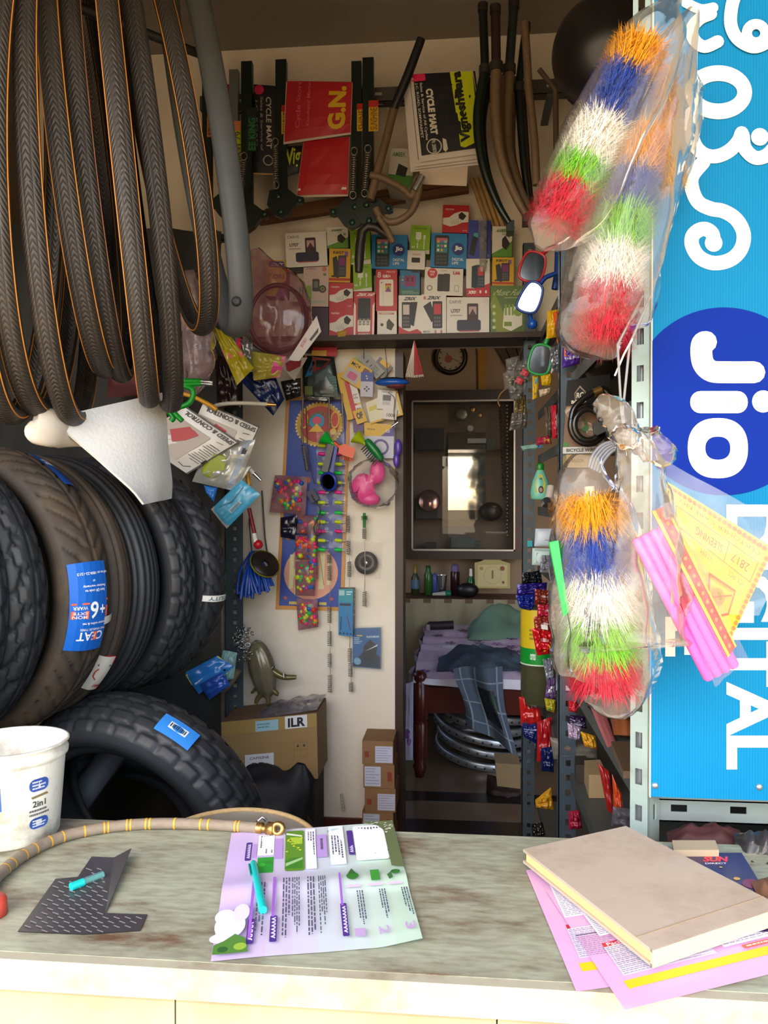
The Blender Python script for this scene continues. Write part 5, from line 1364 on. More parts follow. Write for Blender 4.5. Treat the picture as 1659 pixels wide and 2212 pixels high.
# --- calendar poster
q = quad([(619, 858), (757, 856), (742, 1320), (595, 1316)], 2.742)
d = Dq(q); d.sheet(.0, .0, 1, 1, '#c98a3a', 1, 1); d.rect(.05, .018, .95, .985, '#27459c')
d.circ(.50, .175, .40, '#d99c84', n=48)
for x0, x1, y0, y1 in ((.18, .24, .10, .26), (.27, .33, .07, .28), (.24, .34, .155, .195), (.62, .70, .10, .27), (.74, .80, .12, .25)): d.rect(x0, y0, x1, y1, '#d9cf9c')
d.stroke([(.62, .26), (.70, .12)], .002, '#7a6a4a')
d.circ(.14, .345, .05, '#d8a020'); d.text('2017', .11, .34, .17, .352, '#8a3a1a'); d.circ(.14, .055, .03, '#c8503a', n=4); d.circ(.82, .055, .03, '#c8503a', n=4)
d.lines(.20, .022, .34, .045, 1, '#d8c84a', seed=2, fill=.6); d.lines(.64, .022, .80, .045, 1, '#d8c84a', seed=4, fill=.6)
for k in range(26): d.circ(.12 + .3 * fr(k * .377), .36 + .25 * fr(k * .619), .045, ['#c9825a', '#b8603a', '#d8a07a', '#c8746a', '#a84a5a'][k % 5], n=10)
# arch of gold beads and bird ornament at the top of the poster
d.circ(.54, .87, .36, '#c89a2a', n=40, ry=.10); d.circ(.54, .87, .30, '#a8302a', n=40, ry=.085)
for k in range(40): d.circ(.54 + .36 * math.cos(2*math.pi*k/40), .87 + .10 * math.sin(2*math.pi*k/40), .020, '#d8c07a', n=8)
d.circ(.50, .885, .12, '#1f8ab0', n=24, ry=.036); d.circ(.50, .888, .07, '#d0406a', n=16, ry=.018); d.poly([(.38, .835), (.62, .835), (.50, .875)], '#d8a82a')
for sx in (-1, 1): d.circ(.54 + sx * .24, .89, .07, '#d8b02a', n=20, ry=.04); d.circ(.54 + sx * .24, .89, .05, '#c03028', n=20, ry=.033)
for k in range(10): d.circ(.54 + .17 * math.cos(math.pi * k / 9), .87 + .055 * math.sin(math.pi * k / 9), .022, '#5a6a2a', n=8)
d.circ(.76, .835, .05, '#d8b84a', n=12)
carton('wall_calendar', q, .003, M('#c98a3a', r=.4), 'blue wall calendar with pink disc and golden ornament on the back wall', 'calendar', pr=d)
# --- dark green blister pack
q = quad([(655, 768), (722, 772), (735, 862), (652, 864)], 2.70)
d = Dq(q); d.poly([(0, 0), (.06, 0), (.12, 1), (.05, 1)], '#c85a1e'); d.poly([(.08, .5), (.3, .9), (.3, .55)], '#1f6a9a'); d.rect(.08, .1, .3, .3, '#5a6a2a')
d.poly([(.35, .05), (.95, .05), (.98, .5), (.7, .7), (.4, .55)], '#123a36'); d.poly([(.3, .6), (.7, .75), (.9, .95), (.3, .98)], '#7a1f1c'); d.rect(.5, .14, .85, .2, '#5a6a68'); d.rect(.55, .05, .85, .1, '#5a6a68')
for k in range(5): d.stroke([(.78, .22 + .07 * k), (.97, .25 + .07 * k)], .002, '#1f8a7a')
pouch('earphone_pack', q, M('#17221e', r=.25), 'dark green and black blister pack hanging from the phone shelf', 'pack', bulge=.012, pr=d)
carton('header_card', quad([(676, 750), (728, 748), (727, 770), (672, 768)], 2.706), .004, M('#b8242a', r=.5), 'red and yellow header card above the dark green blister pack', 'card', pr=(lambda d: (d.rect(0, 0, .6, .6, '#c89a2a'), d)[-1])(D(.08, .03)))
q = quad([(655, 852), (712, 858), (706, 868), (660, 866)], 2.69); pouch('foil_strip', q, M('#8a8a86', r=.2, m=.8), 'small shiny foil strip under the blister pack', 'foil', bulge=.006, wr=.006)
# --- red heart card and silver foil
carton('heart_card', quad([(614, 776), (664, 772), (636, 822), (602, 788)], 2.66), .003, M('#d8cfc4', r=.5), 'white bordered red heart card under the shelf', 'card', pr=(lambda d: (d.poly([(.2, .5), (.3, .86), (.55, .8), (.8, .88), (.92, .6), (.6, .15), (.45, .1)], '#b0202a'), d)[-1])(D(.08, .07)))
pouch('silver_foil', quad([(606, 824), (650, 816), (650, 856), (618, 866)], 2.67), M('#6a6a6c', r=.2, m=.9, v=.3, s=40), 'crumpled silver foil pouch below the heart card', 'foil', bulge=.012, wr=.02)
# --- bunch of accessory cards
AC = 'bunch of small accessory cards on a hook'
def acard(px, Y, col, label, pf=None, cat='card', dep=.006):
    q = quad(px, Y) if len(px) == 4 else rectpx(*px[:4], Y, px[4])
    d = None
    if pf: d = Dq(q); pf(d)
    return carton('accessory_card', q, dep, M(col, r=.45), label, cat, AC, pr=d)
acard((771, 776, 832, 800, 48), 2.700, '#8f8c86', 'long grey card turned diagonally in the accessory bunch', lambda d: (d.rect(.3, .3, .36, .6, '#2a2a2c'), d.rect(.5, .3, .54, .6, '#2a2a2c'), d.lines(.6, .2, .95, .8, 3, '#5a5a5a', seed=1)))
acard((806, 778, 842, 812, 40), 2.712, '#6f6a64', 'dark grey card behind the diagonal one in the accessory bunch', lambda d: d.poly([(.2, .7), (.8, .7), (.8, 1), (.2, 1)], '#d8a81c'))
acard((762, 768, 800, 786, -20), 2.715, '#a8b45a', 'green and white striped ribbon card at the top of the accessory bunch')
acard((738, 802, 775, 905, -14), 2.706, '#d0a51c', 'yellow scalloped backing card of the accessory bunch', lambda d: (d.rect(.35, 0, .75, .8, '#b8242a'), d.rect(.62, .3, 1, .78, '#d8d2cc'), d.rect(.62, .0, 1, .26, '#d8d2cc'), d.text('CC', .66, .4, .9, .5, '#5a5450'), d.text('OR', .66, .08, .95, .2, '#3a3434')))
acard((744, 783, 796, 832, 32), 2.690, '#d0a51c', 'yellow MC4 card with a pink chip window', lambda d: (d.rrect(.08, .06, .72, .62, .06, '#b0a8a4'), d.rrect(.2, .16, .6, .48, .08, '#c0507a'), d.text('MC4', .1, .74, .5, .9, '#3a3010'), d.rect(.66, .66, .92, .92, '#6a3a2a')))
acard((779, 804, 806, 857, 2), 2.684, '#b9b4c4', 'small lilac and blue gadget hanging in the accessory bunch', lambda d: (d.rect(0, .62, 1, 1, '#2f3f8a'), [d.circ(.5 + .16 * math.cos(a), .32 + .08 * math.sin(a), .08, '#2a2a30', n=8) for a in (0, 1.57, 3.14, 4.71)], d.circ(.45, .84, .06, '#c9c8dc', n=8), d.circ(.5, .74, .07, '#c9c8dc', n=8)), dep=.012)
acard([(790, 870), (858, 842), (871, 896), (800, 916)], 2.708, '#d6cfae', 'pale yellow bordered card under the blue brush', lambda d: (d.rect(0, 0, 1, .08, '#d0a51c'), d.rect(.93, 0, 1, 1, '#d0a51c'), d.rect(.05, .55, .35, .75, '#c8b84a'), [d.stroke([(.75 + .05 * i, .5), (.85 + .05 * i, .8)], .0012, '#b03a3a') for i in range(3)]))
acard((815, 843, 854, 884, 4), 2.698, '#d8d4cf', 'white barcode card below the blue brush', lambda d: (d.text('TASHAN', .2, .86, .8, .96, '#4a4a4e'), d.rect(.3, .45, .75, .75, '#55555a'), d.rect(.3, .22, .72, .42, '#b8b4b0')))
acard((826, 884, 857, 906, 6), 2.694, '#d6d0c8', 'white price tag reading 1000 on the accessory bunch', lambda d: d.text('1000', .3, .25, .9, .6, '#5a5654'))
acard((766, 884, 789, 914, -20), 2.702, '#d0a51c', 'yellow card with black letters at the foot of the accessory bunch', lambda d: d.text('OF', .2, .3, .8, .8, '#2a2418', bold=.06))
acard([(786, 912), (852, 918), (850, 990), (790, 990)], 2.716, '#b9bccb', 'yellow and purple earphone card', lambda d: (d.poly([(0, .62), (1, .66), (1, 1), (0, 1)], '#d0a51c'), d.poly([(.55, .64), (1, .66), (1, .98)], '#4a3a8a'), d.circ(.55, .32, .28, '#4a3a7a', rin=.20), d.lines(.1, .78, .5, .86, 1, '#8a6a1a', seed=1), d.text('CD', .72, .76, .86, .84, '#e0dcec')))
acard([(762, 905), (786, 912), (784, 935), (764, 934)], 2.718, '#5a3a7a', 'small purple card beside the earphone card')
for k, (a, c, r_) in enumerate(((860, 966, 14), (856, 994, 12))):
    b = B(); b.ball(P(a, c, 2.705), r_ * S(2.7), M('#5a3fae', r=.3), 12, (.6, .35, 1.3)); b.make('balloon', label=['upper', 'lower'][k] + ' limp purple balloon beside the earphone card', cat='balloon')
# blue oval brush
bb_ = thing('clothes_brush', 'blue and black oval plastic brush hanging beside the door edge', 'brush', P(846, 842, 2.66))
c = P(847, 829, 2.66); s_ = S(2.66)
B().ball(c + Vector((0, 0, .004)), 1, M('#1c58b8', r=.3), 20, (38 * s_, 16 * s_, 9 * s_)).make('shell', bb_)
B().ball(c + Vector((0, .004, .012)), 1, BLK, 16, (30 * s_, 12 * s_, 7 * s_)).make('top', bb_)
B().ball(c + Vector((.012, -.002, -.008)), 1, M('#6a2a2a', r=.6), 16, (22 * s_, 12 * s_, 6 * s_)).make('bristles', bb_)
# threads from the shelf
for k, (x0, x1, y1) in enumerate(((690, 690, 752), (784, 786, 775), (829, 838, 820), (736, 738, 745), (896, 898, 735))):
    rod('hanging_thread', [P(x0, 728, 2.68), P((x0 + x1) / 2 + 1, (728 + y1) / 2, 2.68), P(x1, y1, 2.68)], .0012, THR, 'short dark thread under the phone shelf', 'thread', 'threads and hooks under the shelf', n=5)
rod('black_string', smooth_path([P(838, 848, 2.675), P(852, 860, 2.675), P(851, 890, 2.675), P(853, 915, 2.675)], 5), .0012, THR, 'long black cord dangling over the price tag', 'cord', n=5)
b = B(); b.tube([P(846, 922, 2.675), P(860, 912, 2.675)], .004, CHR, n=8); b.make('metal_clip', label='small metal clip at the end of the black cord', cat='clip')
# funnels, brush pads
def cone(name, p0, p1, r0, r1, m, label, cat, tip=None):
    t = thing(name, label, cat, p1)
    B().tube([p0, p1], [r0, r1], m, n=20).make('cone', t)
    if tip: B().tube([p1, p1 + (p1 - p0).normalized() * tip], [r1, r1 * .8], m, n=12).make('spout', t)
    return t
YF = 2.67
cone('plastic_funnel', P(698, 944, YF), P(716, 956, YF), .026, .006, M('#12b83a', r=.35), 'bright green plastic funnel hanging over the calendar', 'funnel', .016)
cone('plastic_funnel', P(768, 942, YF), P(786, 956, YF), .026, .007, M('#a8c018', r=.35), 'yellow-green plastic funnel next to the earphone card', 'funnel', .010)
op = thing('orange_scrubber', 'orange square plastic scrubber with a short handle', 'scrubber', P(750, 988, YF))
OR = M('#e2511c', r=.4)
B().tube([P(722, 956, YF), P(736, 968, YF)], .007, OR, n=10).make('handle', op)
pl = [(732, 964), (744, 958), (766, 968), (768, 974), (762, 990), (742, 984), (731, 978)]
b = B(); b.add([P(a, c, YF - .008) for a, c in pl] + [P(a, c, YF + .008) for a, c in pl], [tuple(range(7)), tuple(range(13, 6, -1))] + [(i, (i + 1) % 7, 7 + (i + 1) % 7, 7 + i) for i in range(7)], OR); b.make('pad', op)
for k in range(7): B().tube([P(739 + 4 * k, 986 + k * .8, YF - .006), P(738 + 4 * k, 992 + k * .8, YF - .008)], .0022, OR, n=5).make('bristle_tuft', op)
hbr = thing('hair_brush', 'green backed hair brush with dark bristles', 'brush', P(805, 1000, YF))
b = B(); b.tube(smooth_path([P(791, 950, YF), P(800, 962, YF), P(815, 980, YF), P(828, 998, YF)], 5), [.008, .010, .012, .013, .014, .014, .015, .015, .015, .015, .014, .013, .012, .010, .006, .004][:16], M('#147a3a', r=.35), n=12); b.make('back', hbr)
for k in range(9): B().tube([P(790 + 3.4 * k, 962 + 4.2 * k, YF - .004), P(780 + 3.4 * k, 972 + 4.4 * k, YF - .006)], .0020, BLK, n=5).make('bristle_row', hbr)
# spatula and round mirror
b = B(); b.box((P(703, 996, 2.672) + P(714, 965, 2.672)) / 2 + Vector((0, 0, -.012)), (.022, .006, .10), M('#44484a', r=.35), R=Matrix.Rotation(math.radians(14), 3, 'Y')); b.make('grey_spatula', label='dark grey flat spatula hanging under the green funnel', cat='spatula')
rm = thing('round_mirror', 'small round mirror in a blue frame hanging on the wall', 'mirror', P(710, 1060, 2.668))
T = axT(P(710, 1040, 2.668), (-.42, -.88, -.22)); 
B().lathe([(.0, -.004), (.033, -.004), (.033, .004), (.026, .004)], M('#1f3aa8', r=.35), 32, T=T).make('frame', rm)
B().lathe([(.0, .0042), (.026, .0042)], M('#b8b0b0', r=.06, m=1., v=.02), 32, T=T).make('glass', rm)
B().box(P(722, 990, 2.668), (.010, .006, .10), M('#1f3aa8', r=.35), R=Matrix.Rotation(math.radians(10), 3, 'Y')).make('handle', rm)
# capsule strip
st = thing('capsule_strip', 'clear hanging strip of neon coloured capsule pairs', 'strip', P(713, 1195, 2.70))
q = quad([(684, 930), (744, 932), (748, 1196), (686, 1196)], 2.712)
b = B(); b.grid(lambda u, v: bil(q, u, v) + Vector((0, -.004 - .005 * nz((u * 4, v * 14, 2), 1.), 0)), 8, 40, CLEAR); b.make('blister', st)
NEON = {'y': M('#c2d41a', r=.35), 'g': M('#18c84a', r=.35), 'p': M('#e0208a', r=.35)}
for y, cc in ((962, 'yg'), (980, 'pp'), (1002, 'yy'), (1021, 'gg'), (1042, 'yy'), (1063, 'pp'), (1085, 'yy'), (1107, 'gg'), (1127, 'yy'), (1147, 'pp'), (1167, 'yy'), (1187, 'gg')):
    for x, k in ((694, cc[0]), (730, cc[1])):
        a, c = P(x - 7, y, 2.700), P(x + 9, y + 1, 2.700)
        B().tube([a, a.lerp(c, .15), a.lerp(c, .85), c], [.004, .0065, .0065, .004], NEON[k], n=10).make('capsule', st)
        B().tube([c, c + (c - a) * .45], .0045, film('#ffffff', .3, .7, .1), n=8).make('cap', st)
# pink toy bag
tb = thing('toy_bag', 'clear bag with two bright pink plastic toys beside the door edge', 'bag', P(805, 1092, 2.66))
PKT = M('#e81f8a', r=.35, v=.08)
for (a, c, r_, sc_) in ((785, 1055, 27, (1, .5, 1.2)), (815, 1020, 19, (.9, .5, 1.3)), (798, 1078, 22, (1.1, .5, .7))):
    b = B(); cc = P(a, c, 2.675); b.grid(lambda u, v: cc + Vector((math.cos(2*math.pi*u) * math.sin(math.pi*v) * sc_[0], math.sin(2*math.pi*u) * math.sin(math.pi*v) * sc_[1], -math.cos(math.pi*v) * sc_[2])) * r_ * S(2.67) * (1 + .18 * nz((math.cos(2*math.pi*u) * 2, math.sin(2*math.pi*u) * 2, v * 4), 1.2, a)), 20, 12, PKT, cu=True); b.make('toy', tb)
b = B(); loft(b, [P(a, c, 2.665) for a, c in ((815, 990), (812, 1010), (806, 1045), (800, 1080), (797, 1096))], [q * S(2.67) for q in (14, 40, 52, 42, 20)], CLEAR, n=28, seg=7, flat=.6, wr=.2, seed=21); b.make('plastic_bag', tb)
# bead bag and sachets
def beads(parent, q, n, seed, r=.0075, off=.006):
    N = qnorm(q); rnd = random.Random(seed); cols = ['#c8d418', '#18b84a', '#e0302a', '#e01f7a', '#e8781c', '#1f5ac0']
    for k in range(n):
        u, v = rnd.uniform(.12, .88), rnd.uniform(.12, .88)
        b = B(); b.ball(bil(q, u, v) + N * (off + rnd.uniform(0, .004)), r * rnd.uniform(.8, 1.25), M(cols[rnd.randrange(6)], r=.3), 8, (1, 1, 1)); b.make('bead', parent)
def sachet(px, n, seed, label, Y=2.70, col='#c86a8a', grp='clear sachets of coloured beads'):
    q = quad(px, Y); t = thing('bead_sachet', label, 'sachet', (q[2] + q[3]) / 2, grp)
    pouch('backing', q, film('#b85a78', .55, .6, .2), parent=t, bulge=.003)
    beads(t, q, n, seed); 
    N = qnorm(q); b = B(); b.grid(lambda u, v: bil(q, u, v) + N * (.002 + .014 * (max(0, 4*u*(1-u)) * max(0, 4*v*(1-v))) ** .4 + .002 * nz((u * 6, v * 6, seed), 1.)), 12, 12, CLEAR); b.make('film', t)
sachet([(594, 1026), (664, 1030), (660, 1112), (582, 1106)], 46, 1, 'large bag of coloured star beads beside the calendar', grp=None)
sachet([(644, 1112), (690, 1114), (688, 1156), (640, 1152)], 8, 2, 'sachet of orange beads at the top of the bead chain')
sachet([(638, 1156), (676, 1158), (674, 1210), (638, 1208)], 22, 3, 'sachet with green and red beads, second in the bead chain')
sachet([(638, 1212), (682, 1214), (680, 1288), (638, 1286)], 26, 4, 'sachet with many pink beads in the middle of the bead chain')
sachet([(640, 1292), (686, 1296), (688, 1354), (644, 1362)], 26, 5, 'lowest sachet of the bead chain with blue and green beads')
sachet([(662, 1126), (684, 1130), (686, 1250), (668, 1250)], 20, 6, 'narrow sachet strip hanging beside the bead chain', Y=2.69)
pouch('dark_sachet', quad([(606, 1118), (642, 1112), (640, 1166), (606, 1160)], 2.715), M('#1a1830', r=.2), 'dark shiny blue sachet left of the bead chain', 'sachet', bulge=.006, wr=.01)
rod('strap', smooth_path([P(668, 1060, 2.69), P(680, 1082, 2.68), P(692, 1100, 2.68), P(686, 1120, 2.68), P(678, 1140, 2.68), P(684, 1156, 2.68), P(694, 1150, 2.68), P(690, 1125, 2.68)], 5), .0016, BLK, 'thin black wrist strap loop hanging on the bead bags', 'strap', n=6)
carton('blue_tag', rectpx(666, 1058, 684, 1084, 2.685, -30), .006, M('#1c2448', r=.4), 'small dark blue tag over the wrist strap', 'tag')
# spring chains
SPM = M('#b0ada2', r=.3, m=.85)
def chain(x, segs, label, dx=0.):
    t = thing('spring_chain', label, 'spring', P(x, segs[-1][1], 2.715), 'chains of steel springs on the wall')
    prev = None
    for k, (y0, y1) in enumerate(segs):
        xx = x + dx * k
        b = B(); p0, p1 = P(xx, y0, 2.715), P(xx, y1, 2.715)
        b.tube(spring_path(p0, p1, .0062, max(6, int((y1 - y0) * S(2.7) / .0062)), 8), .0016, SPM, n=5); b.make('spring', t)
        if prev is not None:
            B().tube([prev, (prev + p0) / 2 + Vector((.003, -.003, 0)), p0], .0012, SPM, n=5).make('hook', t)
        prev = p1
    return t
chain(711, [(1198, 1216), (1222, 1254), (1312, 1346), (1364, 1396), (1412, 1442), (1458, 1496)], 'spring chain ending lowest on the wall, below the capsule strip', .3)
chain(752, [(1114, 1150), (1168, 1198), (1214, 1246), (1400, 1430), (1432, 1462), (1474, 1494)], 'spring chain passing behind the teal box', 1.2)
chain(787, [(1142, 1164), (1278, 1310)], 'short spring chain holding the black disc bag', .5)
rod('metal_rod', [P(655, 850, 2.70), P(652, 930, 2.70), P(654, 958, 2.70)], .0035, M('#7a6a5a', r=.5, m=.4), 'brown metal rod hanging in front of the calendar', 'rod', n=8)
b = B(); b.tube(spring_path(P(655, 962, 2.70), P(664, 1016, 2.70), .006, 18, 8), .0017, SPM, n=5); b.make('coil_spring', label='single steel spring hanging in front of the calendar', cat='spring')
rod('dark_string', smooth_path([P(661, 870, 2.695), P(663, 940, 2.695), P(669, 1000, 2.695), P(680, 1046, 2.695)], 5), .0018, M('#4a2a22', r=.5), 'dark brown cord running down over the calendar', 'cord', n=6)
rod('wire_rod', [P(711, 840, 2.70), P(711, 925, 2.70)], .003, M('#8a7a6a', r=.4, m=.5), 'thin metal rod over the golden calendar ornament', 'rod', n=6)
rod('wire_rod', [P(738, 850, 2.70), P(742, 930, 2.70)], .003, M('#8a7a6a', r=.4, m=.5), 'thin metal rod at the right edge of the calendar', 'rod', n=6)
# tassel, disc bag, boxes
b = B(); strands(b, P(787, 1114, 2.71), P(787, 1122, 2.71), .014, 90, M('#2f7a3a', r=.6), 3, wd=.003); b.tube([P(787, 1108, 2.71), P(787, 1140, 2.71)], .005, M('#2f7a3a', r=.6), n=8); b.make('green_tassel', label='small green tassel on the disc bag chain', cat='tassel')
dk = thing('disc_bag', 'black cutting disc in a square clear plastic bag on the wall', 'disc', P(793, 1250, 2.725))
T = basis(P(791, 1216, 2.722), (1, 0, 0), (0, 0, 1))
B().lathe([(.006, .0), (.006, .003), (.039, .003), (.040, 0), (.006, 0)], M('#14141c', r=.4), 40, T=T).make('disc', dk)
B().lathe([(.002, .0032), (.007, .0036), (.007, .0)], CHR, 16, T=T).make('hub', dk)
q = quad([(762, 1168), (826, 1172), (822, 1251), (760, 1247)], 2.712); b = B(); b.grid(lambda u, v: bil(q, u, v) + Vector((0, .003 * nz((u * 5, v * 5, 4), 1.), 0)), 10, 10, film('#e6dcd4', .10, .35, .1)); b.make('plastic_bag', dk)
q = quad([(731, 1272), (763, 1272), (762, 1375), (731, 1372)], 2.690)
d = Dq(q); d.rect(0, .72, 1, 1, '#1f8a9a'); d.rect(.1, .64, .85, .69, '#12203a'); d.stroke([(.2, .4), (.15, .12)], .003, '#17181c'); d.stroke([(.6, .42), (.85, .12)], .003, '#6a2a4a'); d.rrect(.05, .86, .42, .97, .05, '#9ac0c4'); d.lines(.55, .86, .95, .96, 2, '#c8e0e4', seed=2)
for k in range(4): d.circ(.14 + .24 * k, .05, .08, '#123a6a', n=10)
o = carton('cable_box', q, .05, M('#1a72a8', r=.4), 'teal blue audio cable box hanging on the wall', 'box', pr=d, side=M('#1f1838', r=.4))
d = D(.05, .15); d.text('BEST', .3, .35, .7, .95, '#dfe6ea', rot=3)
b = B(); qs = [q[1], q[1] + Vector((0, .05, 0)), q[2] + Vector((0, .05, 0)), q[2]]
b.add([p + Vector((.0006, 0, 0)) for p in qs], [(0, 1, 2, 3)], M('#241a40', r=.4)); d.put(b, lambda x, y, z: bil(qs, x / d.w, y / d.h) + Vector((.0008 + z, 0, 0))); b.make('side_print', o)
q = quad([(762, 1358), (822, 1356), (822, 1445), (762, 1440)], 2.728)
d = Dq(q); d.rrect(.02, .02, .98, .98, .08, '#1c5a92'); d.poly([(.02, .1), (.5, .5), (.98, .3), (.98, .02), (.02, .02)], '#0f2438'); d.poly([(.4, .55), (.62, .72), (.9, .55), (.8, .25), (.5, .15), (.36, .35)], '#15181c'); d.poly([(.45, .42), (.9, .6), (.88, .55)], '#c8ccd0'); d.text('BLUEDIAMOND', .5, .76, .95, .81, '#d8e4ee'); d.lines(.05, .6, .35, .78, 4, '#a8c8e0', seed=1); d.circ(.17, .15, .13, '#6aa8c8'); d.rect(.15, .8, .35, .83, '#c8b83a')
carton('blister_card', q, .012, M('#2a6a9a', r=.35), 'blue blister card with a black fan-shaped part low on the wall', 'card', pr=d)
q = quad([(758, 1352), (828, 1350), (830, 1452), (760, 1448)], 2.712); b = B(); b.grid(lambda u, v: bil(q, u, v) + Vector((0, .002 * nz((u * 5, v * 5, 9), 1.), 0)), 8, 8, CLEAR); b.make('clear_cover', label='clear plastic cover over the blue blister card', cat='cover')
# shell shaped bundle
OLV = M('#6a6238', r=.25, v=.35, s=25, m=.2)
tt = thing('shell_bundle', 'olive brown tortoise-shaped bundle in clear wrap hanging low on the wall', 'bundle', P(570, 1515, 2.62))
cc = P(566, 1446, 2.62); Rz = Matrix.Rotation(math.radians(-13), 3, 'Y')
b = B(); b.grid(lambda u, v: cc + Rz @ Vector((math.cos(2*math.pi*u) * math.sin(math.pi*v) * .042, math.sin(2*math.pi*u) * math.sin(math.pi*v) * .025, -math.cos(math.pi*v) * .092 )) * (1 + .10 * math.sin(2*math.pi*u * 7) * math.sin(math.pi * v)), 36, 16, OLV, cu=True); b.make('shell', tt)
for pts, r_ in ((((590, 1450), (612, 1462), (640, 1463)), .012), (((566, 1498), (556, 1510), (553, 1520)), .010), (((576, 1500), (580, 1512), (578, 1522)), .010), (((586, 1488), (598, 1498), (602, 1500)), .010), (((552, 1488), (546, 1495), (542, 1496)), .006)):
    pp = [P(a, c, 2.62) for a, c in pts]; B().tube(smooth_path(pp, 4), [r_ * (1.1 - .5 * i / 8) for i in range(9)], OLV, n=10).make('limb', tt)
for (a, c, e, f) in ((578, 1414, 580, 1408), (590, 1440, 585, 1445), (556, 1400, 552, 1404), (560, 1472, 566, 1476), (612, 1454, 614, 1464)):
    B().tube([P(a, c, 2.60), P(e, f, 2.595)], .003, CHR, n=6).make('metal_clip', tt)
b = B(); b.grid(lambda u, v: cc + Rz @ Vector((math.cos(2*math.pi*u) * math.sin(math.pi*v) * .046, math.sin(2*math.pi*u) * math.sin(math.pi*v) * .030, -math.cos(math.pi*v) * .097)) * (1 + .08 * nz((math.cos(2*math.pi*u) * 3, math.sin(2*math.pi*u) * 3, v * 6), 1.)), 30, 16, CLEAR, cu=True); b.make('wrap', tt)
# chain bunch
cb = thing('chain_bunch', 'bunch of small shiny steel chain links beside the slotted post', 'chain', P(524, 1430, 2.58)); rnd = random.Random(8)
for k in range(46):
    a, c = rnd.gauss(522, 9), rnd.uniform(1352, 1430); p = P(a, c, 2.58 + rnd.uniform(-.02, .02)); ax = Vector((rnd.uniform(-1, 1), rnd.uniform(-1, 1), rnd.uniform(-1, 1))).normalized(); u, w, _ = frame_from(ax)
    B().tube([p + (u * math.cos(2*math.pi*i/8) + w * math.sin(2*math.pi*i/8) * .7) * .009 for i in range(8)], .0018, CHR, n=5, closed=True).make('link', cb)
# blue tassel with wheel
bt = thing('blue_tassel', 'bundle of blue nylon straps hanging beside the slotted post', 'straps', P(555, 1300, 2.56)); BLU = M('#1447a8', r=.4, v=.25, s=40); rnd = random.Random(4)
for k in range(34):
    t = k / 33; x1 = 514 + 74 * t + rnd.uniform(-4, 4); y1 = 1290 - 26 * t * t + rnd.uniform(-8, 8)
    p0, p1 = P(540 + 14 * t, 1196 + rnd.uniform(-6, 8), 2.60), P(x1, y1, 2.54 + rnd.uniform(-.03, .02)); pm = p0.lerp(p1, .5) + Vector((rnd.uniform(-.01, .01), rnd.uniform(-.03, .0), .005))
    pp = smooth_path([p0, pm, p1], 4); B().tube(pp, .0045, BLU, n=6, flat=.35).make('strap', bt)
B().tube([P(545, 1205, 2.60), P(540, 1150, 2.70), P(538, 1120, 2.748)], .002, THR, n=5).make('cord', bt)
T = axT(P(572, 1218, 2.53), (.55, -.6, .55)); wl = thing('toy_disc', 'dark oval disc with a yellow-green edge on the blue straps', 'disc', P(572, 1245, 2.53))
B().lathe([(.012, -.006), (.044, -.006), (.048, 0), (.044, .006), (.012, .006)], M('#231c18', r=.4), 28, T=T).make('tyre', wl)
B().lathe([(.049, -.004), (.052, 0), (.049, .004)], M('#7a7a1c', r=.5), 28, T=T).make('rim', wl)
# red stick
rs = thing('red_pump', 'thin red tube with white and red end hanging beside the post', 'tube', P(558, 1190, 2.58))
B().tube([P(538, 1098, 2.60), P(551, 1158, 2.59)], .007, M('#8a1f28', r=.4), n=10).make('tube', rs)
B().tube([P(549, 1152, 2.585), P(555, 1182, 2.585)], .009, WHT, n=10).make('sleeve', rs)
b = B(); b.ball(P(558, 1176, 2.585), .016, M('#c81f2a', r=.35), 12); b.make('knob', rs)
rod('grey_wire', [P(566, 1060, 2.745), P(572, 1160, 2.70), P(580, 1215, 2.58)], .003, M('#7a7672', r=.4, m=.5), 'pair of grey wires hanging behind the red tube', 'wire', n=6)
# dark slotted post of the left rack
lp = P(486, 1400, 2.60); lr = thing('slotted_post', 'dark slotted steel post standing against the back wall', 'post', (lp.x + .03, 2.61, 0))
b = B(); slotted(b, angT((lp.x, 2.60, 0), (1, 0, 0), (0, 1, 0)), 2.05, .062, .04, M('#3f4a50', r=.5, m=.3, v=.2, s=14), pitch=.035, hs=(.012, .012)); b.make('angle', lr)
# packets on the left rack side
def foil(px, Y, col, label, pf=None, **k):
    q = quad(px, Y); d = None
    if pf: d = Dq(q); pf(d)
    return pouch(k.pop('name', 'foil_packet'), q, M(col, r=k.pop('r', .25), v=.15, s=18, m=k.pop('m', 0.)), label, k.pop('cat', 'packet'), k.pop('group', None), pr=d, bulge=k.pop('bulge', .012), wr=k.pop('wr', .008), n=16, lift=.0016, **k)
foil([(395, 1455), (470, 1416), (505, 1440), (430, 1500)], 2.40, '#2f7ac8', 'blue and yellow plastic packet beside the slotted post', lambda d: (d.poly([(0, .45), (1, .6), (1, .95), (.05, .9)], '#d0b81c'), d.rect(.1, .38, .95, .44, '#c8d8ee'), d.rect(.8, .1, .86, .2, '#10182a')))
foil([(430, 1478), (480, 1452), (498, 1480), (452, 1512)], 2.38, '#2a52a8', 'dark blue plastic packet under the blue and yellow one', m=.1)
foil([(482, 1404), (512, 1410), (505, 1466), (468, 1478)], 2.42, '#7aa0a0', 'crumpled sea-green plastic bag beside the chain bunch', wr=.02)
rod('bent_strip', smooth_path([P(462, 1505, 2.45), P(495, 1480, 2.45), P(515, 1448, 2.45)], 4), .010, M('#6a5a48', r=.6), 'brown bent strip below the plastic packets', 'strip', n=8)
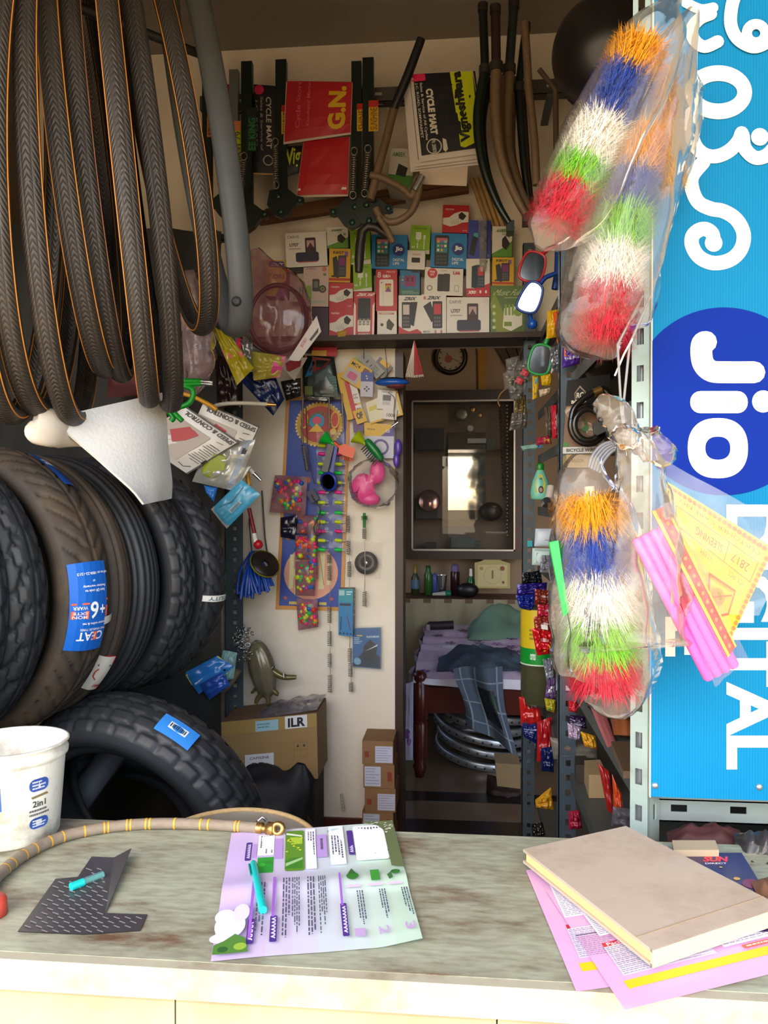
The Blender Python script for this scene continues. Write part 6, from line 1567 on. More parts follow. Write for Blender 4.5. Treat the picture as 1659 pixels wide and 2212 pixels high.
# --- brake cable packets
def cablepack(bl, br, upv, Y, label, pf, col='#c9c4bc'):
    tl = (bl[0] + upv[0], bl[1] + upv[1]); tr = (br[0] + upv[0], br[1] + upv[1])
    q = quad([tl, tr, br, bl], Y); d = Dq(q, base=.0006); pf(d)
    return pouch('cable_packet', q, M(col, r=.25, v=.05), label, 'packet', 'brake cable packets beside the green cable', bulge=.005, wr=.002, pr=d, lift=.0016)
def pr_speed(d):
    d.rect(.0, .0, 1, .025, '#1a1a1c'); d.text('SPEED & CONTROL', .04, .05, .92, .13, '#1c1c20', bold=.03)
    d.rrect(.30, .22, .98, .92, .03, '#b0a49a'); d.poly([(.45, .3), (.66, .26), (.80, .5), (.6, .66), (.5, .5)], '#b0202a'); d.rect(.62, .72, .8, .86, '#c8b02a'); d.lines(.05, .3, .28, .75, 10, '#55504c', seed=3, fill=.35)
    d.stroke([(.08, .85), (.15, .92), (.25, .9)], .002, '#2a2a2c'); d.stroke([(.10, .2), (.2, .22)], .0018, '#2a2a2c'); d.rect(.0, .6, .04, .7, '#1a1a1c'); d.rect(0, .025, .02, 1, '#1a1a1c')
cablepack((562, 922), (440, 868), (-50, 113), 2.24, 'rear white brake cable packet reading SPEED', pr_speed)
foil([(448, 958), (552, 950), (512, 1062), (415, 1040)], 2.235, '#9a9a92', 'clear packet with yellow-green cable and bright glints', lambda d: (d.circ(.35, .45, .25, '#8a9a2a', ry=.28), d.rect(.78, .0, .92, 1, '#8a94a4', 8), d.rect(.82, .72, .92, .84, '#17181c')), name='cable_packet', wr=.012, m=.15, r=.18)
cablepack((518, 956), (402, 878), (-113, 68), 2.22, 'front white brake cable packet reading SPEED and CONTROL', pr_speed)
foil([(526, 1012), (545, 1006), (508, 1064), (492, 1056)], 2.245, '#d0ccc4', 'narrow white packet edge under the brake cable packets', lambda d: d.rect(.9, 0, 1, 1, '#1a1a1c'), bulge=.003, wr=.002)
foil([(440, 1048), (470, 1052), (462, 1084), (446, 1066)], 2.25, '#2f7ad0', 'bright blue plastic corner under the packets', wr=.004)
foil([(522, 1036), (562, 1068), (490, 1142), (456, 1100)], 2.23, '#3f95b8', 'light blue cable packet with barcode and grey rim', lambda d: (d.rect(0, 0, 1, .10, '#8f8a84'), d.rect(.55, .3, .72, .62, '#9ab4c0'), [d.rect(.57 + .02 * i, .33, .58 + .02 * i, .59, '#2f5a70') for i in range(7)], d.stroke([(.2, .2), (.4, .5), (.3, .9)], .002, '#2a5a70')), bulge=.008, wr=.004)
# cables
GC = M('#0f9a2a', r=.3)
GY = 1.92
gcb = thing('green_cable', 'bright green brake cable coiled with silver ends', 'cable', P(400, 900, GY))
def c8(a, c): return (360 + a / 6.38, 820 + c / 6.38)
B().tube([P(*c8(150, 15), GY), P(*c8(480, 20), GY)], .0062, GC, n=10).make('cable', gcb)
B().tube(smooth_path([P(*c8(a, c), GY) for a, c in ((480, 52), (300, 62), (160, 70), (250, 90), (345, 130), (362, 220), (310, 320), (200, 370), (60, 365), (-20, 350), (20, 430), (90, 520), (60, 570))], 6), .0068, GC, n=10).make('cable', gcb)
B().tube(smooth_path([P(*c8(a, c), GY - .01) for a, c in ((20, 330), (100, 450), (215, 570))], 5), .0065, GC, n=10).make('cable', gcb)
for a, c in ((480, 20), (480, 52)): B().tube([P(*c8(a, c), GY), P(*c8(a + 110, c + 12), GY), P(*c8(a + 150, c + 16), GY)], [.0052, .0048, .003], CHR, n=10).make('ferrule', gcb)
rod('yellow_cable', smooth_path([P(*c8(a, c), 2.2) for a, c in ((180, 190), (300, 215), (430, 265), (620, 365), (690, 420))], 5), .0062, M('#d0951c', r=.35), 'yellow brake cable running under the green one', 'cable')
wc = thing('white_cable', 'white cable with a metal end pointing at the calendar', 'cable', P(520, 876, 2.3))
B().tube(smooth_path([P(*c8(a, c), 2.3) for a, c in ((640, 370), (800, 335), (1050, 325), (1400, 342))], 5), .0062, M('#b8b2a2', r=.4), n=10).make('cable', wc)
B().tube([P(*c8(1390, 342), 2.3), P(*c8(1450, 346), 2.3), P(*c8(1510, 350), 2.3)], [.008, .006, .003], BRS, n=10).make('ferrule', wc)
rod('white_plug', [P(*c8(1110, 1205), 2.3), P(*c8(1200, 1290), 2.3)], .006, WHT, 'white cable end with silver plug below the packets', 'plug')
rod('silver_plug', [P(*c8(1200, 1290), 2.3), P(*c8(1300, 1390), 2.3)], [.0055, .0035], CHR, 'silver plug tip beside the light blue packet', 'plug')
rod('yellow_cable', [P(*c8(1105, 1250), 2.31), P(*c8(1135, 1460), 2.31)], .007, M('#d0951c', r=.35), 'short yellow cable piece behind the white plug', 'cable')
# wrapped coil
wc_ = thing('wrapped_coil', 'black cable coil wrapped in pinkish clear plastic hanging under the shelf', 'coil', P(600, 760, 2.42))
cc = P(600, 688, 2.42)
for k in range(4):
    b = B(); b.tube([cc + Vector(((.082 + .003 * k) * math.cos(2*math.pi*i/48), .006 * k - .01, (.100 + .004 * (k % 2)) * math.sin(2*math.pi*i/48))) for i in range(48)], .005, M('#2a1418', r=.35), n=8, closed=True); b.make('cable_turn', wc_)
b = B(); loft(b, [P(a, c, 2.42) for a, c in ((545, 540), (562, 590), (590, 640), (600, 690), (604, 740), (604, 772))], [q * S(2.42) for q in (16, 46, 72, 76, 62, 18)], film('#a8606a', .38, .9, .10), n=36, seg=7, flat=.30, wr=.12, seed=31); b.make('wrap', wc_)
carton('paper_tag', quad([(684, 682), (694, 716), (646, 780), (622, 778)], 2.37), .001, M('#c9c0ba', r=.6), 'white paper tag with red writing beside the wrapped coil', 'tag', pr=(lambda d: (d.text('TATA', .2, .35, .5, .55, '#a8303a', rot=2), d.poly([(.6, .6), (.8, .6), (.85, .9), (.65, .95)], '#3a3230'), d)[-1])(D(.09, .08)))
# shiny foils below it
foil([(456, 702), (500, 728), (548, 795), (512, 832)], 2.30, '#a89a1c', 'yellow and pink shiny foil bag under the grey tube', lambda d: (d.rect(0, .35, 1, .62, '#c81f5a', 6), d.rect(0, .75, 1, .9, '#8a8a86', 6)), wr=.02, r=.18)
foil([(498, 722), (546, 742), (540, 800), (510, 790)], 2.32, '#8d8c8a', 'silver and pink crumpled foil below the wrapped coil', lambda d: d.rect(.3, 0, .5, 1, '#c81f4a', 8), wr=.024, m=.6)
foil([(540, 758), (618, 770), (604, 815), (548, 822)], 2.34, '#9a8f3a', 'yellow-green foil bag behind the paper tag', lambda d: d.rect(.7, 0, 1, 1, '#c03a7a', 6), wr=.02)
foil([(504, 806), (590, 800), (614, 862), (590, 898)], 2.38, '#0f1c46', 'dark blue shiny packet with faint circles', lambda d: (d.circ(.5, .8, .12, '#8a8694', rin=.10), d.circ(.35, .45, .08, '#3a4a6a'), d.circ(.15, .5, .06, '#3a4a6a')), wr=.012)
foil([(464, 760), (510, 790), (520, 880), (470, 880)], 2.42, '#241418', 'black packet behind the shiny foils', wr=.015)
hang_bag('plastic_bag', [(400, 590), (412, 660), (418, 730), (420, 800), (412, 850)], 2.28, [30, 40, 46, 42, 16], 'pale pinkish plastic bag with white paper behind the short bicycle tyre', m=film('#d8b8b8', .34, .8, .15), seed=41, wr=.22)
pouch('maroon_cloth', quad([(235, 745), (330, 760), (335, 850), (232, 860)], 2.20), M('#4a1c20', r=.7, v=.2), 'dark maroon cloth hanging behind the bicycle tyres', 'cloth', bulge=.02, wr=.02)
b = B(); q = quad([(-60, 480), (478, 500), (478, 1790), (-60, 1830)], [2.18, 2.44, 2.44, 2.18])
b.grid(lambda u, v: bil(q, u, v) + Vector((0, .05 * nz((u * 6, v * 2, 3), 1.), 0)), 30, 20, M('#16140f', r=.7, v=.3, s=8)); b.make('black_backdrop', label='black tarpaulin added to darken the left side behind the tyres', cat='backdrop')  # added dark sheet, hides the pale wall so gaps between tyres stay dark
# --- white sheet over the tyres
SHT = M('#e0e3e3', r=.75, v=.06, s=120, b=.25)
wsq = [P(114, 902, 1.40), P(350, 848, 1.66), P(377, 1074, 1.72), P(318, 1086, 1.54)]
N_ = qnorm(wsq)
wsh = thing('white_sheet', 'thick white foam sheet draped over the motorcycle tyres', 'sheet', (wsq[2] + wsq[3]) / 2)
def ws(u, v, o=0.): return bil(wsq, u, v) + N_ * (.02 * math.sin(math.pi * u) * math.sin(math.pi * v) + .012 * nz((u * 2, v * 2, 1), 1.) + o + .02 * max(0, .15 - v) * -3)
b = B(); b.grid(lambda u, v: ws(u, v), 16, 16, SHT); b.grid(lambda u, v: ws(u, v, -.006), 16, 16, SHT, flip=True)
for k in range(4):
    e = [(lambda t: (t, 0)), (lambda t: (1, t)), (lambda t: (1 - t, 1)), (lambda t: (0, 1 - t))][k]
    b.grid(lambda u, v: ws(*e(u), -.006 * v), 16, 1, SHT)
b.make('sheet', wsh)
b = B(); loft(b, [P(60, 915, 1.36), P(75, 925, 1.37), P(110, 925, 1.40), P(150, 925, 1.46), P(230, 935, 1.54)], [q * S(1.4) for q in (8, 34, 44, 46, 30)], M('#cfc6b8', r=.75, v=.1), n=24, seg=5, flat=.5, wr=.08, seed=5, side=(0, 0, 1)); b.make('folded_end', wsh)
# --- cartons on the floor side
def c4(a, c): return (440 + a / 3.606, 1380 + c / 3.606)
q = quad([(478, 1560), (684, 1540), (687, 1682), (478, 1700)], 2.45)
d = Dq(q); d.rect(0, .80, 1, .99, '#9a8148'); d.rect(.36, .80, .60, .96, '#9ac0cc'); d.rect(.67, .80, .90, .99, '#d8dcdc'); d.text('ILR', .70, .82, .88, .96, '#2a2a2c', bold=.04); d.lines(.38, .84, .58, .93, 2, '#5a8a9a', seed=1)
d.rect(.76, .36, .90, .58, '#7a6440'); d.rect(.765, .365, .828, .465, '#93794e'); d.rect(.833, .365, .895, .465, '#93794e'); d.rect(.765, .475, .828, .575, '#93794e'); d.rect(.833, .475, .895, .575, '#93794e')
for cx, cy in ((.80, .53), (.865, .53)): d.poly([(cx - .015, cy - .02), (cx + .015, cy - .02), (cx, cy + .03)], '#3a3020')
d.rect(.25, .02, .55, .46, '#cfd2da'); d.text('CAFFEINE', .3, .38, .5, .42, '#5a5a62'); d.text('RB', .32, .26, .46, .33, '#2a2a30', bold=.06); d.poly([(.25, .02), (.45, .02), (.38, .22)], '#a8303a')
cbx = carton('cardboard_box', q, .18, M('#93794e', r=.8, v=.08), 'large brown cardboard box with a white LR label against the wall', 'box', pr=d)
b = B(); z1 = q[0].z; e = [q[0] + Vector((0, .0, .0)), q[1], q[1] + Vector((0, .18, .004)), q[0] + Vector((0, .18, .004))]
b.add(e, [(0, 1, 2, 3)], M('#7a5f48', r=.8)); b.make('flap', cbx)
pouch('plastic_film', [e[3] + Vector((.1, 0, .012)), e[2] + Vector((0, 0, .012)), e[1] + Vector((0, 0, .01)), e[0] + Vector((.1, 0, .01))], film('#b8b4c8', .4, .9, .1), 'crumpled clear film on top of the large cardboard box', 'film', bulge=.01, wr=.02)
B().bb((q[0].x, 2.46, 0), (q[1].x - .01, 2.64, q[2].z - .002), M('#2e2a26', r=.8)).make('wooden_crate', label='dark crate under the large cardboard box', cat='crate')
x0_, x1_ = P(785, 1650, 2.58).x, P(852, 1650, 2.58).x; zt_ = P(820, 1601, 2.58).z; hh_ = .0735; lab_ = ['topmost', 'second', 'third', 'fourth', 'fifth', 'sixth', 'seventh', 'lowest']
for k in range(8):
    z1 = zt_ - k * (zt_ / 8); z0 = zt_ - (k + 1) * (zt_ / 8); ox = .004 * ((k * 7) % 3 - 1)
    q = [Vector((x0_ + ox, 2.58, z1)), Vector((x1_ + ox, 2.58, z1)), Vector((x1_ + ox, 2.58, z0 + .001)), Vector((x0_ + ox, 2.58, z0 + .001))]
    d = Dq(q)
    if k % 2 == 0: d.rect(.42, .08, .98, .78, '#c2c6d8'); d.lines(.45, .12, .95, .74, 6, '#8a8ea8', seed=k, fill=.3); d.rect(.08, .3, .22, .55, '#8a3a30')
    else: d.rect(.04, .08, .56, .92, '#c2c6d8'); d.lines(.07, .12, .53, .88, 6, '#8a8ea8', seed=k, fill=.3); d.rect(.78, .3, .92, .7, '#8a3a30')
    carton('small_carton', q, .14, M('#8a6844', r=.75, v=.08), '%s small brown carton of the stack beside the doorway' % lab_[k], 'box', 'stack of small brown cartons', pr=d)
# dark clothes in front of the big box
DK = M('#15161a', r=.7, v=.3, s=14)
b = B(); loft(b, [P(a, c, 2.15) for a, c in ((650, 1650), (640, 1690), (600, 1730), (570, 1790), (560, 1860))], [q * S(2.15) for q in (10, 44, 90, 110, 110)], DK, n=28, seg=6, flat=.7, wr=.2, seed=51); b.make('dark_garment', label='heap of dark clothes in front of the cardboard box', cat='clothes')
foil([(548, 1668), (592, 1680), (596, 1705), (552, 1712)], 2.2, '#c8c2c0', 'white and red crumpled packet on the dark clothes', lambda d: d.poly([(0, .2), (.6, 0), (.5, .7), (.1, .8)], '#8a2a34'), wr=.01)
hk = thing('door_chain', 'small white chain hook hanging low on the wall', 'hook', P(740, 1752, 2.7))
for k in range(5): 
    p = P(738 + k, 1720 + 7 * k, 2.70); B().tube([p + Vector((.005 * math.cos(2*math.pi*i/8), 0, .008 * math.sin(2*math.pi*i/8))) for i in range(8)], .0016, M('#b8b4ac', r=.4), n=5, closed=True).make('link', hk)
# ------------------------------------------------------------------ right-hand rack: posts, shelves, stock
RX = .25
STD = M('#4d5a62', r=.45, m=.35, v=.2, s=14, dirt='#3a3430', ds=8, da=.4)
for Yp, nm in ((1.90, 'middle'), (2.66, 'rear')):
    xx = P(1207 if Yp < 2 else 1128, 1500, Yp).x
    b = B(); slotted(b, angT((xx, Yp, 0), (1, 0, 0), (0, 1, 0)), 2.25, .040, .035, STD, pitch=.035, hs=(.012, .014)); b.make('post', rk, label=nm + ' slotted post')
b = B(); slotted(b, angT((XR - .005, 1.14, 0), (-1, 0, 0), (0, 1, 0)), 2.25, .038, .035, STD); b.make('post', rk)
b = B(); slotted(b, angT((XR - .005, 2.66, 0), (-1, 0, 0), (0, 1, 0)), 2.25, .038, .035, STD); b.make('post', rk)
SHM = M('#5f625c', r=.5, m=.3, v=.2, s=9, dirt='#4a3a2a', ds=6, da=.5)
RS = [1.95, 1.70, 1.555, 1.385, 1.20, .985, .765, .40]
for z in RS:
    b = B(); b.bb((RX + .012, 1.145, z - .002), (XR - .012, 2.70, z), SHM); b.bb((RX + .010, 1.145, z - .028), (RX + .012, 2.70, z), SHM); b.make('shelf', rk)
rod('grey_pipe', [P(1388, 400, 1.135), P(1386, 940, 1.135), Vector((P(1386, 940, 1.135).x, 1.135, CZ - .1))], .0075, M('#8d9498', r=.35, m=.4), 'thin grey conduit pipe running down beside the sign post', 'pipe', n=14)
# ---- cycle mirrors
def mirror(px, Y, arm, col, label, tl=0.):
    q = quad(px, [Y - .003 * tl, Y - .007 * tl, Y + .003 * tl, Y + .007 * tl]); t = thing('cycle_mirror', label, 'mirror', (q[2] + q[3]) / 2, 'bicycle mirrors hanging at the rack')
    m = M(col, r=.3); pp = smooth_path(q, 8, closed=True); N = qnorm(q); c = sum(pp, Vector()) / len(pp)
    n = len(pp)
    b = B(); b.tube(pp, .0035, m, n=8, closed=True); b.make('rim', t)
    b = B(); b.add(pp + [p - N * .006 for p in pp], [tuple(range(n - 1, -1, -1)) if False else tuple(range(n))], M('#9a9ea2', r=.12, m=1., v=.02)); b.make('glass', t)
    b = B(); b.add([c - N * .016] + [p - N * .003 for p in pp], [(0, i + 1, (i + 1) % n + 1) for i in range(n)], m, smooth=True); b.make('back', t)
    B().tube(smooth_path([P(*a, Y + .01) for a in arm], 4), .0062, m, n=10).make('arm', t)
    return t
mirror([(1139, 546), (1177, 556), (1165, 606), (1122, 598)], 2.20, [(1165, 556), (1182, 540), (1206, 528)], '#b8202a', 'red framed bicycle mirror hanging at the phone shelf end')
mirror([(1144, 610), (1172, 624), (1155, 674), (1116, 662)], 2.15, [(1163, 620), (1178, 600), (1204, 590)], '#123a8a', 'blue framed bicycle mirror below the red one', .45)
mirror([(1155, 748), (1190, 754), (1181, 806), (1142, 798)], 2.10, [(1174, 752), (1184, 730), (1194, 712)], '#2a9a4a', 'green framed bicycle mirror in front of the clear packets')
rod('blue_rod', [P(1206, 538, 2.22), P(1204, 590, 2.2), P(1198, 625, 2.2)], .009, M('#143a86', r=.35), 'dark blue plastic rod behind the mirrors', 'rod')
rod('yellow_rod', [P(1214, 540, 2.25), P(1212, 620, 2.25)], .011, M('#c89a1c', r=.4), 'yellow plastic rod beside the dark blue one', 'rod')
b = B(); b.ball(P(1150, 700, 2.18), .014, M('#1450a8', r=.3), 10); b.tube([P(1144, 676, 2.17), P(1148, 696, 2.18)], .006, M('#1450a8', r=.3), n=8); b.make('blue_pendant', label='bright blue plastic pendant under the blue mirror', cat='pendant')
# ---- hanging packets on the upper shelves
RG = None
foil([(1182, 672), (1206, 668), (1204, 728), (1180, 732)], 2.05, '#d0a01c', 'yellow packet hanging on the rack under the mirrors')
foil([(1194, 676), (1214, 668), (1238, 735), (1204, 742)], 1.98, '#d0581c', 'orange packet in front of the yellow one')
foil([(1188, 750), (1220, 744), (1216, 800), (1190, 806)], 1.96, '#8d8f94', 'silver wrapper between green mirror and bell packet', m=.7, wr=.018)
foil([(1216, 748), (1256, 744), (1252, 786), (1214, 796)], 1.86, '#4a2a8a', 'purple and orange bicycle bell packet', lambda d: (d.rect(.06, .5, .94, .95, '#e0741c'), d.text('LI', .3, .58, .75, .88, '#4a2a8a', bold=.06), d.text('THE BELL', .1, .30, .92, .42, '#e0dcec', bold=.03)))
foil([(1150, 812), (1164, 808), (1162, 858), (1150, 864)], 2.12, '#d0a81c', 'yellow tube pack with a blue label', lambda d: (d.rect(.3, .15, .8, .5, '#143a7a'), d.rect(.3, .6, .8, .85, '#3a9ab0')), bulge=.008)
foil([(1168, 812), (1192, 806), (1190, 834), (1170, 832)], 2.08, '#d0a81c', 'curved yellow packet under the green mirror')
foil([(1164, 842), (1192, 836), (1186, 852), (1166, 858)], 2.10, '#c8b49a', 'pale packet below the curved yellow one')
CP = film('#c8c4bc', .30, .9, .08)
for k, (px, lab) in enumerate((([(1092, 776), (1122, 768), (1128, 806), (1094, 812)], 'topmost'), ([(1112, 784), (1150, 770), (1146, 812), (1118, 824)], 'rightmost'), ([(1086, 806), (1116, 798), (1122, 836), (1090, 842)], 'leftmost'), ([(1110, 816), (1144, 806), (1136, 846), (1112, 850)], 'middle'), ([(1098, 834), (1128, 830), (1126, 862), (1102, 864)], 'lowest'))):
    pouch('clear_packet', quad(px, 2.30 - .012 * k), CP, '%s clear packet of small metal parts hanging left of the green mirror' % lab, 'packet', 'clear packets of small parts at the rack', bulge=.016, wr=.03, seed=k)
    o_ = COL.objects[-1]; c_ = sum(quad(px, 2.30 - .012 * k), Vector()) / 4
    for j in range(3): B().ball(c_ + Vector((.010 * (j - 1), -.004, .008 * ((j * 7 + k) % 3 - 1))), .007, M('#8a8680', r=.3, m=.7), 8, (1.2, .5, .8)).make('metal_part', o_)
rod('packet_string', [P(1140, 728, 2.30), P(1124, 760, 2.28), P(1112, 800, 2.262), P(1114, 848, 2.246), P(1120, 875, 2.31), P(1120, 915, 2.318)], .0012, THR, 'thin thread holding the clear packets to the shelf', 'thread', n=5)
for k, (a, c) in enumerate(((1134, 805), (1122, 822))):
    pouch('red_tag', rectpx(a - 8, c - 7, a + 8, c + 7, 2.24, 30), M('#b02a34', r=.4), ['upper', 'lower'][k] + ' small red and white tag on the grey packets', 'tag', bulge=.002)
foil([(1114, 860), (1136, 852), (1138, 896), (1108, 904)], 2.32, '#7a6a42', 'brown mesh packet with a metal part', wr=.02, m=.2)
foil([(1106, 892), (1140, 886), (1138, 925), (1100, 930)], 2.318, '#6f6a66', 'grey crumpled wrapper on the shelf end', wr=.02, m=.3)
rod('brown_string', smooth_path([P(1100, 835, 2.30), P(1082, 850, 2.31), P(1076, 866, 2.32), P(1080, 878, 2.32)], 4), .0025, M('#7a5a2a', r=.5), 'short brown cord under the grey packets', 'cord', n=6)
foil([(1176, 880), (1192, 876), (1192, 945), (1180, 950)], 2.25, '#6a5a48', 'brown small packet stack on the upper rack shelf', wr=.015)
foil([(1190, 876), (1203, 874), (1204, 946), (1193, 948)], 2.05, '#c0243a', 'red and white upright pack beside the middle post', lambda d: d.rect(.55, .1, .95, .7, '#d8ccd0'))
foil([(1160, 946), (1186, 940), (1192, 958), (1158, 962)], 2.2, '#a82a48', 'flat red and yellow packet lying on the shelf', lambda d: d.rect(.5, .1, .9, .6, '#c8a03a'))
foil([(1124, 964), (1170, 956), (1176, 968), (1130, 974)], 2.35, '#8ab0a8', 'flat pale green packet lying on the shelf', lambda d: d.circ(.8, .5, .08, '#1450a8'))
# cable lock card
lk = thing('cable_lock_card', 'black RC BOND bicycle cable lock on its printed card', 'lock', P(1270, 980, 1.60))
q = quad([(1226, 822), (1318, 808), (1318, 965), (1216, 968)], 1.60)
d = Dq(q); d.sheet(0, 0, 1, .62, '#7a5a44', 3, 3); d.poly([(.18, .80), (.30, .90), (.44, .80), (.42, .70), (.30, .64), (.20, .70)], '#8a7f6c'); d.poly([(.20, .79), (.30, .87), (.42, .79), (.40, .71), (.30, .66), (.22, .71)], '#17140f'); d.text('RC', .23, .72, .39, .80, '#d8d0bc', bold=.03); d.text('BOND', .12, .645, .46, .695, '#d8d0bc', bold=.04)
for k in range(40): d.circ(.06 + .88 * fr(k * .377), .05 + .52 * fr(k * .619), .06 + .04 * fr(k * .23), ['#8a6a54', '#6a4a3a', '#a08a78', '#5a4236', '#b8a898', '#3f7a34'][k % 6 if k % 11 else 5], n=9)
b = B(); vs = q + [p + Vector((0, .004, 0)) for p in q]; b.add(vs, [(0, 1, 2, 3), (7, 6, 5, 4), (0, 4, 5, 1), (3, 2, 6, 7), (0, 3, 7, 4), (1, 5, 6, 2)], M('#14120f', r=.35)); b.make('card', lk)
b = B(); N = qnorm(q); d.put(b, lambda x, y, z: bil(q, x / d.w, y / d.h) + N * z); b.make('print', lk)
LKM = M('#1c1814', r=.18, v=.1); cc = P(1270, 918, 1.57); s_ = S(1.57)
for k in range(2): B().tube([cc + Vector(((36 - 7 * k) * s_ * math.cos(2*math.pi*i/40), -.004 * k, (40 - 7 * k) * s_ * math.sin(2*math.pi*i/40))) for i in range(40)], .0062, LKM, n=12, closed=True).make('cable', lk)
B().tube(smooth_path([P(a, c, 1.565) for a, c in ((1234, 905), (1242, 880), (1265, 858), (1290, 845), (1306, 842), (1318, 862), (1318, 890))], 6), .0062, LKM, n=12).make('cable', lk)
B().tube([P(1283, 849, 1.563), P(1300, 842, 1.563)], .0082, BRS, n=12).make('lock_head', lk)
carton('wire_label', quad([(1216, 966), (1292, 964), (1290, 979), (1216, 980)], 1.595), .002, M('#c2bfb8', r=.5), 'white shelf label reading BICYCLE WIRE', 'label', pr=(lambda d: (d.text('BICYCLE WIRE', .1, .25, .95, .75, '#3a3836', bold=.03), d)[-1])(D(.07, .013)))
carton('cream_carton', quad([(1224, 982), (1278, 981), (1277, 1010), (1224, 1010)], 1.70), .06, M('#c2a878', r=.6), 'small cream carton below the cable lock', 'box', pr=(lambda d: (d.text('RALSON', .2, .4, .7, .65, '#8a6a3a'), d)[-1])(D(.05, .03)))
b = B(); b.ball(P(1300, 780, 1.75), .045, M('#3a342e', r=.3), 16); b.make('dark_ball', label='dark round rubber bulb on the rack shelf above the cable lock', cat='bulb')
gw = thing('grey_cable_coil', 'coil of grey wire hanging behind the knotted bag', 'cable', P(1290, 1010, 1.2))
for k in range(5): B().tube(smooth_path([P(a + k * 6, c + k * 3, 1.20) for a, c in ((1272, 1010), (1280, 985), (1300, 962), (1325, 955), (1345, 965))], 5), .0028, M('#77787c', r=.4), n=8).make('strand', gw)
# ---- shampoo bottle and neighbours
YQ = 2.48
def lath(name, x, y0, y1, prof, Y, m, label, cat, parts=(), n=28, group=None, flat=1.):
    """bottle standing at photo column x between rows y0 (top) and y1 (bottom); prof in (radius px, 0..1 height)"""
    base = P(x, y1, Y); H_ = P(x, y0, Y).z - base.z; s = S(Y)
    t = thing(name, label, cat, base, group)
    T = Matrix.Translation(base) @ Matrix.Diagonal((1, flat, 1, 1))
    B().lathe([(0, 0)] + [(r * s, h * H_) for r, h in prof], m, n, T=T).make('body', t)
    for nm, pr_, mm in parts: B().lathe([(r * s, h * H_) for r, h in pr_], mm, n, T=T).make(nm, t)
    return t, base, H_
t, bs, H_ = lath('shampoo_bottle', 1167, 1000, 1080, [(17, .01), (20, .06), (21, .2), (17, .5), (10, .72), (7, .80), (6, .83)], YQ, M('#7fd0b8', r=.3), 'pale green shampoo bottle with yellow label and green cap', 'bottle',
     (('cap', [(7, .81), (8, .83), (7.5, .96), (5, 1.), (0, 1.)], M('#1f8a2a', r=.35)),), flat=.6)
d = D(1, 1)
d.poly([(-.2 + .0, .2), (.2, .2), (.3, .45), (.18, .68), (-.12, .68), (-.28, .45)], '#c8c01c'); d.circ(.05, .28, .12, '#2a1c1c', ry=.10); d.circ(.05, .27, .07, '#b88a70', ry=.06); d.text('CHIK', -.06, .54, .14, .60, '#2a3a1a')
b = B()
def onbot(x, y, z):
    r = (22 if y < .2 else 22 - (y - .2) * 13.3 if y < .5 else 18 - (y - .5) * 32) * S(YQ) + .0006 + z * .5; a = -math.pi / 2 - .1 + x * 2.2
    return bs + Vector((r * math.cos(a), r * .6 * math.sin(a), y * H_))
d.put(b, onbot); b.make('label', t)
rod('white_tube', [P(1190, 1052, 2.35), P(1186, 1078, 2.33)], .012, M('#d8cfc4', r=.4), 'small white tube beside the shampoo bottle', 'tube')
rod('silver_cap', [P(1176, 1088, 2.3), P(1182, 1082, 2.28)], .012, CHR, 'small silver cap lying beside the shampoo bottle', 'pot')  # loose silver cap, drawn as a short chrome cylinder
foil([(1183, 1086), (1202, 1082), (1200, 1104), (1184, 1108)], 2.2, '#6a4a2a', 'brown paper scrap under the white tube', r=.7)
# white soap boxes
q = quad([(1157, 1142), (1198, 1142), (1196, 1181), (1154, 1180)], 2.28); pouch('soap_box', q, M('#c9d2dc', r=.4), 'white rounded soap box on the rack', 'box', bulge=.012, wr=0., pr=(lambda d: (d.text('soap', .5, .3, .8, .4, '#8a94a0'), d)[-1])(D(.05, .05)))
q = quad([(1150, 1184), (1192, 1185), (1190, 1224), (1149, 1220)], 2.27); pouch('soap_box', q, M('#bcd4cc', r=.4), 'pale mint soap box with a lilac picture under the white one', 'box', bulge=.010, wr=0., pr=(lambda d: (d.rect(.2, .15, .95, .75, '#a89ac0'), [d.rect(.12 + .08 * i, .85, .15 + .08 * i, .95, '#8aa09a') for i in range(10)], d)[-1])(D(.05, .05)))
carton('cyan_sticker', rectpx(1139, 1168, 1150, 1181, 2.645), .002, M('#2ab0c0', r=.4), 'small cyan sticker on the rear rack post', 'sticker')
foil([(1168, 1200), (1196, 1198), (1194, 1238), (1166, 1236)], 2.2, '#8a8a94', 'crumpled grey plastic over the mint soap box', wr=.03, m=.2)
foil([(1128, 1238), (1168, 1232), (1172, 1262), (1128, 1262)], 2.4, '#10141c', 'black shiny plastic on the rack shelf', wr=.03)
foil([(1118, 1262), (1182, 1258), (1180, 1282), (1116, 1290)], 2.38, '#2a1f7a', 'purple foil candy packet hanging at the rack', wr=.025, m=.3)
foil([(1114, 1286), (1160, 1284), (1150, 1322), (1122, 1312)], 2.36, '#1c2a8a', 'blue foil candy packet below the purple one', wr=.025, m=.3)
for k, (px, col, lab) in enumerate((([(1156, 1272), (1190, 1276), (1188, 1312), (1154, 1306)], '#7a2a1c', 'copper red candy packet at the top of the hanging column'), ([(1162, 1306), (1202, 1308), (1200, 1336), (1160, 1334)], '#b0243c', 'pink red glossy candy packet'), ([(1152, 1332), (1200, 1334), (1198, 1368), (1156, 1366)], '#8a3020', 'copper candy packet with a white tag'), ([(1148, 1356), (1198, 1366), (1196, 1412), (1160, 1416)], '#b8161c', 'bright red candy packet with yellow print'))):
    foil(px, 2.12 - .015 * k, col, lab, (lambda d: (d.rect(.3, .3, .6, .55, '#d8cfc8') if k == 2 else None, d.poly([(.3, .1), (.9, .2), (.7, .45)], '#d8a81c') if k == 3 else None, d.lines(.3, .5, .9, .75, 1, '#e0c0c0', seed=k))), wr=.022, m=.25, name='candy_packet', group='candy packets hanging at the rack')
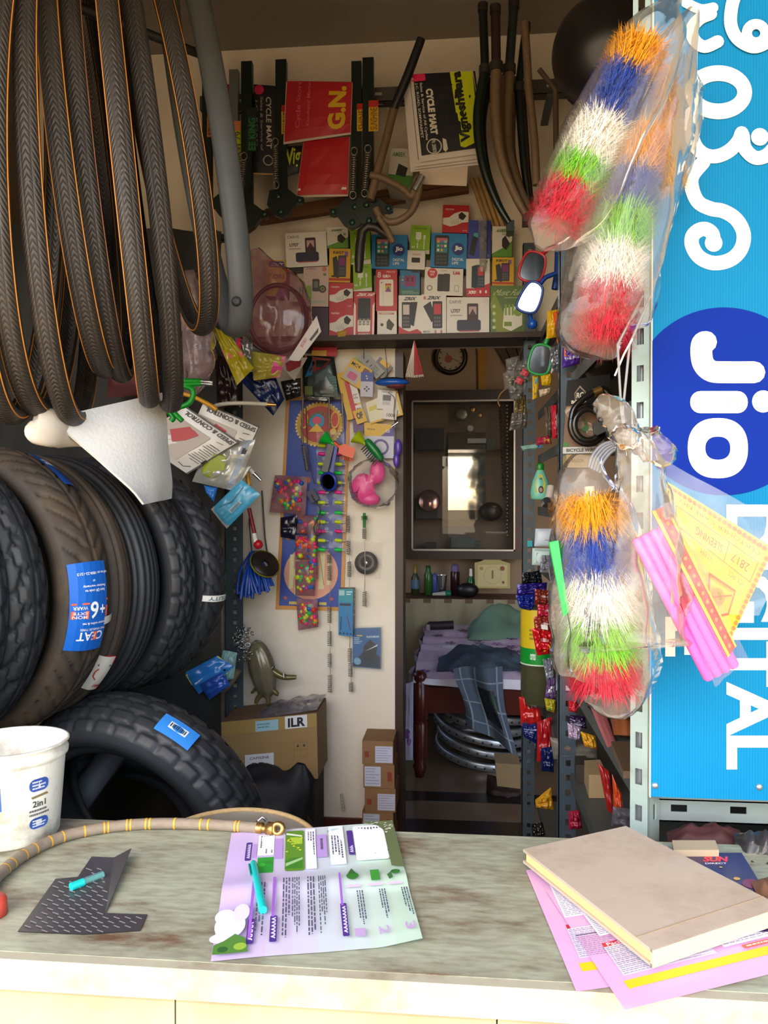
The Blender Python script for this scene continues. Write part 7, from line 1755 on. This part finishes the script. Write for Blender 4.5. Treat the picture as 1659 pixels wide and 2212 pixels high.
# big jar
t, bs, H_ = lath('plastic_jar', 1163, 1305, 1520, [(36, .0), (38, .02), (38, .96), (34, .99), (0, 1.)], 2.40, film('#6a6a4a', .55, .7, .15), 'large plastic jar with yellow and green label on the rack', 'jar', (('label', [(38.8, .58), (38.8, .96)], M('#d0b41c', r=.35)), ('band', [(39.0, .42), (39.0, .58)], M('#0f8a2a', r=.35)), ('rim', [(38.9, .41), (39.2, .42), (38.9, .425)], M('#c8d8c0', r=.4)), ('content', [(0, .02), (34, .02), (34, .40), (0, .41)], M('#55523a', r=.8))))
d = D(1, 1); d.text('oms', -.55, .47, -.25, .53, '#d8ecd8'); d.lines(-.6, .66, -.2, .78, 3, '#8a7a1a', seed=1)
b = B(); d.put(b, lambda x, y, z: bs + Vector((39.6 * S(2.4) * math.cos(-math.pi/2 + x), 39.6 * S(2.4) * math.sin(-math.pi/2 + x), y * H_))); b.make('print', t)
# ---- hanging snack strips below
SN = 'snack and candy packets hanging low on the rack'
def snack(px, Y, col, label, pf=None, **k): return foil(px, Y, col, label, pf, name='snack_packet', group=SN, **k)
snack([(1172, 1424), (1196, 1420), (1196, 1472), (1182, 1478)], 2.15, '#8a8c94', 'grey silver wrapper hanging above the purple wrappers', m=.4, wr=.02)
snack([(1182, 1470), (1200, 1462), (1200, 1516), (1176, 1512)], 2.12, '#5a3f6a', 'purple and white twisted wrapper', lambda d: d.rect(.2, .4, .8, .7, '#d8d4dc'), wr=.02)
snack([(1176, 1508), (1200, 1512), (1198, 1540), (1180, 1534)], 2.10, '#a89a1c', 'small yellow, red and green wrapper', lambda d: (d.rect(0, 0, 1, .5, '#8a1c20'), d.rect(.2, .1, .5, .35, '#1c7a34')), wr=.01)
snack([(1121, 1506), (1156, 1500), (1172, 1562), (1126, 1568)], 2.38, '#b8201c', 'red snack packet with navy badge hanging at the rear post', lambda d: (d.poly([(.5, .6), (1, .55), (1, .85), (.55, .9)], '#141c4a'), d.text('ME', .6, .62, .9, .8, '#e8e8ee', bold=.05), d.rect(.05, .05, .3, .12, '#2a2f5a')), wr=.012)
snack([(1126, 1566), (1164, 1562), (1160, 1608), (1132, 1592)], 2.37, '#14205a', 'navy blue lower half of a snack packet', lambda d: d.lines(.1, .5, .9, .8, 2, '#b8c0e0', seed=2), wr=.012)
snack([(1160, 1560), (1192, 1548), (1190, 1640), (1160, 1646)], 2.30, '#a81c20', 'long dark red snack packet', wr=.015)
snack([(1168, 1616), (1198, 1612), (1196, 1668), (1170, 1666)], 2.26, '#121c4e', 'round navy snack packet at the foot of the red one', wr=.012)
snack([(1228, 1512), (1248, 1520), (1246, 1540), (1228, 1536)], 1.86, '#b01c24', 'red oval badge packet behind the middle post', bulge=.01)
snack([(1228, 1544), (1264, 1548), (1268, 1574), (1228, 1570)], 1.84, '#2a1c3a', 'dark purple striped wrapper', lambda d: d.lines(.1, .3, .9, .8, 3, '#b8b0c8', seed=3), wr=.015, m=.2)
snack([(1226, 1562), (1256, 1572), (1252, 1600), (1228, 1594)], 1.82, '#b8a0b4', 'crumpled lilac wrapper behind the middle post', wr=.015, m=.2)
snack([(1254, 1580), (1286, 1590), (1290, 1618), (1262, 1612)], 1.78, '#d0951c', 'yellow and red wrapper beside the shelf edge', lambda d: d.rect(0, 0, 1, .35, '#b0241c'), wr=.012)
q = quad([(1188, 1592), (1288, 1612), (1290, 1640), (1196, 1640)], 1.92); pouch('sweet_box', q, film('#c8c0a8', .4, .8, .1), 'clear box of pink sweets hanging across the middle post', 'box', bulge=.02, wr=.01)
foil([(1214, 1612), (1232, 1612), (1232, 1628), (1216, 1628)], 1.93, '#c0344a', 'pink striped sweet inside the clear box', name='sweet', cat='sweet'); foil([(1228, 1630), (1252, 1632), (1252, 1642), (1228, 1642)], 1.93, '#c83a6a', 'magenta sweet inside the clear box', name='sweet', cat='sweet')
snack([(1156, 1728), (1190, 1700), (1196, 1750), (1158, 1744)], 2.2, '#c8901c', 'mustard yellow packet low on the rack', wr=.015)
snack([(1228, 1752), (1252, 1750), (1258, 1790), (1228, 1792)], 1.9, '#a0203a', 'crimson packet just above the counter', wr=.012)
foil([(1148, 1780), (1172, 1776), (1178, 1804), (1150, 1806)], 2.1, '#5a5650', 'glinting metal foil scrap above the counter edge', wr=.02, m=.9, r=.12)
# ---- shelf at counter height
ZS = RS[5]
def onshelf(x, y): return PZ(x, y, ZS + .002)
rod('yellow_tube', [onshelf(1284, 1500) + Vector((0, 0, .012)), onshelf(1366, 1497) + Vector((0, 0, .012))], .011, M('#d0901c', r=.35), 'yellow tube with green end lying on the rack shelf', 'tube')
rod('green_tip', [onshelf(1280, 1500) + Vector((0, 0, .012)), onshelf(1286, 1500) + Vector((0, 0, .012))], .0115, M('#6aa02a', r=.35), 'green plug in the end of the yellow tube', 'plug')
for k in range(3): rod('dark_tube', [onshelf(1270, 1512 + 9 * k) + Vector((0, 0, .008)), onshelf(1365, 1514 + 9 * k) + Vector((0, 0, .008))], .008, M('#2a2724', r=.4), ['rear', 'middle', 'front'][k] + ' dark metal tube lying beside the yellow tube', 'tube')
q = [onshelf(1272, 1524), onshelf(1300, 1522), onshelf(1332, 1612), onshelf(1312, 1620)]
pouch('pink_paper', [p + Vector((0, 0, .004)) for p in q], M('#c8706e', r=.7), 'pink paper sheet lying on the rack shelf', 'paper', bulge=.003, wr=.002)
q = [onshelf(1314, 1540), onshelf(1366, 1556), onshelf(1370, 1602), onshelf(1326, 1600)]
pouch('leather_piece', [p + Vector((0, 0, .01)) for p in q], M('#8a4a24', r=.5, v=.2), 'orange-brown leather piece on the pink paper', 'leather', bulge=.03, wr=.02)
q = [onshelf(1336, 1528), onshelf(1366, 1532), onshelf(1368, 1556), onshelf(1340, 1552)]
pouch('black_part', [p + Vector((0, 0, .01)) for p in q], M('#131315', r=.25), 'black shiny part on the rack shelf', 'part', bulge=.03, wr=.02)
q = [onshelf(1320, 1614), onshelf(1366, 1614), onshelf(1372, 1680), onshelf(1346, 1680)]
b = B(); slab(b, q, ZS + .001, ZS + .012, M('#6a5238', r=.7)); b.make('brown_board', label='brown flat board at the front end of the rack shelf', cat='board')
# ---- boxes on the lower rack shelf
ZL = RS[6]
def lowbox(px, h, m, label, cat='box', name='carton'):
    q = [PZ(a, c, ZL + .001) for a, c in px]; b = B(); slab(b, q, ZL + .001, ZL + .001 + h, m); return b.make(name, label=label, cat=cat)
lowbox([(1262, 1690), (1296, 1688), (1312, 1724), (1272, 1724)], .05, M('#b09468', r=.75), 'small tan carton on the lower rack shelf')
lowbox([(1240, 1660), (1262, 1660), (1272, 1690), (1244, 1690)], .04, M('#3a3028', r=.7), 'dark brown carton behind the tan one')
foil([(1292, 1648), (1318, 1668), (1326, 1760), (1312, 1752)], 1.52, '#a82420', 'red flat pack leaning on the lower rack shelf', r=.35)
foil([(1322, 1672), (1344, 1716), (1346, 1752), (1326, 1750)], 1.44, '#d0481c', 'orange flat pack beside the red one', lambda d: d.rect(.7, 0, 1, .5, '#c8b8b0'), r=.35)
pouch('grey_plastic', quad([(1324, 1742), (1366, 1748), (1364, 1790), (1320, 1784)], 1.36), film('#8a848a', .5, .7, .2), 'grey plastic sheet at the foot of the sign post', 'sheet', bulge=.01, wr=.015)
# paper fan hanging from the shelf over the door
pf_ = thing('paper_fan', 'hanging bunch of red and white paper strips over the doorway', 'strips', P(894, 815, 2.62))
ap = P(895, 734, 2.62)
for k in range(11):
    t = k / 10; p1 = P(878 + 35 * t, 811 - 4 * abs(t - .5), 2.62 - .004 * k)
    b = B(); u = (p1 - ap).normalized(); w = Vector((u.z, 0, -u.x)) * .0016
    b.add([ap - w * .4, ap + w * .4, p1 + w, p1 - w], [(0, 1, 2, 3)], M('#c9bcae', r=.6) if k < 5 else M('#a81f2c', r=.6)); b.add([p1 + w, p1 - w, p1 - w * .6 + u * .008, p1 + w * .6 + u * .008], [(0, 1, 2, 3)], M('#d8cfc4', r=.6)); b.make('strip', pf_)
B().tube([P(887, 724, 2.62), P(892, 730, 2.62), ap], .0012, THR, n=5).make('hook', pf_)
# ------------------------------------------------------------------ the room behind the shop
YC2 = 6.18
WD = M('#2e1a13', r=.35, v=.3, s=10); WD2 = M('#4a2a1e', r=.4, v=.3, s=10)
for k, (y0, y1, c) in enumerate(((1708, 1728, '#241c18'), (1768, 1800, '#221a16'))):
    a = PZ(870, y0, .002).y; e = PZ(870, y1, .002).y
    b = B(); b.bb((-.55, e, 0), (1.4, a, .003), M(c, r=.3)); b.make('trim_%d' % (k + 2), kind='structure')
# clock
ck = thing('wall_clock', 'round wall clock with dark brown rim on the far wall', 'clock', P(973, 812, YC2))
T = basis(P(973, 773, YC2), (1, 0, 0), (0, 0, 1)); s_ = S(6.2)
B().lathe([(27 * s_, .0), (27 * s_, .02), (30 * s_, .03), (37 * s_, .02), (37 * s_, -.01)], M('#2a1612', r=.35), 40, T=T).make('rim', ck)
B().lathe([(0, .006), (27 * s_, .006)], M('#b8a890', r=.5), 40, T=T).make('dial', ck)
d = D(1, 1)
for k in range(12):
    a = 2*math.pi*k/12; d.circ(.085 * math.cos(a), .085 * math.sin(a), .007, '#5a3a2a', n=6)
b = B(); d.put(b, lambda x, y, z: T @ Vector((x, y, .007 + z))); b.make('dial_marks', ck, kind='stuff'); d = D(1, 1, base=.001)
d.stroke([(0, 0), (-.03, .035)], .005, '#3a1f18'); d.stroke([(0, 0), (.06, -.03)], .004, '#3a1f18'); d.circ(-.015, -.01, .03, '#a85a4a', n=12)
b = B(); d.put(b, lambda x, y, z: T @ Vector((x, y, .007 + z))); b.make('hands', ck)
carton('yellow_ruler', quad([(1031, 722), (1053, 722), (1050, 842), (1034, 842)], YC2 - .03), .02, M('#b07a14', r=.5, v=.25, s=12), 'long yellow spirit level hanging on the far wall', 'level')
q = quad([(1052, 720), (1160, 722), (1160, 800), (1098, 800)], YC2 - .03); 
for k in range(4):
    a = k / 4; qq = [bil(q, a + .01, 1), bil(q, a + .23, 1), bil(q, a + .23, 0), bil(q, a + .01, 0)]
    carton('wooden_plank', qq, .03, M('#4a3626', r=.6, v=.3), 'dark sloping plank stored high in the inner room', 'plank', 'planks stored high in the inner room')
# cabinet
c0 = P(867, 842, YC2); c1_ = P(1128, 1208, YC2); Yf = 5.92
x0, x1, z1, z0 = P(867, 1000, Yf).x, P(1127, 1000, Yf).x, P(1000, 842, Yf).z, P(1000, 1208, Yf).z
ix0, ix1, iz1, iz0 = P(889, 1000, Yf).x, P(1113, 1000, Yf).x, P(1000, 864, Yf).z, P(1000, 1190, Yf).z
cab = thing('display_cabinet', 'dark wooden wall cabinet with glass doors full of trinkets', 'cabinet', ((x0 + x1) / 2, Yf + .13, z0))
Yk = Y2 - .012
b = B()
b.bb((x0, Yf, iz1), (x1, Yk, z1), WD); b.bb((x0, Yf, z0), (x1, Yk, iz0), WD); b.bb((x0, Yf, iz0), (ix0, Yk, iz1), WD); b.bb((ix1, Yf, iz0), (x1, Yk, iz1), WD2); b.make('frame', cab)
B().bb((ix0, Yk - .01, iz0), (ix1, Yk, iz1), M('#8a7664', r=.8)).make('back_panel', cab)
for y in (972, 1120): zz = P(1000, y, 6.05).z; B().bb((ix0, Yf + .05, zz - .006), (ix1, Yk - .01, zz), glass('#9ab0a8')).make('glass_shelf', cab)
b = B(); fr_m = M('#b8b4ac', r=.3, m=.6)
for a, c in (((ix0, iz0), (ix1, iz0 + .012)), ((ix0, iz1 - .012), (ix1, iz1)), ((ix0, iz0), (ix0 + .012, iz1)), ((ix1 - .012, iz0), (ix1, iz1))): b.bb((a[0], Yf - .006, a[1]), (c[0], Yf + .004, c[1]), fr_m)
b.make('door_frame', cab)
mxa, mxb = P(968, 1000, Yf).x, P(1049, 1000, Yf).x
B().bb((ix0 + .012, Yf + .010, iz0 + .012), (mxb, Yf + .013, iz1 - .012), glass('#c8d4d2', .7)).make('glass_door', cab)
B().bb((mxa, Yf + .018, iz0 + .012), (ix1 - .012, Yf + .021, iz1 - .012), glass('#c8d4d2', .7)).make('glass_door', cab)
mz1, mz0 = P(1000, 934, 6.1).z, P(1000, 1102, 6.1).z
mr_ = B().bb((P(968, 1000, 6.14).x, 6.135, mz0), (P(1050, 1000, 6.14).x, 6.14, mz1), M('#c8c8c4', r=.05, m=1., v=.02)); mr_.make('mirror_panel', cab)
zsh = P(1000, 972, 6.05).z; zs2 = P(1000, 1120, 6.05).z; zs3 = iz0 + .002
CG = 'trinkets in the display cabinet'
def trink(name, x, y0, y1, prof, m, label, Y=6.0): return lath(name, x, y0, y1, prof, Y, m, label, name.replace('_', ' ').split()[-1], n=16, group=CG)
b = B(); Tq = basis(P(927, 1082, 5.97), (1, 0, 0), (0, .15, 1)); b.lathe([(0, .012), (22 * S(6), .012), (24 * S(6), .006), (24 * S(6), 0)], M('#b08a80', r=.15, m=.8), 32, T=Tq); b.make('metal_plate', label='round shiny copper plate standing in the cabinet', cat='plate', group=CG)
B().bb((P(898, 1100, 6.03).x, 6.02, zs2), (P(945, 1100, 6.03).x, 6.10, zs2 + .10), BLK).make('black_box', label='black box behind the copper plate in the cabinet', cat='box', group=CG)
B().bb((P(896, 1000, 6.02).x, 6.0, zsh), (P(960, 1000, 6.02).x, 6.1, zsh + .16), M('#241c1a', r=.5)).make('dark_carton', label='dark carton on the upper cabinet shelf', cat='box', group=CG)
b = B(); b.ball(P(1060, 1105, 6.02), .09, M('#3a2a20', r=.4), 16, (1, .6, .8)); b.make('brown_pot', label='brown rounded pot on the lower cabinet shelf', cat='pot', group=CG)
trink('brass_cup', 1067, 1092, 1116, [(5, .02), (7, .3), (6, .6), (8, 1.)], BRS, 'small brass cup beside the brown pot')
for k, (a, c, r_, m) in enumerate(((998, 895, 15, M('#8a8a7a', r=.3, m=.6)), (1021, 885, 7, BRS), (1037, 897, 6, BRS), (1016, 925, 7, WHT))):
    b = B(); Tq = basis(P(a, c, 6.05), (1, 0, 0), (0, 0, 1)); b.lathe([(0, .012), (r_ * .6 * S(6.05), .014), (r_ * S(6.05), .008), (r_ * S(6.05), 0)], m, 20, T=Tq); b.make('trinket', label=['round silver ornament', 'small brass ornament', 'tiny brass ornament', 'small white ornament'][k] + ' at the top of the cabinet', cat='ornament', group=CG)
for k, (a, c, w, h, col) in enumerate(((1030, 952, 40, 10, '#c8ccc8'), (1060, 960, 18, 24, '#2a2a2a'), (930, 1180, 24, 16, '#1a1a1c'), (1030, 1176, 12, 14, '#1f4a44'), (1000, 1172, 50, 22, '#5a6468'))):
    q = rectpx(a - w/2, c - h/2, a + w/2, c + h/2, 6.02); carton('trinket_box', q, .05, M(col, r=.4), ['white long box on the upper cabinet shelf', 'black upright box on the upper cabinet shelf', 'black gadget at the bottom of the cabinet', 'small dark green box at the bottom of the cabinet', 'grey plastic heap at the bottom of the cabinet'][k], 'box', CG)
gl_ = thing('bead_garland', 'brown wooden bead garland hanging inside the cabinet', 'garland', P(1088, 1080, 5.98))
for k in range(26): B().ball(P(1080 + 9 * (k / 25), 880 + 7.6 * k, 5.98), .013, M('#4a2418', r=.4), 8).make('bead', gl_)
gl_ = thing('silver_garland', 'thin silver bead chain hanging beside the brown garland', 'garland', P(1096, 1170, 5.97))
for k in range(36): B().ball(P(1095 + (k % 2), 876 + 8 * k, 5.97), .0075, CHR, 6).make('bead', gl_)
# ledge with bottles
lz = P(1000, 1288, 6.0).z
LDG = thing('wall_ledge', 'low ledge under the cabinet covered with a cream cloth', 'ledge', (P(1000, 1290, 6.05).x, 6.05, lz))
B().bb((-.75, 5.82, lz - .03), (1.3, Y2 - .005, lz), M('#6a4a38', r=.5)).make('board', LDG)
b = B(); xa, xb = P(866, 1300, 5.8).x, P(1000, 1300, 5.8).x
b.grid(lambda u, v: Vector((xa + (xb - xa + 1.) * u, 5.815 + .012 * math.sin(u * 60), lz * v)), 90, 4, M('#a39a7c', r=.85)); b.make('cloth', LDG)
LG_ = 'toiletries on the ledge under the cabinet'
def bott(name, x, y0, y1, prof, m, label, parts=(), Y=5.95): return lath(name, x, y0, y1, prof, Y, m, label, 'bottle', parts, 18, LG_)
bott('lotion_bottle', 897, 1220, 1284, [(9, .02), (9, .55), (4, .7), (3, .85)], M('#3a4a2a', r=.3), 'dark green lotion bottle with a yellow cap', (('cap', [(4, .72), (4, .98), (0, 1.)], M('#a08a2a', r=.4)), ('label', [(9.4, .2), (9.4, .5)], M('#5a7a9a', r=.4))))
bott('green_bottle', 925, 1222, 1286, [(9, .02), (9, .7), (5, .82), (5, .86)], M('#3a6a2a', r=.2), 'clear green bottle on the ledge', (('cap', [(5.5, .85), (5.5, 1.), (0, 1.)], M('#2a5a22', r=.3)),))
bott('blue_bottle', 939, 1236, 1286, [(6, .02), (6, .8), (3, .95), (0, 1)], M('#4a5a9a', r=.3), 'slim blue bottle beside the green one')
bott('silver_cup', 955, 1242, 1284, [(8, .02), (9, .5), (11, 1.)], CHR, 'small silver cup on the ledge')
bott('deodorant_can', 983, 1218, 1286, [(10, .01), (10, .72), (7, .8)], M('#3a1c26', r=.25, m=.3), 'tall dark maroon spray can with lilac cap', (('cap', [(9, .76), (9, .92), (6, .99), (0, 1.)], M('#6a5a8a', r=.4)),))
bott('spray_bottle', 1017, 1228, 1286, [(8, .02), (8, .55), (4, .68), (4, .72)], M('#145a2a', r=.2), 'dark green spray bottle beside the framed picture', (('cap', [(4, .7), (3, .98), (0, 1.)], WHT),))
rod('cream_tube', [P(934, 1284, 5.9), P(962, 1282, 5.9)], [.010, .018], M('#c2c0b4', r=.4), 'white cream tube lying on the ledge', 'tube'); rod('lid', [P(962, 1282, 5.9), P(974, 1281, 5.9)], .022, M('#147a5a', r=.4), None, None, parent=[o for o in COL.objects if o.name == 'cream_tube'][0])
b = B(); b.ball(P(1010, 1275, 5.92), .07, BLK, 14, (1.2, .6, .8)); b.make('black_pouch', label='black heap of hair ties on the ledge', cat='pouch')
pl = [(1026, 1271), (1102, 1271), (1102, 1217), (1085, 1212), (1075, 1206), (1062, 1204), (1050, 1206), (1040, 1212), (1025, 1216)]
fq = thing('framed_picture', 'arched cream framed picture standing on the ledge', 'picture', P(1064, 1272, 5.93))
b = B(); n = len(pl); b.add([P(a, c, 5.93) for a, c in pl] + [P(a, c, 5.95) for a, c in pl], [tuple(range(n)), tuple(range(2*n - 1, n - 1, -1))] + [(i, (i+1) % n, n + (i+1) % n, n + i) for i in range(n)], M('#b8a86a', r=.5)); b.make('frame', fq)
d = D(1, 1); d.rect(1032, 1220, 1096, 1267, '#cfc08a'); d.circ(1064, 1243, 20, '#c2b27a', rin=18); d.rect(1062, 1232, 1066, 1250, '#8a6a3a'); d.circ(1085, 1228, 5, '#8a4a2a'); d.circ(1040, 1228, 4, '#a88a5a'); d.circ(1087, 1258, 3, '#8a4a2a')
b = B(); d.put(b, lambda x, y, z: P(x, y, 5.929 - z)); b.make('picture', fq)
# bed
fb = 4.06; bxl = P(893, 1460, fb).x; bz = P(1000, 1462, fb).z; bY1 = 5.75; bxr = bxl + 1.25
bed = thing('wooden_bed', 'wooden bed with turned reddish-brown leg and plank rail', 'bed', ((bxl + bxr) / 2, (fb + bY1) / 2, 0))
RW = M('#4a1c14', r=.28, v=.25, s=6); zr1 = P(1000, 1486, fb).z; zr0 = P(1000, 1542, fb).z
B().bb((bxl + .05, fb, zr0), (bxr - .05, fb + .03, zr1), RW).make('rail', bed)
B().bb((bxl + .02, fb + .03, zr0), (bxl + .05, bY1, zr1), RW).make('rail', bed); B().bb((bxr - .05, fb + .03, zr0), (bxr - .02, bY1, zr1), RW).make('rail', bed)
r0 = 17 * S(fb); zt = P(907, 1449, fb).z
prof = [(0, 0), (r0 * .55, 0), (r0 * .75, zt * .06), (r0 * .95, zt * .10), (r0 * .7, zt * .14), (r0 * .95, zt * .2), (r0 * 1., zt * .5), (r0 * .8, zt * .53), (r0 * 1.05, zt * .55), (r0 * 1.05, zt * .88), (r0 * .75, zt * .90), (r0 * .95, zt * .93), (r0 * .85, zt * .97), (r0 * .4, zt), (0, zt)]
for x, y in ((P(907, 1600, fb).x, fb), (bxr - .03, fb), (bxl + .03, bY1), (bxr - .03, bY1)): B().lathe(prof, RW, 20, T=Matrix.Translation((x, y, 0))).make('leg', bed)
B().bb((bxl + .04, fb + .02, zr1 - .02), (bxr - .04, bY1, zr1), M('#6a4a2a', r=.7)).make('slats', bed)
FL = '#a08498'
mt_ = thing('mattress', 'mattress under a lilac flowered bed sheet', 'mattress', ((bxl + bxr) / 2, 4.9, zr1))
def topz(u, v): return bz + .02 * nz((u * 4, v * 5, 2), 1.) + .010 * math.sin(v * 40 + 3 * nz((u * 3, v, 1), 1.))
b = B(); SM = M('#c2adbb', r=.85, v=.12, s=9, dirt='#8a5a90', ds=7, da=.5)
b.grid(lambda u, v: Vector((bxl + .0 + (bxr - bxl) * u, fb - .02 + (bY1 - fb) * v, topz(u, v))), 40, 50, SM)
b.make('bed_sheet', mt_, label='lilac sheet with purple flowers')
b = B(); zf = lambda u: max(zr1 + .002, bz - .03 - .07 * (1 - abs(2 * u - 1)) * .5 - .05 * u)
b.grid(lambda u, v: Vector((bxl + (bxr - bxl) * u, fb - .022 - .008 * math.sin(u * 30) * (1 - v), zf(u) + (topz(u, 0) - zf(u)) * v)), 40, 6, M('#d4d2e0', r=.85, v=.05)); b.make('hem', mt_)
b = B(); b.grid(lambda u, v: Vector((bxl - .01 - .02 * math.sin(u * 20), fb - .02 + (bY1 - fb) * u, bz - .04 + .04 * v)), 40, 6, M('#9c8a96', r=.85, v=.08)); b.make('side_drape', mt_)
B().bb((bxl + .06, fb + .03, zr1), (bxr - .06, bY1 - .02, bz - .03), M('#7a6a5a', r=.9)).make('core', mt_)
d = D(1, 1); rnd = random.Random(3); b = B()
for k in range(34):
    u, v = rnd.uniform(.03, .5), rnd.uniform(.02, .95); c = Vector((bxl + (bxr - bxl) * u, fb - .02 + (bY1 - fb) * v, topz(u, v) + .006)); m = M(rnd.choice(['#7a3f86', '#8a5a92', '#6a4a5a', '#5a5a4a']), r=.85)
    for j in range(5):
        a = 2*math.pi*j/5 + k; p = c + Vector((math.cos(a), math.sin(a) * 1.6, 0)) * .028; w = Vector((-math.sin(a), math.cos(a), 0)) * .014
        b.add([c, p + w, p + (p - c) * .4, p - w], [(0, 1, 2, 3)], m)
b.make('flower_print', mt_, kind='stuff')
# drape at the far left of the bed
q = quad([(873, 1478), (893, 1472), (892, 1642), (871, 1642)], 4.0); pouch('hanging_cloth', q, M('#a8a6bc', r=.85), 'white cloth with purple flowers hanging beside the bed leg', 'cloth', bulge=.01, wr=.01, pr=(lambda d: (d.circ(.4, .35, .3, '#6a2f86', ry=.06), d.circ(.6, .25, .2, '#7a3f92', ry=.05), d)[-1])(D(.05, .4)))
# clothes on the bed
def heap(name, x0, x1, yb, h, Y, m, label, seed, dy=.3):
    a = P(x0, yb, Y); e = P(x1, yb, Y); b = B()
    def fn(u, v):
        r = math.sin(math.pi * u) ** .6 * math.sin(math.pi * v) ** .6
        return Vector((a.x + (e.x - a.x) * u, Y - dy / 2 + dy * v, bz + .0 + h * r * (.75 + .5 * nz((u * 4, v * 4, seed), 1.)) + .02 * nz((u * 11, v * 9, seed), 1.) * r))
    b.grid(fn, 30, 24, m); return b.make(name, label=label, cat='clothes')
heap('green_shirt', 1010, 1160, 1330, .22, 5.4, M('#5f7a66', r=.85, v=.12), 'pale green shirt heaped at the far end of the bed', 1, .5)
heap('plaid_cloth', 945, 1140, 1440, .13, 4.35, M('#28303a', r=.85, v=.4, s=8, dirt='#52687c', ds=9, da=.8), 'dark plaid cloth heaped at the foot of the bed', 2, .45)
pq = quad([(984, 1440), (1082, 1440), (1112, 1628), (1006, 1560)], 4.0)
PL = M('#4a5563', r=.85, v=.1); o_ = thing('plaid_shawl', 'grey plaid shawl hanging over the bed rail to the rims', 'shawl', (pq[2] + pq[3]) / 2)
def shp(u, v, o=0.):
    p = bil(pq, u, v); p.x += .012 * math.sin(v * 5 + u * 2); p.y += -.02 - .03 * math.sin(u * 9 + v * 2) - o; return p
b = B(); b.grid(lambda u, v: shp(u, v), 24, 24, PL); b.make('cloth', o_)
d = D(1, 1)
for x in (.12, .42, .86): d.sheet(x, 0, x + .035, 1, '#7a8896', 1, 24)
for y in (.15, .45, .80): d.sheet(0, y, 1, y + .02, '#7a8896', 24, 1)
d.sheet(.46, .25, .80, .72, '#14181c', 10, 12); d.sheet(.66, .50, .84, .66, '#16302a', 5, 5)
b = B(); d.put(b, lambda x, y, z: shp(x, y, .003 + z)); b.make('check_pattern', o_)
b = B(); b.tube([P(929, 1352, 5.2), P(980, 1350, 5.2)], .028, M('#1a1216', r=.6), n=10); b.make('dark_roll', label='dark rolled cloth lying on the bed', cat='cloth')
carton('white_card', quad([(958, 1394), (998, 1395), (1000, 1402), (957, 1400)], 4.5), .04, M('#b8b4bc', r=.6), 'white paper lying on the bed beside the plaid cloth', 'paper')
# rims under the bed
rc = P(1046, 1660, 4.35); RIM = M('#b4bac0', r=.36, m=.8, v=.1)
first = None; RGp = 'steel wheel rims stacked under the bed'
labs = ['lowest steel wheel rim of the stack under the bed', 'second steel wheel rim from the floor under the bed', 'third steel wheel rim from the floor under the bed', 'fourth steel wheel rim from the floor under the bed', 'topmost steel wheel rim, tilted, under the bed']
for k in range(5):
    cz = .05 + .066 * k; t = thing('wheel_rim', labs[k], 'rim', (rc.x + .01 * k, 4.42, cz - .02), RGp)
    T = Matrix.Translation((rc.x + .012 * math.sin(k * 2), 4.42, cz)) @ Euler((math.radians(6), math.radians(7 + 2 * k), 0)).to_matrix().to_4x4()
    B().lathe([(.235, -.018), (.245, -.008), (.245, .008), (.235, .018), (.262, .020), (.272, .016), (.268, .006), (.274, 0), (.268, -.006), (.272, -.016), (.262, -.020), (.235, -.018)], RIM, 56, T=T).make('rim', t)
    b = B()
    for j in range(36):
        a = 2*math.pi*j/36; b.ball(T @ Vector((.2745 * math.cos(a), .2745 * math.sin(a), .0)), .006, M('#20242a', r=.4), 6)
    b.make('spoke_holes', t, kind='stuff')
# parcels by the bed
carton('brown_parcel', quad([(1070, 1648), (1124, 1652), (1124, 1704), (1074, 1698)], 3.75), .15, M('#8a7452', r=.8, v=.1), 'brown paper parcel under the rack beside the rims', 'parcel')
pouch('maroon_bag', quad([(1052, 1672), (1124, 1690), (1124, 1728), (1050, 1722)], 3.85), M('#2a1410', r=.7), 'dark maroon cloth bag on the floor below the parcel', 'bag', bulge=.05, wr=.03)
